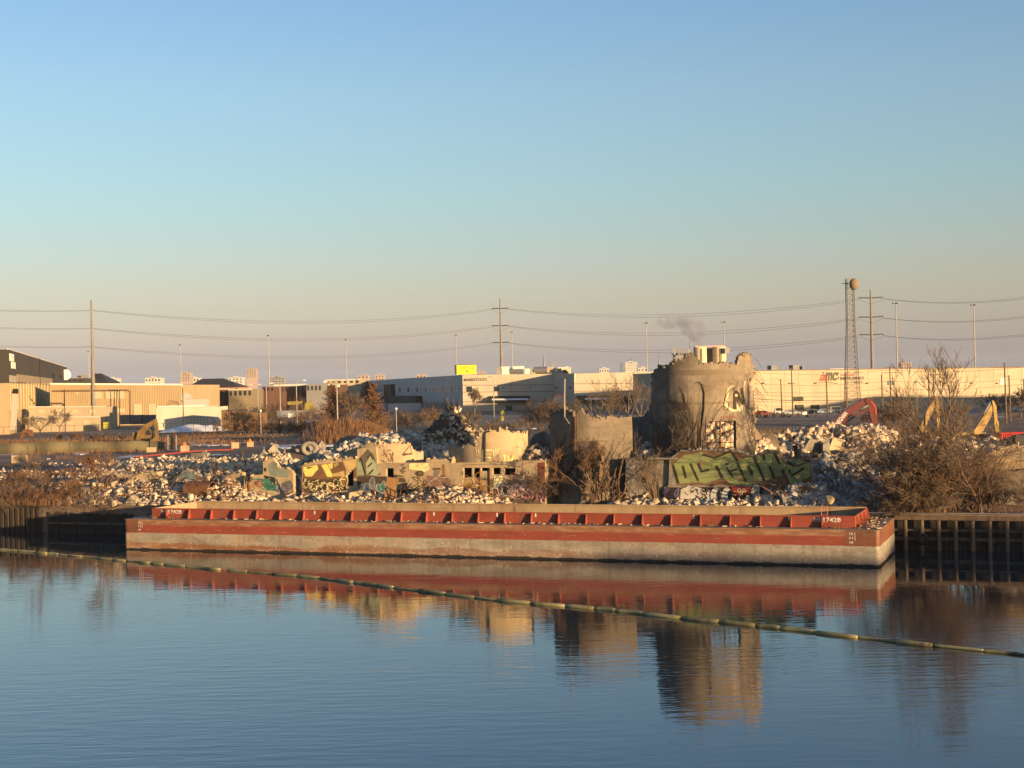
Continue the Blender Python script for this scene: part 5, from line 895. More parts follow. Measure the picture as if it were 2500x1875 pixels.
for i, (px, yt, Y, lb) in enumerate(((575, 1030, 350, 'brown scrub below the brown timber enclosure'), (660, 1000, 440, 'dark scrub behind the globe lamp'), (690, 985, 450, 'tall dark thicket left of the bright street lamp'), (610, 985, 460, 'dark thicket behind the brown timber enclosure'), (770, 985, 400, 'greyish thicket left of the broad conifer'), (870, 1000, 350, 'brown scrub between the two conifers'), (200, 1056, 330, 'low brown scrub before the left yard fence'), (290, 1056, 325, 'low brown scrub left of the brown excavator'), (480, 1052, 330, 'low brown scrub below the snow heap'), (1220, 1025, 300, 'low scrub before the yellow warning sign'))):
    a, b = uv(px, yt); hh = max(H-b*Y-GZ, 1.2); brush('scrub_clump', lb, [Vector((a*Y+dx, Y+random.uniform(-2, 2), GZ)) for dx in (-5, -2.5, 0, 2.5, 5)], hh*.8, 190+i, stems=6, lv=3, m_=twig if i % 2 else twigr, rad=.04, lean=.6, minr=.022, group='brown scrub in the middle distance')
reeds('yard_weeds', 'dry brown weeds on the strip before the left yard', [P(px, 1068, 300+random.uniform(-20, 40)) for px in range(120, 640, 6)], 5200, .8, 57, w_=.07, sd=5.0)
# ================================================================== background kit
def vplane(pa, ya, pb, yb):
    A, B = P(pa, 940, ya), P(pb, 940, yb); d = Vector((B.x-A.x, B.y-A.y, 0)).normalized(); nr = Vector((-d.y, d.x, 0)); nr = nr if nr.dot(A) < 0 else -nr; k = A.x*nr.x+A.y*nr.y
    def S(px, py, off=0.0):
        a, b = uv(px, py); Y = (k+off)/(nr.x*a+nr.y); return Vector((a*Y, Y, H-b*Y))
    S.n, S.d = nr, d; return S
def front(Y): return vplane(0, Y, 2500, Y)
def panel(t, S, x0, y0, x1, y1, m_, name='panel', th=0.12, off=0.0, zb=None):
    ym = (y0+y1)/2; xm = (x0+x1)/2; a, b = S(x0, ym, off), S(x1, ym, off); zt = S(xm, y0, off).z; z0 = zb if zb is not None else S(xm, y1, off).z
    return one(lambda q_: q_.obox((a.x, a.y, z0), Vector((b.x-a.x, b.y-a.y, 0)), S.n*th, (0, 0, zt-z0)), name, m_, t)
def mass(t, S, x0, y0, x1, y1, depth, m_, name='wall', z0=GZ-.3):
    """solid building volume: front traced on S (top line from (x0,y0) to (x1,y1)), running back by depth"""
    a, b = S(x0, y0), S(x1, y1); a0, b0 = S(x0, 1000), S(x1, 1000); d = -S.n*depth
    vs = [(a0.x, a0.y, z0), (b0.x, b0.y, z0), (b.x, b.y, b.z), (a.x, a.y, a.z)]; vs += [tuple(Vector(v)+d) for v in vs]
    return one(lambda q_: q_.add(vs, [(0, 1, 2, 3), (7, 6, 5, 4), (0, 4, 5, 1), (1, 5, 6, 2), (2, 6, 7, 3), (3, 7, 4, 0)]), name, m_, t)
def wall_mat(name, c, stripe=0.0, rough=.75): return MATS.get(name) or mat(name, c, [(tuple(x*.82 for x in c), 0.12, .42, .7), (tuple(x*.7 for x in c), (0.5, 0.5, 0.06), .58, .8)], rough=rough)
cream = wall_mat('cream_panel', (0.49, 0.42, 0.31)); creamd = wall_mat('cream_panel_worn', (0.43, 0.36, 0.26)); tanm = wall_mat('tan_siding', (0.46, 0.36, 0.22)); darkm = wall_mat('charcoal_siding', (0.055, 0.05, 0.044)); brick = wall_mat('red_brick', (0.13, 0.07, 0.05)); greyb = wall_mat('grey_building', (0.24, 0.245, 0.26))
awn = flat('dark_green_awning', (0.018, 0.03, 0.026)); grill = flat('joint_brown', (0.20, 0.165, 0.12))  # last one: plain brown for panel joints and dock slats
# ---- service road and yards
roadm = mat('site_road', (0.055, 0.042, 0.036), [((0.09, 0.06, 0.045), .2, .45, .65), ((0.45, 0.45, 0.46), (.12, .04, .1), .64, .68)], bump=(.6, 1.0, .1))
def strip(name, pts_px, m_, z=GZ+.05, **k):
    return one(lambda q_: q_.add([(*G(x, y, z)[:2], z) for x, y in pts_px], [tuple(range(len(pts_px)))]), name, m_, fix=False, **k)
grassm = mat('winter_grass', (0.115, 0.09, 0.035), [((0.17, 0.125, 0.055), .15, .45, .65), ((0.075, 0.06, 0.03), .5, .5, .7)], bump=(.8, 1.2, .1))
yardm = mat('yard_asphalt', (0.19, 0.17, 0.15), [((0.27, 0.235, 0.195), .1, .45, .65), ((.5, .5, .52), (.1, .05, .1), .62, .68)])
def ztop(px, py): return float(G(px, py).y)
strip('lawn', [(330, 1059), (860, 1053), (1250, 1048), (1250, 1062), (860, 1074), (600, 1085), (420, 1088)], grassm, kind='structure')
strip('path', [(430, 1080), (560, 1066), (680, 1059), (690, 1061), (570, 1070), (450, 1085)], mat('pale_path', (0.30, 0.26, 0.21)), z=GZ+.09, kind='structure')
strip('yard', [(-80, 1062), (330, 1058), (560, 1056), (600, 1042), (520, 1030), (-80, 1040)], yardm, kind='structure')
strip('street', [(1100, 1040), (1850, 1028), (2560, 1010), (2560, 985), (1850, 1002), (1100, 1012)], yardm, kind='structure')
# ---- left dark warehouse
t = thing('dark_warehouse', 'dark charcoal warehouse with sloping roofline at the far left', 'warehouse', P(19, 1045, 390)); SL = vplane(19, 390, 163, 640); zc = P(19, 935, 390).z
a, b = SL(19, 853), SL(163, 897); fl = P(-120, 850, 392)
def volume(t, name, m_, z0, za, zb):
    pts = [(a.x, a.y), (b.x, b.y), (b.x-90, b.y+5), (a.x-90, a.y+5)]; zz = [za, zb, zb, za]
    return one(lambda q_: q_.add([(x, y, z0) for x, y in pts]+[(x, y, z) for (x, y), z in zip(pts, zz)], [(0, 1, 5, 4), (1, 2, 6, 5), (2, 3, 7, 6), (3, 0, 4, 7), (4, 5, 6, 7)]), name, m_, t)
volume(t, 'lower_wall', tanm, GZ-.3, zc-.01, zc-.01); volume(t, 'upper_cladding', darkm, zc, a.z, b.z)
one(lambda q_: q_.beam(a+Vector((0, 0, .15)), b+Vector((0, 0, .15)), .3, .35), 'roof_trim', flat('pale_trim', (0.55, .53, .5)), t)
for x0, y0, x1, y1, m_, nm in ((23, 864, 33, 882, white, 'sign_panel'), (27, 884, 37, 900, white, 'sign_panel'), (23, 917, 39, 934, flat('pale_grey_panel', (.38, .34, .28)), 'vent_box'), (41, 919, 127, 936, flat('translucent_band', (.30, .24, .17)), 'glazing_band'), (126, 911, 133, 921, black, 'vent'), (145, 916, 152, 923, black, 'vent')): panel(t, SL, x0, y0, x1, y1, m_, nm, .15)
for x in (24, 30, 36, 42, 50, 57, 64, 69, 76, 82, 88, 94, 101, 108, 116, 124): panel(t, SL, x, 936, x+2.2, 1000, flat('yellow_downpipe', (.5, .38, .2)), 'downpipe', .25)
one(lambda q_: q_.tube([SL(160, 915, .2), SL(160, 915, .6)], 2.3, 12), 'satellite_dish', white, t)
cv = thing('leaning_chute', 'pale leaning concrete chute with dark cap at the far left', 'chute', P(30, 1047, 370)); one(lambda q_: q_.prism([P(24, 1050, 370), P(36, 1050, 370), P(40, 962, 370), P(30, 962, 370)], (0, 1.2, 0)), 'shaft', flat('pale_concrete', (.45, .41, .35)), cv); one(lambda q_: q_.prism([P(29, 961, 369.9), P(41, 961, 369.9), P(40, 949, 369.9), P(31, 949, 369.9)], (0, 1.4, 0)), 'cap', black, cv)
# ---- long tan shed
t = thing('tan_shed', 'long tan ribbed metal shed behind the yard at left', 'warehouse', P(285, 1040, 470)); ST = front(470); mass(t, ST, 122, 937.5, 445, 939.5, 60, tanm)
one(lambda q_: q_.beam(ST(122, 937, .1), ST(446, 939, .1), .3, .5), 'roof_trim', white, t)
x = 126
while x < 444: panel(t, ST, x, 941, x+.9, 1036, flat('tan_rib', (.38, .29, .175)), 'siding_rib', .12); x += 4.2
for x0, y0, x1, y1 in ((230, 956, 249, 973), (258, 954, 285, 973), (289, 955, 304, 973), (185, 957, 192, 963), (327, 986, 346, 1013), (363, 986, 380, 1013), (285, 997, 305, 1007)): panel(t, ST, x0, y0, x1, y1, flat('pale_door', (.52, .43, .3)), 'door', .18)
t = thing('yard_pipe', 'long overhead pipe on dark posts before the tan shed', 'pipe', P(200, 1040, 440)); one(lambda q_: q_.tube([P(127, 955, 440), P(312, 953, 440), P(318, 956, 440), P(318, 1012, 440)], .28, 8), 'pipe', flat('brown_pipe', (.17, .11, .06)), t)
for x in (157, 270, 279, 285, 292): one(lambda q_: q_.tube([P(x, 1048, 439), P(x, 951, 439)], .12, 6), 'post', steel_d, t)
for lb, x0, x1, y0, y1, Y, d, m_ in (('low cream plant building before the tan shed', 71, 259, 994, 1030, 425, 12, creamd), ('low cream wall in front of the plant building', 61, 243, 1019, 1040, 408, 1, creamd), ('white boxy portable cabin with rooftop duct', 381, 532, 994, 1033, 400, 14, wall_mat('cabin_white', (.62, .58, .48)))):
    t = thing('plant_building', lb, 'building', P((x0+x1)/2, y1, Y)); Sx = front(Y); mass(t, Sx, x0, y0, x1, y0-1, d, m_); one(lambda q_: q_.beam(Sx(x0, y0-.5, .1), Sx(x1, y0-1.5, .1), .25, .3), 'roof_trim', flat('pale_trim', (.55, .53, .5)), t)
    if x0 == 381:
        one(lambda q_: q_.tube([P(455, 972, 405), P(455, 975, 412)], [1.5, 1.5], 16), 'round_duct', galv, t); panel(t, Sx, 445, 975, 505, 993, flat('roof_unit', (.45, .44, .42)), 'roof_unit', -3); panel(t, Sx, 383, 990, 500, 993, white, 'roof_pipe', .3, zb=None)
        for x in (400, 515): panel(t, Sx, x, 1032, x+4, 1042, galv, 'stilt', .3)
        for x in range(450, 512, 8): one(lambda q_: q_.tube([P(x, 1027, 398), P(x, 1019, 398)], .06, 4), 'railing_post', steel_d, t)
        one(lambda q_: q_.tube([P(450, 1019, 398), P(512, 1018, 398), P(530, 1034, 398)], .06, 4), 'handrail', steel_d, t)
    else:
        for k in range(4): panel(t, Sx, x0+(x1-x0)*(.12+.22*k), y0+6, x0+(x1-x0)*(.2+.22*k), y0+15, flat('pale_door', (.52, .43, .3)), 'door', .12)
t = thing('yard_containers', 'row of low blue-grey skips in the yard', 'skips', P(335, 1042, 415))
for x0, x1 in ((293, 318), (320, 346), (349, 376)): panel(t, front(415), x0, 1013, x1, 1036, flat('blue_grey_steel', (.14, .15, .16)), 'skip', -2.5)
panel(thing('yellow_dumpster', 'small yellow-green dumpster in the left yard', 'dumpster', P(261, 1046, 400)), front(400), 252, 1031, 263, 1047, flat('yellow_green', (.42, .40, .06)), 'bin', -1.6)
t = thing('brown_shed', 'low brown timber enclosure right of the white cabin', 'shed', P(590, 1040, 380)); mass(t, front(380), 540, 1001, 640, 1008, 8, wall_mat('brown_boards', (.20, .12, .06)))
for x in range(541, 640, 6): panel(t, front(380), x, 1007, x+.8, 1040, woodd, 'board_joint', .06)
sn = np.array([[q_[0], q_[1]] for q_ in [tuple(P(x, 1050, 384)) for x in np.linspace(405, 566, 40)]]); mb = MB(); K = 12; vs = []
for i in range(40):
    for j in range(K): f = j/(K-1); e = math.sin(math.pi*i/39)**.6; hz = (1.9*e*(0.75+.4*float(vnoise(i, j*2, 5, 4))))*math.sin(math.pi*f); vs.append((sn[i][0], 374+f*12, GZ+max(hz, -.1)))
mb.add(vs, [(i*K+j, (i+1)*K+j, (i+1)*K+j+1, i*K+j+1) for i in range(39) for j in range(K-1)]); mb.build('snow_heap', snowm, smooth=True, label='ploughed snow heap below the white cabin', cat='snow heap')
def fence(label, Y, x0, x1, ytop, ybot, step, m_=steel_d, name='chain_fence', r=.05, rails=(0, 1)):
    t = thing(name, label, 'fence', P((x0+x1)/2, ybot, Y)); x = x0; zt, zb = P((x0+x1)/2, ytop, Y).z, GZ
    while x <= x1: p = P(x, ybot, Y); one(lambda q_: q_.tube([(p.x, Y, zb), (p.x, Y, zt)], r, 5), 'post', m_, t); x += step
    for k in rails: z_ = zt-.05 if k else zb+.3; one(lambda q_: q_.tube([(P(x0, ybot, Y).x, Y, z_), (P(x1, ybot, Y).x, Y, z_)], r*.6, 4), 'rail', m_, t)
    return t
fence('black chain-link fence along the left yard edge', 362, -20, 720, 1034, 1058, 29); fence('black railing fence before the market warehouse', 350, 1150, 1325, 1008, 1042, 5.5, r=.03)
fence('pale wire fence along the street right of the tall silo', 395, 1845, 2110, 1000, 1024, 16, galv, r=.035)
scr = thing('screen_fence', 'olive green fabric screen fence across the left site edge', 'fence', P(200, 1100, 265)); mb = MB(); pv = []; xs_ = np.linspace(-40, 402, 60)
for i, x in enumerate(xs_):
    p = P(x, 1090, 262+.5*math.sin(i*.5)); yt = np.interp(x, [-40, 60, 130, 260, 330, 402], [1084, 1082, 1078, 1080, 1076, 1078])+.8*math.sin(i*1.1); zt = P(x, yt, p.y).z; pv += [(p.x, p.y, GZ-.2), (p.x, p.y, zt)]
mb.add(pv, [(2*i, 2*i+2, 2*i+3, 2*i+1) for i in range(59)]); o = mb.build('fabric', mat('olive_fabric', (.16, .14, .085), [((.11, .105, .07), .3, .45, .65), ((.14, .11, .06), 1.0, .55, .75)], rough=.9), scr, smooth=True, fix=False); md = o.modifiers.new('thickness', 'SOLIDIFY'); md.thickness = .03
for x in range(-30, 405, 40): one(lambda q_: q_.tube([P(x, 1104, 262.5), P(x, 1076, 262.5)], .05, 5), 'post', steel_d, scr)
for x in (410, 430): one(lambda q_: q_.tube([P(x, 1098, 258), P(x, 1062, 258)], .07, 6), 'gate_post', galv, scr)
one(lambda q_: q_.prism([P(x, y, 259) for x, y in ((415, 1098), (427, 1098), (427, 1068), (415, 1066))], (0, .1, 0)), 'gate_leaf', steel_d, scr)
# ---- site blocks, pipes, timbers
for i, (x0, x1, y0, y1, Y, lb) in enumerate(((441, 459, 1088, 1100, 250, 'pale block with orange cap right of the fence gate'), (565, 581, 1080, 1093, 262, 'pale concrete block on the dark site road'), (603, 617, 1079, 1090, 268, 'pale concrete block before the brown lawn'), (358, 378, 1092, 1100, 246, 'low pale slab before the screen fence'), (28, 62, 1111, 1126, 205, 'pale block lettered in black near the left edge'))):
    p0, p1 = P(x0, y1, Y), P(x1, y0, Y); t = thing('barrier_block', lb, 'concrete block', p0); one(lambda q_: q_.obox((p0.x, Y, p0.z-.3), (p1.x-p0.x, 0, 0), (0, 1, 0), (0, 0, p1.z-p0.z+.3)), 'block', conc_l, t)
    if i == 4: text_px('lettering', 'VIOLA', black, 34, 1123, 54, 1115, front(Y), t)
    if i in (0, 2): one(lambda q_: q_.tube([P((x0+x1)/2, y0, Y+.4), P((x0+x1)/2, y0-8, Y+.4)], [.5, .1], 8), 'cone', flat('orange_cone', (.6, .18, .05)), t)
rp = MB(); rp.tube([P(330, 1116, 228), P(480, 1101, 240), P(570, 1097, 250)], .12, 6); rp.build('red_hose', flat('red_pipe', (.32, .05, .035)), label='long red pipe lying across the dark site road', cat='pipe')
def snow_patch(label, px0, px1, py, w_px, seed):
    r = random.Random(seed); pts = [(px0+(px1-px0)*i/12, py-(px0+(px1-px0)*i/12-px0)*SR*.3-w_px*r.uniform(.2, .6)*math.sin(math.pi*(i+.4)/12.8)) for i in range(13)]+[(px1-(px1-px0)*i/12, py+w_px*r.uniform(.2, .6)*math.sin(math.pi*(i+.4)/12.8)) for i in range(13)]
    vs = [gp(x, y)+Vector((0, 0, .06)) if y > 1090 else G(x, y, GZ+.07) for x, y in pts]; one(lambda q_: q_.add(vs+[v-Vector((0, 0, .2)) for v in vs], [tuple(range(26))]+[(i, (i+1) % 26, (i+1) % 26+26, i+26) for i in range(26)]), 'snow_patch', snowm, label=label, cat='snow', kind='stuff')
for i, (a_, b_, y, w_, lb) in enumerate(((175, 215, 1107, 6, 'snow patch before the screen fence'), (500, 560, 1111, 4, 'thin snow streak beside the grey barrier block'), (640, 720, 1093, 5, 'snow streak behind the boulders'), (680, 850, 1087, 4, 'long snow streak before the brown mound'), (590, 650, 1080, 5, 'snow strip at the foot of the lawn'), (460, 560, 1086, 4, 'snow strip near the pale blocks'), (1240, 1310, 1046, 4, 'snow patch before the market fence'))): snow_patch(lb, a_, b_, y, w_, i)
sl = [bank(s_at(125), .25, GZ+.04), bank(s_at(160), 1.2, GZ+.1), bank(s_at(215), 2.2, GZ+.16), bank(s_at(290), 1.8, GZ+.12), bank(s_at(350), .3, GZ+.05)]
one(lambda q_: q_.add(sl, [tuple(range(5))]), 'bank_snow', snowm, fix=False, label='snow lying on the bank edge left of the barge', cat='snow', kind='stuff')
# ---- market warehouse
t = thing('market_warehouse', 'long grey cream market warehouse with green awnings and wall lettering', 'warehouse', P(1250, 1006, 560)); SF = vplane(1129, 580, 1350, 574); S_L = vplane(823, 900, 1129, 580); SCf = vplane(1402, 548, 1850, 540)
mcr = wall_mat('market_cream', (.60, .53, .42)); mass(t, SF, 1129, 915.5, 1352, 912.5, 60, mcr, 'front_wall'); mass(t, SCf, 1402, 912, 1850, 905, 70, mcr, 'front_wall')
SRt = vplane(1350, 574, 1402, 548); mass(t, SRt, 1350, 912.5, 1402, 912, 50, mcr, 'return_wall')
a, b = S_L(823, 934), S_L(1129, 915.5); one(lambda q_: q_.add([(a.x, a.y, GZ-.3), (b.x, b.y, GZ-.3), tuple(b), tuple(a), (a.x+120, a.y+30, GZ-.3), (b.x+60, b.y+60, GZ-.3), (b.x+60, b.y+60, b.z), (a.x+120, a.y+30, a.z)], [(0, 1, 2, 3), (7, 6, 5, 4), (3, 2, 6, 7), (0, 3, 7, 4)]), 'side_wall', wall_mat('cool_grey_panel', (.62, .62, .60)), t)
for S_, x0, x1, ya, yb in ((SF, 1130, 1350, 940.5, 939.5), (SF, 1130, 1350, 957.5, 955.5), (SF, 1130, 1350, 981, 979.5), (SCf, 1403, 1600, 937, 935.5), (SCf, 1403, 1600, 955, 953.5), (S_L, 825, 1128, 957, 948), (S_L, 825, 1128, 982, 981)): one(lambda q_: q_.beam(S_(x0, ya, .03), S_(x1, yb, .03), .08, .22), 'panel_joint', grill, t)
for x0, y0, x1, y1 in ((1139.5, 943, 1153, 957), (1206, 943, 1219, 956)): panel(t, SF, x0-1, y0-1, x1+1, y1+1, white, 'window_frame', .12); panel(t, SF, x0, y0, x1, y1, glass_d, 'window', .2)
panel(t, SF, 1235, 990, 1251, 1006, glass_d, 'entrance_door', .2)
for S_, x0, x1, y0, y1 in ((SF, 1186, 1296, 967, 980), (SCf, 1403, 1600, 966, 978)):
    a0, b0, a1, b1 = S_(x0+7, y0), S_(x1-4, y0-1), S_(x0, y1, 3.5), S_(x1, y1-1.5, 3.5); dn = Vector((0, 0, -.3))
    one(lambda q_: q_.add([a0, b0, b1, a1, a0+dn*6, b0+dn*6, b1+dn, a1+dn], [(0, 1, 2, 3), (7, 6, 5, 4), (0, 3, 7, 4), (1, 5, 6, 2), (3, 2, 6, 7)]), 'awning', awn, t)
    k0, k1 = .12, (.95 if x0 < 1300 else .5); one(lambda q_: q_.add([a0.lerp(a1, .55).lerp(b0.lerp(b1, .55), f_)+Vector((0, 0, .1)) for f_ in (k0, k1)]+[a0.lerp(a1, .85).lerp(b0.lerp(b1, .85), f_)+Vector((0, 0, .1)) for f_ in (k1, k0)], [(0, 1, 2, 3)]), 'awning_snow', snowm, t, fix=False)
text_px('lettering', 'MARKETCUTS', flat('dark_sign_letters', (.12, .10, .08)), 1133, 931, 1189, 924, SF, t, lift=.15, bold=.01)
for x in (1228, 1293, 1357, 1392): panel(t, SF if x < 1350 else SRt, x, 945, x+3, 948, steel_d, 'wall_lamp', .4)
panel(t, S_L, 946, 938, 964, 967, glass_d, 'glazed_box', 2.0); panel(t, S_L, 941, 966, 1031, 984, awn, 'awning', 3.0); panel(t, S_L, 866, 939, 884, 955, glass_d, 'glazed_box', 2.0); panel(t, S_L, 888, 938, 900, 955, glass_d, 'glazed_box', 2.0)
for x in range(968, 1122, 7): panel(t, S_L, x, 946+(x-968)*-.02, x+2.6, 957, white if x % 3 else glass_d, 'window', .15)
for x in range(1030, 1125, 4): panel(t, S_L, x, 984, x+1.2, 1004, grill, 'dock_slat', .2)
rf = [(1213, 1225, 897, 913, 'vent_hood', galv), (1222, 1243, 895, 913, 'roof_unit', white), (1281, 1294, 900, 912, 'roof_unit', white), (1295, 1307, 901, 912, 'roof_unit', cream), (1336, 1348, 896, 912, 'roof_unit', cream), (1348, 1362, 898, 912, 'roof_unit', white), (1362, 1371, 899, 912, 'roof_unit', cream), (1252, 1276, 894, 900, 'roof_unit', white)]
for x0, x1, y0, y1, nm, m_ in rf: panel(t, SF if x1 < 1350 else SRt, x0, y0, x1, y1+1, m_, nm, -4, -3)
for x0, x1, yc, r_ in ((1246, 1276, 906, 1.05), (1304, 1337, 904, 1.4)): one(lambda q_: q_.tube([SF(x0, yc, -4), SF(x1, yc-.5, -4)], r_, 14), 'silver_duct', flat('bright_duct', (.55, .53, .5), .3, .8), t)
one(lambda q_: q_.prism([SRt(1362, 912, -4), SRt(1372, 902, -4), SRt(1382, 903, -4), SRt(1390, 911, -4)], (0, 6, 0)), 'brown_hopper', rust, t)
am = MB(); 
for x in (1342, 1346, 1350, 1354, 1357): am.tube([SF(x, 891, -6), SF(x, 884, -6)], .12, 4)
am.tube([SF(1342, 888, -6), SF(1357, 887, -6)], .08, 4); am.tube([SF(1350, 912, -6), SF(1350, 888, -6)], .15, 5); am.build('antenna_cluster', galv, t)
bb = thing('billboard', 'bright yellow billboard on the market warehouse roof', 'billboard', P(1140, 915, 640)); panel(bb, front(640), 1115, 891, 1163, 914, mat('yellow_board', (.78, .68, .05)), 'board', .3); panel(bb, front(640), 1110, 891, 1115, 914, darkm, 'side_frame', .3); panel(bb, front(640), 1114, 890, 1164, 891, darkm, 'top_frame', .4)
text_px('lettering', 'The background noise.', black, 1120, 898.5, 1158, 895, front(640), bb, lift=.35); text_px('lettering', 'That ends in your help.', black, 1121, 903, 1158, 899.5, front(640), bb, lift=.35); panel(bb, front(640), 1139, 904.5, 1142, 909, black, 'emblem', .33)
for x in (1122, 1155): one(lambda q_: q_.tube([P(x, 914, 640.5), P(x, 1000, 640.5)], .3, 5), 'post', steel_d, bb)
tr = thing('truck_trailer', 'white box trailer parked by the shaded market wall', 'trailer', P(988, 1013, 620)); panel(tr, front(620), 948, 985, 1028, 1007, flat('trailer_white', (.55, .56, .57)), 'box', -2.6)
for x in (1005, 1014): one(lambda q_: q_.tube([P(x, 1010, 619), P(x, 1010, 621.5)], .5, 10), 'wheel', black, tr)
panel(tr, front(620), 950, 1007, 1026, 1008.5, steel_d, 'chassis', -2.4)
# ---- silver-grey elevated road / buses area at left middle
for i, (lb, x0, x1, y0, y1, Y, m_) in enumerate((('olive yellow parked machine under the street lamps', 702, 737, 980, 988, 440, flat('olive_yellow', (.26, .23, .05))), ('long grey parked trailer behind the bushes', 676, 762, 1002, 1018, 420, flat('trailer_grey', (.20, .22, .25))), ('white site sign board near the bushes', 703, 717, 1009, 1019, 400, white))):
    t = thing(('yard_machine', 'parked_trailer', 'sign_board')[i], lb, ('machine', 'trailer', 'sign')[i], P((x0+x1)/2, y1+6, Y)); panel(t, front(Y), x0, y0, x1, y1, m_, 'body', -2)
    if i == 0: one(lambda q_: q_.prism([P(x, y, 439) for x, y in ((742, 1000), (746, 984), (752, 980), (760, 981), (763, 992), (762, 1001))], (0, 2.5, 0)), 'bucket', m_, t); one(lambda q_: q_.beam(P(734, 986, 440), P(748, 996, 440), .5), 'arm', steel_d, t); panel(t, front(440), 706, 990, 730, 1001, steel_d, 'chassis', -2)
    else:
        for x in (x0+3, x1-4): one(lambda q_: q_.tube([P(x, y1+5, Y+.5), P(x, y1-1, Y+.5)], .15, 5), 'leg', galv, t)
# ---- brick and low buildings at the left middle
def bldg(lb, x0, x1, y0, Y, depth, m_, wins=0, rows=1, y1=None, name='far_building', cat='building', trim=None, roof=None):
    t = thing(name, lb, cat, P((x0+x1)/2, 1000, Y)); Sx = front(Y); mass(t, Sx, x0, y0, x1, y0-(x1-x0)*SR, depth, m_, 'wall')
    if trim: panel(t, Sx, x0-.3, y0-(x1-x0)*SR/2-1, x1+.3, y0-(x1-x0)*SR/2+trim, flat('pale_trim', (.55, .53, .5)), 'parapet', .3)
    if wins:
        yb = y1 or y0+14; 
        for r_ in range(rows):
            for k in range(wins): xx = x0+(x1-x0)*(k+.25)/wins; yy = y0+2.0+(yb-y0-2)*(r_+.1)/rows-(xx-x0)*SR; panel(t, Sx, xx, yy, xx+(x1-x0)/wins*.5, yy+(yb-y0-2)/rows*.5, glass_d, 'window', .15)
    if roof: a, b = P(x0-1, y0, Y-1), P(x1+1, y0-(x1-x0)*SR, Y-1); m0 = P(x0+(x1-x0)*.3, roof, Y+depth*.5); m1 = P(x0+(x1-x0)*.7, roof-(x1-x0)*.4*SR, Y+depth*.5); bk = Vector((0, depth+2, 0)); one(lambda q_: q_.add([a, b, b+bk, a+bk, m0, m1], [(0, 1, 5, 4), (1, 2, 5), (2, 3, 4, 5), (3, 0, 4)]), 'roof', flat('dark_roof', (.035, .033, .035)), t)
    return t
pinkm = wall_mat('pink_tower', (.38, .30, .27)); whm = wall_mat('white_tower', (.55, .53, .5)); 
bldg('brown brick block with pale parapet left of the rusty conifers', 668, 748, 940, 620, 30, brick, 9, 1, 966, trim=3.5); bldg('dark brick block before the market roof', 640, 670, 944, 600, 30, brick, 3, 1, 960); bldg('orange brick building beside the shaded warehouse', 785, 830, 940, 640, 30, brick, 4, 1, 966, trim=6); bldg('dark grey hall behind the rusty conifer', 748, 786, 938, 610, 20, greyb, 4, 1, 962); bldg('flat cream-roofed hall behind the brick blocks', 793, 880, 928, 760, 40, creamd, 6, 1, 940, trim=1.5)
bldg('tan two-storey block beyond the white cabin', 558, 616, 951, 560, 25, wall_mat('olive_tan', (.24, .20, .13)), 5, 1, 975, trim=1.5); bldg('long low shaded building beyond the white cabin', 447, 560, 952, 580, 20, brick, 9, 1, 975, trim=1.2)
bldg('house with large dark hipped roof left of the pink towers', 452, 585, 948, 900, 30, wall_mat('orange_brick', (.40, .24, .12)), 8, 1, 958, roof=925); bldg('brown hip-roofed building behind the left steel pole', 214, 262, 936, 900, 30, brick, 4, 1, 950, roof=912); bldg('dark stepped block right of the charcoal warehouse', 164, 203, 924, 800, 25, darkm, 3, 1, 936); bldg('small grey plant room on the dark stepped block', 186, 202, 915, 805, 10, greyb, 1, 1, 924)
for i, (lb, x0, x1, y0, m_, w_, r_) in enumerate((('pale block on the far left skyline', 262, 285, 924, whm, 3, 2), ('white twin-stepped block on the left skyline', 354, 392, 923, whm, 5, 2), ('pinkish tower rising above the tan shed end', 440, 463, 910, pinkm, 4, 5), ('white block beside the pinkish tower', 464, 486, 923, whm, 3, 2), ('white block left of the tall pink tower', 558, 592, 922, whm, 4, 3), ('tallest pink tower with central stripe on the left skyline', 602, 625, 901, pinkm, 4, 7), ('blue-grey block with bright side on the left skyline', 656, 694, 921, greyb, 5, 3), ('small pink stepped block over the shaded warehouse', 873, 900, 917, pinkm, 3, 3), ('pale pink tower over the shaded warehouse', 916, 938, 915, pinkm, 3, 3), ('pink cluster left of the billboard', 1017, 1040, 915, pinkm, 3, 2), ('pink low cluster right of the billboard', 1165, 1186, 908, pinkm, 3, 1), ('white block right of the roof ducts', 1376, 1394, 897, whm, 2, 2), ('wide pale block on the centre skyline', 1463, 1487, 900, whm, 4, 2), ('white blue-sided office tower left of the tall silo', 1526, 1556, 885, whm, 7, 5), ('pale block right of the office tower', 1558, 1580, 898, whm, 3, 2), ('low pink block over the long cream warehouse', 2040, 2110, 903, pinkm, 6, 1), ('grey pink block on the right skyline', 2200, 2226, 886, pinkm, 4, 3))):
    Y = 2600+90*i; t = bldg(lb, x0, x1, y0, Y, 30, m_, w_, r_, y0+22, name='skyline_tower', cat='tower block'); panel(t, front(Y), x0+(x1-x0)*.35, y0-3-(x1-x0)*SR/2, x0+(x1-x0)*.65, y0+1, m_, 'roof_plant', -8)
    if 'blue-sided' in lb: panel(t, front(Y), 1516, 886, 1526, 910, flat('blue_glass', (.10, .16, .26)), 'side_wall', -20); one(lambda q_: q_.tube([P(1541, 885, Y), P(1541, 876, Y)], .5, 4), 'mast', steel_d, t)
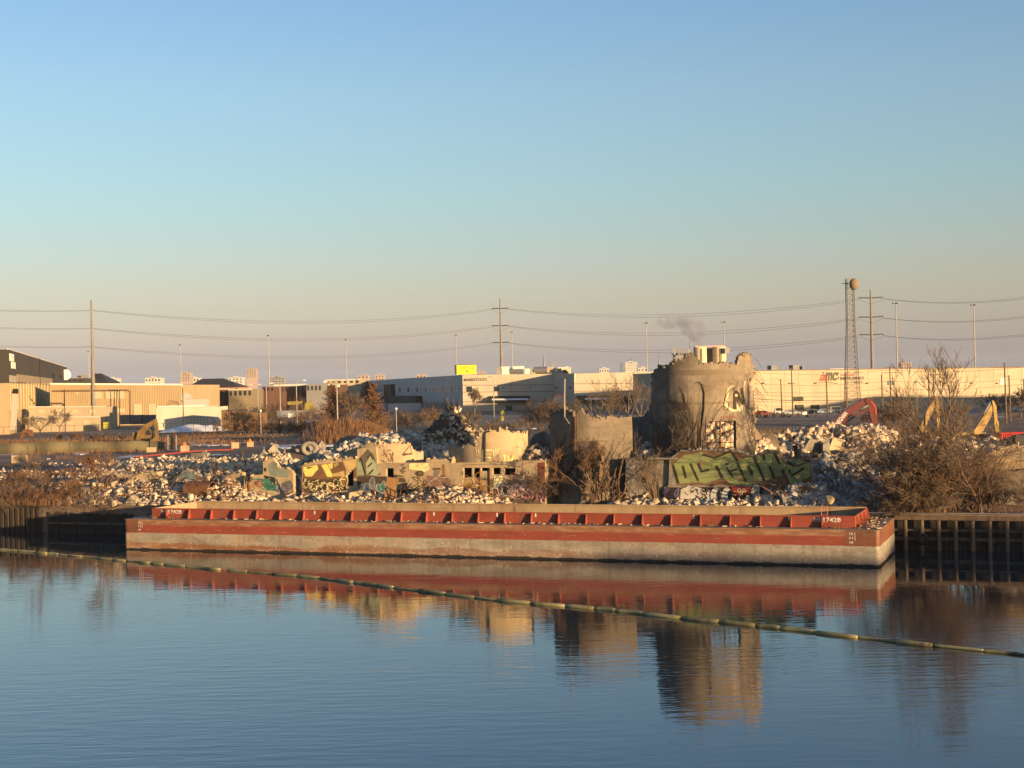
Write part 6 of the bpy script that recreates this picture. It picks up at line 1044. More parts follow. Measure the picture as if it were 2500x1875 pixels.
for i, (px, yt, yb, w_, lb) in enumerate(((1328, 858, 900, 7, 'dark church spire behind the roof ducts'), (1609, 862, 905, 6, 'thin church spire at the left edge of the tall silo'))):
    t = thing('church_spire', lb, 'spire', P(px, 960, 1500)); c_ = P(px, yt, 1500); b = P(px, yb, 1500); rr_ = w_*.5*1500/F; one(lambda q_: q_.tube([(b.x, 1500, b.z), (c_.x, 1500, c_.z)], [rr_, .05], 8), 'spire', greyb, t); one(lambda q_: q_.box(b.x-rr_, 1500-rr_, GZ, b.x+rr_, 1500+rr_, b.z), 'tower', greyb, t)
# a distant belt of bare trees and rooftops that reads as one mass
tb = MB(); r_ = np.random.default_rng(77); belt = mat('far_tree_belt', (.12, .09, .08), isl=.3)
segs = []
for i in range(2600):
    Y = r_.uniform(1200, 2400); x = r_.uniform(-.40, .40)*Y; h_ = r_.uniform(6, 12.5); b = np.array([x, Y, GZ]); k = b+np.array([r_.normal(0, 3), 0, h_]); segs.append((b, k, r_.uniform(.8, 2.2), .4))
V, Fc = seg_mesh(segs, 4); np_mesh('treeline', V, Fc, belt, label='far belt of bare trees along the horizon', cat='treeline', kind='stuff')
# ---- beige twin bins with antennas and smoke
t = thing('beige_bins', 'pair of sunlit cream elevator bins with rooftop railing behind the tall silo', 'elevator bins', P(1730, 1000, 380)); bm_ = wall_mat('bin_cream', (.66, .55, .36))
for xc, w_, y0 in ((1709, 32, 848), (1756, 33, 847)):
    c_ = P(xc, y0, 384); r2 = w_*.5*384/F; one(lambda q_: q_.tube([(c_.x, 384, GZ), (c_.x, 384, c_.z)], r2, 18), 'bin', bm_, t)
    for dx in (-.1, .25): one(lambda q_: q_.tube([(c_.x+dx, 384-r2-.08, c_.z-4.5), (c_.x+dx, 384-r2-.08, c_.z-.4)], .07, 5), 'cable_run', steel_d, t)
    one(lambda q_: q_.tube([(c_.x, 384, c_.z-2.3), (c_.x, 384, c_.z-2.2)], r2+.04, 18), 'hoop', flat('hoop_tan', (.4, .3, .16)), t)
panel(t, front(383), 1697, 844, 1768, 847, flat('pink_cap', (.6, .38, .3)), 'catwalk', -2.5); panel(t, front(386), 1725, 850, 1742, 900, greyb, 'gap_shade_panel', -2); panel(t, front(381), 1770, 849, 1781, 862, galv, 'antenna_box', -1)  # grey panel between the bins stands in for the shade there
an = thing('antenna_platform', 'cluster of grey phone antennas above the tall silo rim', 'antennas', P(1665, 900, 378))
for x in (1640, 1645, 1650, 1656, 1662, 1668, 1674, 1681, 1688): yy = 850+random.uniform(-2, 3); panel(an, front(378), x, yy, x+3.2, yy+random.uniform(10, 22), galv if x % 2 else flat('antenna_grey', (.22, .23, .25)), 'antenna_panel', .2)
one(lambda q_: q_.beam(P(1639, 864, 378.5), P(1692, 863, 378.5), .2, .25), 'mounting_rail', steel_d, an); panel(an, front(379), 1645, 864, 1690, 885, flat('antenna_grey', (.22, .23, .25)), 'equipment_shelter', -2); one(lambda q_: q_.tube([P(1684, 885, 379), P(1684, 832, 379)], .08, 5), 'whip', steel_d, an)
sm = bpy.data.materials.new('smoke_volume'); sm.use_nodes = True; n, l = sm.node_tree.nodes, sm.node_tree.links; n.remove(n['Principled BSDF']); pv_ = n.new('ShaderNodeVolumePrincipled'); pv_.inputs['Color'].default_value = (.40, .44, .62, 1); l.new(pv_.outputs[0], n['Material Output'].inputs['Volume'])
tco = n.new('ShaderNodeNewGeometry'); nz = n.new('ShaderNodeTexNoise'); nz.inputs['Scale'].default_value = .30; nz.inputs['Detail'].default_value = 5; l.new(tco.outputs['Position'], nz.inputs[0]); mr_ = n.new('ShaderNodeMapRange'); mr_.inputs[1].default_value = .42; mr_.inputs[2].default_value = .68; mr_.inputs[3].default_value = 0; mr_.inputs[4].default_value = .36; l.new(nz.outputs[0], mr_.inputs[0]); l.new(mr_.outputs[0], pv_.inputs['Density'])
mb = MB()
pts = [P(1722, 845, 400), P(1712, 828, 400), P(1700, 806, 400), P(1680, 792, 400), P(1655, 782, 400), P(1618, 785, 400), P(1600, 790, 400)]; mb.tube(pts, [1.0, 2.4, 3.2, 3.2, 2.6, 2.2, .6], 12); mb.build('smoke', sm, label='thin grey-violet smoke plume drifting left above the tall silo', cat='smoke', kind='stuff', smooth=True)
# ---- cream Marano warehouse
t = thing('cream_warehouse', 'very long cream warehouse with painted logo along the right skyline', 'warehouse', P(2100, 1000, 440)); SM = vplane(1835, 436, 2560, 460); mass(t, SM, 1700, 907, 2640, 894.5, 60, cream, 'wall'); one(lambda q_: q_.beam(SM(1700, 906.5, .1), SM(2640, 894, .1), .3, .3), 'parapet_cap', flat('dark_cap', (.16, .14, .12)), t)
for y in (926, 946, 966): one(lambda q_: q_.beam(SM(1840, y+3, .03), SM(2600, y-8.5, .03), .06, .12), 'panel_joint', flat('panel_joint_tan', (.40, .33, .22)), t)
for x in range(1850, 2600, 34): one(lambda q_: q_.beam(SM(x, 1000, .02), SM(x-2.3, 905-(x-1850)*.012, .02), .08, .05, up=(0, 1, 0)), 'panel_joint', flat('panel_joint_tan', (.40, .33, .22)), t)
lred, ldk = flat('logo_red', (.50, .08, .05)), flat('logo_dark', (.09, .075, .05))
text_px('logo_letter', 'a', lred, 2001, 930, 2016, 914, SM, t, lift=.15, shear=.35, bold=.02); text_px('logo_letter', 'mc', ldk, 2015, 930, 2043, 909, SM, t, lift=.15, shear=.35, bold=.02)
gr_ = MB(); 
for q_ in ([(2009, 911), (2012, 909)], [(2044, 917), (2047, 909)], [(2041, 927), (2049, 921)]): gr_.beam(SM(*q_[0], .15), SM(*q_[1], .15), .1, .3)
gr_.build('logo_accent', ldk, t)
gr_ = MB(); sw = [(2001, 934), (2015, 933), (2030, 934), (2046, 937)]
for p, q_ in zip(sw[:-1], sw[1:]): gr_.beam(SM(*p, .15), SM(*q_, .15), .1, .16)
gr_.build('logo_swoosh', ldk, t)
text_px('lettering', 'ANTHONY', lred, 2052, 918, 2089, 913.5, SM, t, lift=.15, bold=.01); text_px('lettering', 'MARANO', ldk, 2052, 928, 2109, 920, SM, t, lift=.15, bold=.02); text_px('lettering', 'COMPANY', ldk, 2078, 935, 2107, 931, SM, t, lift=.15, bold=.01)
for x0, y0, x1, y1, m_, nm in ((1935, 969, 1960, 979, awn, 'awning'), (1942, 988, 1961, 1000, awn, 'awning'), (1981, 988, 1999, 1003, awn, 'dock_door'), (2441, 924, 2456, 939, white, 'window_frame'), (2443, 926, 2454, 937, glass_d, 'window')): panel(t, SM, x0, y0, x1, y1, m_, nm, .5 if m_ is awn else (.12 if m_ is white else .2))
for x in (1861, 1926, 1989, 2115, 2306, 2370, 2432): panel(t, SM, x, 934, x+4, 937, steel_d, 'wall_lamp', .5)
for x0, x1, y0 in ((1883, 1898, 892), (1936, 1952, 891), (1959, 1963, 894), (2026, 2060, 900)): panel(t, SM, x0, y0, x1, 905, greyb if x0 < 2000 else white, 'roof_unit', -3, -3)
# ---- steel transmission poles and their wires
wirem = flat('wire', (.10, .095, .09), .6)
def steel_pole(lb, xt, yt, xb, yb, Y, arms, arm_w):
    t = thing('transmission_pole', lb, 'power pole', P(xb, 1000, Y)); p = P(xt, yt, Y); q_ = P(xb, yb, Y); x_ = (p.x+q_.x)/2; tip = []
    one(lambda m_: m_.tube([(x_, Y, GZ), (x_, Y, q_.z), (x_, Y, p.z)], [.75, .62, .28], 10), 'shaft', polem, t)
    for ya in arms:
        z_ = P(xt, ya, Y).z
        for s_ in (-1, 1):
            e = Vector((x_+s_*arm_w, Y, z_+.25)); tip.append((s_, z_))
            one(lambda m_: m_.beam((x_, Y, z_+.1), e, .42, .42), 'crossarm', steel_d, t); one(lambda m_: m_.tube([e, e+Vector((s_*-.4, 0, -.9)), Vector((x_+s_*.9, Y, z_-1.8)), Vector((x_+s_*.3, Y, z_-2.2))], .05, 4), 'jumper_wire', wirem, t)
            one(lambda m_: m_.tube([e, e+Vector((s_*.9, 0, .05))], .13, 6), 'insulator', galv, t)
    return t, x_, Y
p1 = steel_pole('slim weathered steel transmission pole at left without visible arms', 222, 733, 228, 937, 470, (), 2.4); p2 = steel_pole('steel transmission pole with three arm pairs behind the market warehouse', 1220, 728, 1225, 892, 640, (754, 796, 837), 3.6); p3 = steel_pole('steel transmission pole beside the lattice tower', 2125, 706, 2130, 900, 520, (728, 775, 818), 4.4)
one(lambda m_: m_.tube([P(2124, 712, 520), P(2114, 706, 520), P(2104, 704, 520)], .15, 5), 'lamp_arm', galv, p3[0])
for y, k in ((757, 2), (801, 2), (845, 2)):
    for k_ in range(6): panel(p1[0], front(469.6), 221.4, y-12+k_*7, 223.2, y-10+k_*7, galv, 'step_bolt', .3)
def wire(name, lb, A, B, sag, r=.05, k=18, grp=None):
    A, B = Vector(A), Vector(B); pts = [A.lerp(B, i/k)-Vector((0, 0, sag*4*(i/k)*(1-i/k))) for i in range(k+1)]; one(lambda m_: m_.tube(pts, r, 4), name, wirem, label=lb, cat='wire', group=grp)
lv = ['top', 'middle', 'lowest']
for i, (ya, yb, yc, yd, ye) in enumerate(((757.5, 757, 754, 728, 722), (800, 801, 796, 775, 768), (845, 846, 837, 818, 812))):
    for j, dz in ((0, 0.0), (1, -.55)):
        nm = ('front', 'rear')[j]; o_ = (-1 if j == 0 else 1)
        wire('power_line', f'{lv[i]} {nm} power line from the left edge to the slim pole', P(-40, ya-2, 430)+Vector((0, 0, dz*.6)), P(222, yb, 470)+Vector((0, 0, dz*.4)), .3, .035); wire('power_line', f'{lv[i]} {nm} power line between the slim pole and the market pole', P(224, yb, 470)+Vector((0, 0, dz*.4)), P(1202 if j == 0 else 1206, yc, 640)+Vector((0, 0, dz*.5)), 4.6+.5*j, .045)
        wire('power_line', f'{lv[i]} {nm} power line between the market pole and the lattice tower', P(1242, yc, 640)+Vector((0, 0, dz*.4)), P(2096, yd+2, 520)+Vector((0, 0, dz)), 4.2+.6*j, .042); wire('power_line', f'{lv[i]} {nm} power line from the tower pole to the right edge', P(2156, yd+1, 520)+Vector((0, 0, dz*.2)), P(2570, ye-6, 430)+Vector((0, 0, dz)), 2.0, .038)
# ---- high-mast lights
for i, (px, yt, lb) in enumerate(((216, 858, 'high-mast light close beside the slim left pole'), (440, 842, 'high-mast light above the pinkish left tower'), (655, 819, 'high-mast light above the brick blocks'), (844, 829, 'high-mast light above the rusty conifers'), (1113, 818, 'high-mast light behind the billboard'), (1249, 811, 'high-mast light just right of the market pole'), (1577, 788, 'high-mast light left of the tall silo'), (1767, 786, 'high-mast light above the cream bins'), (2187, 740, 'high-mast light right of the lattice tower'), (2377, 744, 'high-mast light above the tall bare tree'))):
    a, b = uv(px, yt); Y = (38-H)/(-b); c_ = Vector((a*Y, Y, 38)); t = thing('high_mast_light', lb, 'mast light', (c_.x, Y, GZ), 'high-mast highway lights'); one(lambda m_: m_.tube([(c_.x, Y, GZ), (c_.x, Y, 38)], [.34, .16], 7), 'mast', galv, t)
    one(lambda m_: m_.tube([c_+Vector((0, 0, -.3)), c_+Vector((0, 0, .2))], .35, 8), 'head_ring', steel_d, t)
    for k in range(4): a_ = R(45+90*k); e = c_+Vector((math.cos(a_)*1.1, math.sin(a_)*1.1, 0)); one(lambda m_: m_.beam(c_, e, .12), 'bracket', steel_d, t); one(lambda m_: m_.tube([e+Vector((0, 0, .15)), e+Vector((0, 0, -.25))], [.2, .34], 7), 'lamp_head', galv, t)
# ---- lattice radio tower with drum
t = thing('lattice_tower', 'tall lattice radio tower carrying a round tan drum', 'radio tower', P(2080, 1005, 400)); Yt = 400; zt = P(2070, 681, Yt).z; zb = GZ; cx = P(2077, 800, Yt).x; mb = MB(); wt, wb = 1.0, 2.05; K = 26; lat = flat('lattice_steel', (.20, .17, .15))
def hw(z): f = max(0, (z-zb)/(zt-zb)); return wb+(wt-wb)*min(1, f*1.5)
lv_ = [zb+(zt-zb)*i/K for i in range(K+1)]
for sx, sy in ((-1, -1), (1, -1), (1, 1), (-1, 1)):
    one(lambda m_: m_.tube([(cx+sx*hw(z), Yt+sy*hw(z), z) for z in lv_], .085, 4), 'leg', lat, t)
for i in range(K):
    z0, z1 = lv_[i], lv_[i+1]
    for (ax, ay), (bx_, by_) in (((-1, -1), (1, -1)), ((1, -1), (1, 1)), ((1, 1), (-1, 1)), ((-1, 1), (-1, -1))):
        A0, B0_, A1, B1 = (Vector((cx+ax*hw(z0), Yt+ay*hw(z0), z0)), Vector((cx+bx_*hw(z0), Yt+by_*hw(z0), z0)), Vector((cx+ax*hw(z1), Yt+ay*hw(z1), z1)), Vector((cx+bx_*hw(z1), Yt+by_*hw(z1), z1))); mb.tube([A0, B1], .045, 3); mb.tube([B0_, A1], .045, 3); mb.tube([A1, B1], .04, 3)
mb.build('bracing', lat, t, kind='stuff'); c_ = P(2085, 694, Yt-1.6); one(lambda m_: m_.ball(c_, 1.5, n=16, m=10, sc=(.86, .7, 1.08)), 'drum_antenna', mat('drum_tan', (.22, .165, .10)), t, smooth=True); one(lambda m_: m_.beam(P(2054, 692, Yt), P(2072, 692, Yt), .15), 'side_arm', steel_d, t)
one(lambda m_: m_.beam((cx-wt, Yt-wt, zt), (cx+wt*1.6, Yt-wt, zt), .15), 'top_bar', lat, t)
# ---- wooden utility poles, street lamps
def upole(lb, px, yt, Y, cross=(), lamp=False, trans=False, m_=utilw, r=.16):
    p = P(px, yt, Y); t = thing('utility_pole', lb, 'utility pole', (p.x, Y, GZ), 'wooden utility poles along the right street'); one(lambda q_: q_.tube([(p.x+.15, Y, GZ), (p.x, Y, p.z)], [r*1.35, r*.85], 7), 'pole', m_, t)
    for dz, w_ in cross:
        one(lambda q_: q_.beam((p.x-w_, Y-.2, p.z-dz), (p.x+w_, Y-.2, p.z-dz), .14, .16), 'crossarm', m_, t)
        for f in (-.9, -.45, .45, .9): one(lambda q_: q_.tube([(p.x+w_*f, Y-.2, p.z-dz+.06), (p.x+w_*f, Y-.2, p.z-dz+.35)], .07, 5), 'insulator', galv, t)
    if lamp: one(lambda q_: q_.tube([(p.x, Y, p.z-.4), (p.x-1.2, Y, p.z+.15), (p.x-2.0, Y, p.z+.1)], .06, 4), 'lamp_arm', galv, t); one(lambda q_: q_.obox((p.x-2.5, Y-.15, p.z), (.6, 0, 0), (0, .3, 0), (0, 0, .16)), 'lamp_head', galv, t)
    if trans:
        for dx in (-.55, .1, .6): one(lambda q_: q_.tube([(p.x+dx, Y-.55, p.z-5.0), (p.x+dx, Y-.55, p.z-3.9)], .3, 8), 'transformer', greyb, t)
    return t
for a_ in (('utility pole with small lamp arm right of the silo', 1932, 898, 380, ((4.2, .8),), True), ('thin lamp pole right of the silo edge', 1906, 925, 390, (), True), ('utility pole standing under the logo', 2017, 914, 370, ((.3, 1.2),)), ('utility pole at the left leg of the lattice tower', 2064, 908, 372), ('plain pole right of the lettering', 2152, 914, 375), ('utility pole with three transformers', 2172, 893, 370, ((.4, 1.4), (1.8, 2.2)), False, True), ('plain pole of the pair left of the bare tree', 2266, 902, 360), ('double crossarm pole left of the bare tree', 2278, 899, 350, ((.3, 2.3), (1.6, 1.5))), ('tall wide-armed utility pole at the far right', 2452, 885, 300, ((1.0, 2.9),)), ('lamp pole beside the wide-armed pole', 2463, 916, 310, (), True), ('short pole at the right edge', 2499, 925, 350, ((.5, .9),))): upole(*a_)
for i, (ya, yb, dY) in enumerate(((905, 899, 0), (932, 926, -1), (952, 940, 1), (958, 962, 0), (969, 966, -2), (974, 968, 2), (985, 978, 1))):
    lb = ['first', 'second', 'third', 'fourth', 'fifth', 'sixth', 'seventh'][i]+' street cable from the top across the cream warehouse wall'; wire('street_cable', lb, P(1836, ya+4, 384+dY), P(2172, (ya+yb)/2+1, 371+dY), .8, .035 if i not in (4,) else .07); wire('street_cable', lb.replace('across', 'continuing right across'), P(2172, (ya+yb)/2+1, 371+dY), P(2560, yb-9, 300+dY), .9, .03 if i != 4 else .06)
def lamp(lb, px, yt, Y, side=-1, m_=galv, L=2.4):
    p = P(px, yt, Y); t = thing('street_lamp', lb, 'street lamp', (p.x, Y, GZ), 'street lamps at left centre'); one(lambda q_: q_.tube([(p.x, Y, GZ), (p.x, Y, p.z-.6), (p.x+side*.5, Y, p.z-.1), (p.x+side*L, Y, p.z)], [.17, .12, .1, .07], 6), 'column', m_, t); one(lambda q_: q_.obox((p.x+side*L-.4, Y-.2, p.z-.08), (.9, 0, 0), (0, .4, 0), (0, 0, .2)), 'lamp_head', white, t)
for lb, px, yt, Y, sd_ in (('street lamp left of the tan block', 629, 938, 520, -1), ('street lamp behind the brown shed', 650, 938, 530, -1), ('bright street lamp before the brick block', 683, 935, 430, -1), ('brightest street lamp arching right before the brick block', 723, 929, 420, 1), ('street lamp in front of the broad conifer', 822, 932, 300, -1), ('street lamp before the market lettering', 1204, 919, 460, -1)): lamp(lb, px, yt, Y, sd_)
for lb, px, yt, yb, Y in (('black lamp column in the yard before the tan shed', 157, 952, 1062, 390), ('black lamp column before the white cabin', 446, 946, 1030, 390)):
    p = P(px, yt, Y); one(lambda q_: q_.tube([(p.x, Y, GZ), (p.x, Y, p.z)], [.14, .1], 6), 'lamp_column', steel_d, label=lb, cat='lamp column')
for lb, px, yt, Y in (('globe park lamp beside the brown shed', 636, 1003, 340), ('globe park lamp before the white trailer', 967, 998, 325)):
    p = P(px, yt, Y); t = thing('globe_lamp', lb, 'lamp', (p.x, Y, GZ), 'white globe park lamps'); one(lambda q_: q_.tube([(p.x, Y, GZ), (p.x, Y, p.z-.3)], .09, 6), 'post', galv, t); one(lambda q_: q_.ball((p.x, Y, p.z), .3), 'globe', white, t, smooth=True)
for nm, lb, x0, y0, x1, y1, Y, m_ in (('warning_sign', 'yellow diamond warning sign before the market fence', 1222, 1003, 1231, 1013, 345, flat('sign_yellow', (.7, .62, .08))), ('yard_sign', 'red and white price board beside the leaning pole', 1355, 962, 1379, 983, 420, white), ('notice_sign', 'white notice sign among the brown bushes', 748, 1024, 756, 1032, 338, white), ('notice_board', 'white notice board near the parked cars', 1959, 1005, 1970, 1012, 390, white), ('lamp_sign', 'flat twin-head lot lamp left of the bare trees', 2230, 931, 2246, 934, 380, galv)):
    t = thing(nm, lb, 'sign', P((x0+x1)/2, 1030, Y)); Sx = front(Y); 
    if nm == 'warning_sign': one(lambda q_: q_.prism([Sx(1226.5, 1001), Sx(1231.5, 1008), Sx(1226.5, 1015), Sx(1221.5, 1008)], (0, .08, 0)), 'board', m_, t); panel(t, Sx, 1223, 1017, 1230, 1026, m_, 'lower_plate', .06)
    else: panel(t, Sx, x0, y0, x1, y1, m_, 'board', .1)
    if nm == 'yard_sign':
        panel(t, Sx, x0, y0, x1, y0+8, flat('sign_red', (.55, .10, .08)), 'header', .14); text_px('lettering', 'MARKET', white, 1357, 968.5, 1377, 964, Sx, t, lift=.2)
        for k in range(3): panel(t, Sx, x0+2, y0+10.5+k*3.5, x1-3, y0+12+k*3.5, black, 'text_row', .14)
    one(lambda q_: q_.tube([(P((x0+x1)/2, y1, Y).x, Y+.15, GZ), (P((x0+x1)/2, y1, Y).x, Y+.15, P((x0+x1)/2, y0, Y).z)], .07, 5), 'post', galv, t)
# ---- cars
def car(lb, px, py, Y, col, L=4.5, kind='car', rz=0.0):
    p = P(px, py, Y); t = thing('parked_car', lb, 'car', (0, 0, 0), 'cars parked along the right street'); hgt = 1.45 if kind == 'car' else 1.95; m_ = flat('car_paint_%d' % (hash(tuple(col)) % 9999), col, .35, spec=.5)
    bd = MB(); pr = [(-L/2, .35), (L/2, .35), (L/2, .75), (L*.46, .85), (L*.28, .92), (L*.12, hgt), (-L*.26, hgt), (-L*.4, .98), (-L*.5, .9)] if kind == 'car' else [(-L/2, .35), (L/2, .35), (L/2, .85), (L*.34, 1.05), (L*.22, hgt), (-L*.48, hgt), (-L*.5, 1.0)]
    bd.prism([(x, -.85, z) for x, z in pr], (0, 1.7, 0)); bd.build('body', m_, t); gl = MB(); gl.prism([(x, -.87, z) for x, z in ([(L*.24, .95), (L*.1, hgt-.1), (-L*.24, hgt-.1), (-L*.34, 1.0)] if kind == 'car' else [(L*.3, 1.08), (L*.2, hgt-.12), (-L*.42, hgt-.12), (-L*.42, 1.08)])], (0, 1.74, 0)); gl.build('side_glass', glass_d, t)
    for sx in (-1, 1):
        for sy in (-.86, .70): one(lambda q_: q_.tube([(sx*L*.31, sy, .33), (sx*L*.31, sy+.16, .33)], .33, 12), 'wheel', black, t)
    t.location = (p.x, Y, GZ+.06); t.rotation_euler = (0, 0, rz); return t
for lb, px, Y, c_, L, kd in (('dark red car nearest the silo edge', 1862, 400, (.22, .03, .025), 5.2, 'car'), ('white van beside the utility pole', 1904, 412, (.6, .6, .6), 3.0, 'van'), ('silver car before the white notice board', 1935, 402, (.45, .47, .5), 4.6, 'car'), ('dark blue car right of the notice board', 1985, 408, (.05, .08, .14), 4.4, 'car'), ('light blue car under the logo pole', 2012, 404, (.16, .24, .36), 4.3, 'car'), ('grey-blue van near the red boom', 2042, 410, (.22, .28, .34), 4.0, 'van'), ('pale blue car at the far right edge', 2490, 380, (.30, .38, .46), 4.6, 'car'), ('dark van on the street left of the wide-armed pole', 2445, 388, (.05, .055, .06), 5.0, 'van')): car(lb, px, 1012, Y, c_, L, kd, random.uniform(-.1, .1))
# ---- excavators
def limb(t, name, pts, widths, Y, m_, th=.6):
    """boom or stick as an outline swept along pixel points with given pixel widths, extruded sideways"""
    P2 = [Vector(p) for p in pts]; L_, R_ = [], []
    for i, p in enumerate(P2):
        d = (P2[min(i+1, len(P2)-1)]-P2[max(i-1, 0)]).normalized(); n_ = Vector((-d.y, d.x))*widths[i]/2; L_.append(p+n_); R_.append(p-n_)
    return one(lambda q_: q_.prism([P(v.x, v.y, Y) for v in L_+R_[::-1]], (0, th, 0)), name, m_, t)
def body(t, px, Y, m_, s=1):
    p = P(px, 1050, Y); x, y = p.x, Y; z = float(gz(np.array([x]), np.array([y]))[0])*0+GZ
    for dy in (-1.1, 1.5): one(lambda q_: q_.prism([(x+a*2.2*s, y+dy, z+b_) for a, b_ in ((-1, .15), (-.8, 0), (.8, 0), (1, .15), (1.05, .5), (.85, .85), (-.85, .85), (-1.05, .5))], (0, .6, 0)), 'track', black, t)
    one(lambda q_: q_.obox((x-2.2*s, y-1.1, z+1.0), (3.8*s, 0, 0), (0, 2.8, 0), (0, 0, 1.3)), 'house', m_, t); one(lambda q_: q_.prism([(x+a, y-1.2, z+b_) for a, b_ in ((.5, 1.05), (2.0, 1.05), (2.0, 1.9), (1.6, 2.9), (.5, 2.9))], (0, 1.1, 0)), 'cab', m_, t); one(lambda q_: q_.prism([(x+a, y-1.23, z+b_) for a, b_ in ((.65, 1.7), (1.85, 1.7), (1.5, 2.75), (.65, 2.75))], (0, 1.16, 0)), 'cab_glass', glass_d, t)
exr = mat('excavator_red', (.115, .014, .017), [((.075, .011, .013), .8, .45, .65)], rough=.45); exy = mat('excavator_yellow', (.42, .27, .07), [((.28, .18, .06), .8, .42, .62), ((.22, .14, .06), 1.6, .58, .72)], rough=.5); exb = mat('excavator_dull_yellow', (.20, .13, .045), [((.12, .08, .035), .8, .42, .62)], rough=.6); chrome = flat('hydraulic_rod', (.35, .34, .32), .3, .8)
YR = 200; t = thing('red_excavator', 'red excavator with white lettering on its raised boom behind the rubble heap', 'excavator', P(2025, 1075, YR)); limb(t, 'boom', [(2022, 1062), (2040, 1040), (2062, 1015), (2088, 996), (2117, 977)], [20, 22, 21, 18, 11], YR, exr, .7); limb(t, 'stick', [(2114, 974), (2122, 978), (2131, 1000), (2136, 1030), (2140, 1066)], [8, 18, 20, 15, 11], YR-.1, exr, .55)
limb(t, 'boom_cylinder', [(2056, 1040), (2084, 1018), (2120, 1000)], [4, 4, 4], YR-.15, exr, .2); limb(t, 'stick_cylinder', [(2088, 988), (2118, 976)], [5, 3], YR+.1, steel_d, .3); limb(t, 'cylinder_rod', [(2108, 996), (2120, 990)], [4, 4], YR-.2, chrome, .15); limb(t, 'painted_highlight', [(2126, 980), (2137, 992), (2139, 1012)], [3, 4, 3], YR-.16, flat('sunlit_edge_red', (.42, .05, .04), .4), .05)  # brighter red strip paints the sunlit edge of the stick
A = P(2037, 1045, YR-.02); B_ = P(2067, 1008.5, YR-.02); d = (B_-A); up_ = Vector((-d.z, 0, d.x)).normalized()*.62; text3d('lettering', 'HENEGHAN', white, A-up_*.35, d, up_, t, off=(0, -.03, 0), bold=.01); body(t, 2010, YR+2, exr)
YY1 = 195; t = thing('yellow_excavator', 'rear yellow excavator seen through the tangled shrub', 'excavator', P(2262, 1080, YY1)); limb(t, 'boom', [(2244, 1060), (2262, 1022), (2272, 1000), (2286, 974)], [9, 12, 13, 6], YY1, exy, .7); limb(t, 'stick', [(2285, 968), (2289, 985), (2290, 1010), (2292, 1046)], [4, 8, 8, 6], YY1-.1, exy, .5); limb(t, 'stick_cylinder', [(2268, 990), (2283, 970)], [3, 3], YY1+.1, steel_d, .3); limb(t, 'boom_cylinder', [(2261, 1040), (2263, 1010)], [5, 5], YY1-.2, exy, .3); body(t, 2235, YY1+2, exy)
YY2 = 185; t = thing('yellow_excavator', 'yellow excavator with bent arm at the right beside the red container', 'excavator', P(2395, 1075, YY2)); limb(t, 'boom', [(2380, 1062), (2394, 1045), (2412, 1015), (2425, 988)], [14, 19, 16, 6], YY2, exy, .7); limb(t, 'stick', [(2424, 978), (2429, 992), (2431, 1020), (2434, 1060)], [4, 8, 8, 7], YY2-.1, exy, .5); limb(t, 'stick_cylinder', [(2404, 1010), (2421, 980)], [4, 3], YY2+.1, chrome, .3); limb(t, 'link', [(2428, 1024), (2436, 1030), (2437, 1054)], [4, 5, 4], YY2-.15, exy, .2); body(t, 2372, YY2+2, exy); limb(t, 'bucket', [(2380, 1066), (2350, 1060), (2330, 1064)], [10, 12, 8], YY2-.4, exy, 1.2)
YB = 300; t = thing('brown_excavator', 'dull brown-yellow excavator behind the green screen fence', 'excavator', P(350, 1075, YB)); limb(t, 'boom', [(336, 1074), (342, 1056), (360, 1040), (379, 1026)], [9, 12, 12, 7], YB, exb, .7); limb(t, 'stick', [(378, 1024), (381, 1040), (383, 1072)], [8, 9, 7], YB-.1, exb, .5); limb(t, 'cylinder', [(350, 1044), (374, 1026)], [3, 3], YB+.1, steel_d, .3); body(t, 352, YB+2, exb); limb(t, 'bucket', [(384, 1066), (376, 1076), (366, 1076)], [8, 10, 6], YB-.3, exb, .9)
t = thing('rusty_bucket', 'rusty grab bucket in the dry grass at far left', 'grab bucket', P(58, 1072, 280)); limb(t, 'jaw', [(50, 1062), (60, 1052), (72, 1054), (76, 1066)], [6, 9, 9, 5], 280, rust, 1.2); limb(t, 'jaw', [(50, 1070), (58, 1060)], [6, 8], 279.6, rust, 1.0)
ct = thing('red_container', 'bright red corrugated container at the right edge', 'container', P(2475, 1075, 180)); mb = MB(); x0_, x1_ = P(2442, 1060, 180).x, P(2580, 1060, 180).x; zt = P(2470, 1056, 180).z; mb.obox((x0_, 180, GZ), (x1_-x0_, 0, 0), (0, 2.4, 0), (0, 0, zt-GZ)); cm_ = mat('container_red', (.45, .035, .035)); mb.build('box', cm_, ct); x = x0_+.1
while x < x1_: one(lambda q_: q_.box(x, 179.93, GZ+.1, x+.12, 180, zt-.1), 'rib', cm_, ct); x += .3
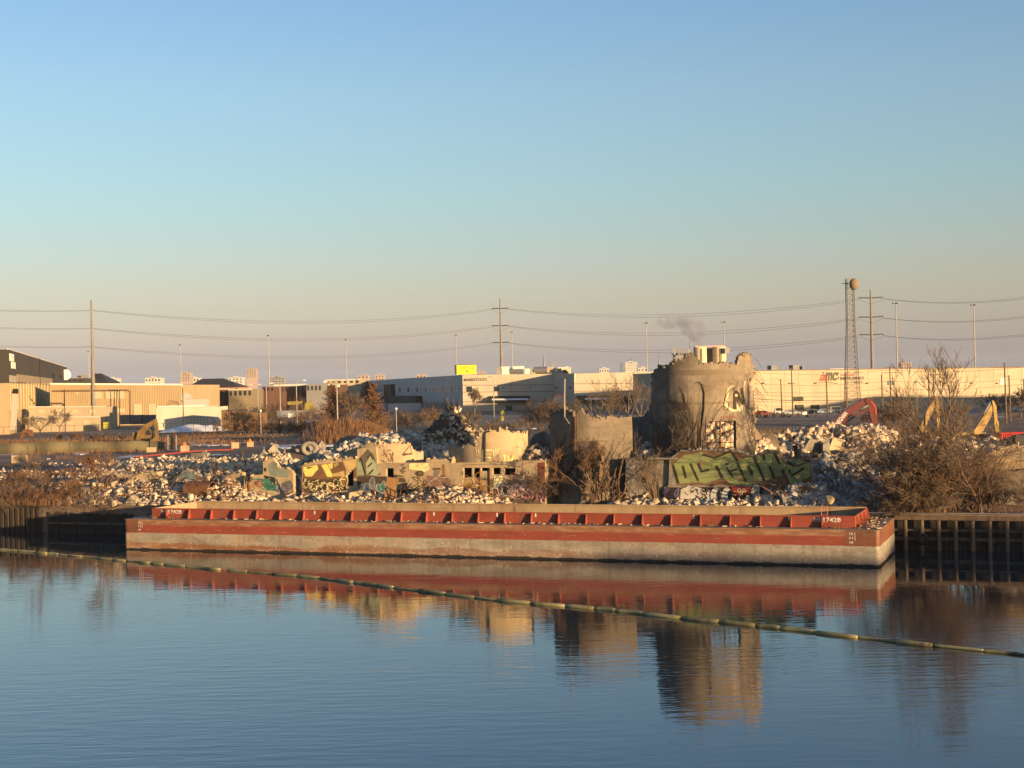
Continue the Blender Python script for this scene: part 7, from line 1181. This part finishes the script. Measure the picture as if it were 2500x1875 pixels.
for i, (px, py, s_) in enumerate(((2468, 1075, 1.6), (2482, 1082, 1.9), (2496, 1074, 1.7), (2494, 1090, 1.5))):
    o = link('black_boulder', MATS[('boulder', i % 4)].copy(), label='dark boulder in the pile before the red container', cat='boulder', group='dark boulders before the red container'); o.data.materials.clear(); o.data.materials.append(flat('dark_stone', (.035, .036, .04))); o.location = P(px, py, 145); o.scale = (s_*1.2, s_, s_)
# ---- unseen blocks added beside the frame only to cast shadows into it
t = thing('riverside_shade_blocks', 'added shadow-casting blocks on the near bank outside the right of the picture', 'warehouse', (112, 12, 2)); sh = Vector((.7071, -.7071, 0))
def shade_block(name, pa, pb, d0, zs, deep):
    A, B = Vector(pa)+sh*d0, Vector(pb)+sh*d0; h_ = zs+d0*math.tan(SUN_EL); back = Vector((.35, -.93, 0))*deep
    one(lambda q_: q_.add([(p.x, p.y, z) for z in (-1, h_) for p in (A, B, B+back, A+back)], [(0, 1, 5, 4), (1, 2, 6, 5), (2, 3, 7, 6), (3, 0, 4, 7), (4, 5, 6, 7)]), name, brick, t)
shade_block('dock_shade_block', tuple(bg_(BL*1.46, 0, 0)), tuple(bg_(BL*2.3, 0, 0)), 120, 4.5, 25); shade_block('low_shade_block', tuple(bg_(BL*.70, 0, 0)), tuple(bg_(BL*1.46, 0, 0)), 120, .6, 20)
t = thing('street_shade_block', 'added shadow-casting block across the street outside the right of the picture', 'warehouse', (230, 352, GZ)); one(lambda q_: q_.box(178, 322, GZ-.2, 320, 380, GZ+12.3), 'hall', creamd, t)  # unseen block, added to throw shade on the cream warehouse wall
# ---- thin evening haze in the air
hz = bpy.data.materials.new('haze_air'); hz.use_nodes = True; n, l = hz.node_tree.nodes, hz.node_tree.links; n.remove(n['Principled BSDF']); pv_ = n.new('ShaderNodeVolumePrincipled'); pv_.inputs['Color'].default_value = (.80, .86, 1.0, 1); pv_.inputs['Density'].default_value = 0.000035; pv_.inputs['Anisotropy'].default_value = 0.0; l.new(pv_.outputs[0], n['Material Output'].inputs['Volume'])
one(lambda q_: q_.box(-3700, -1450, -3.2, 5750, 6950, 88), 'haze', hz, label='thin evening haze over the whole city', cat='haze', kind='stuff')
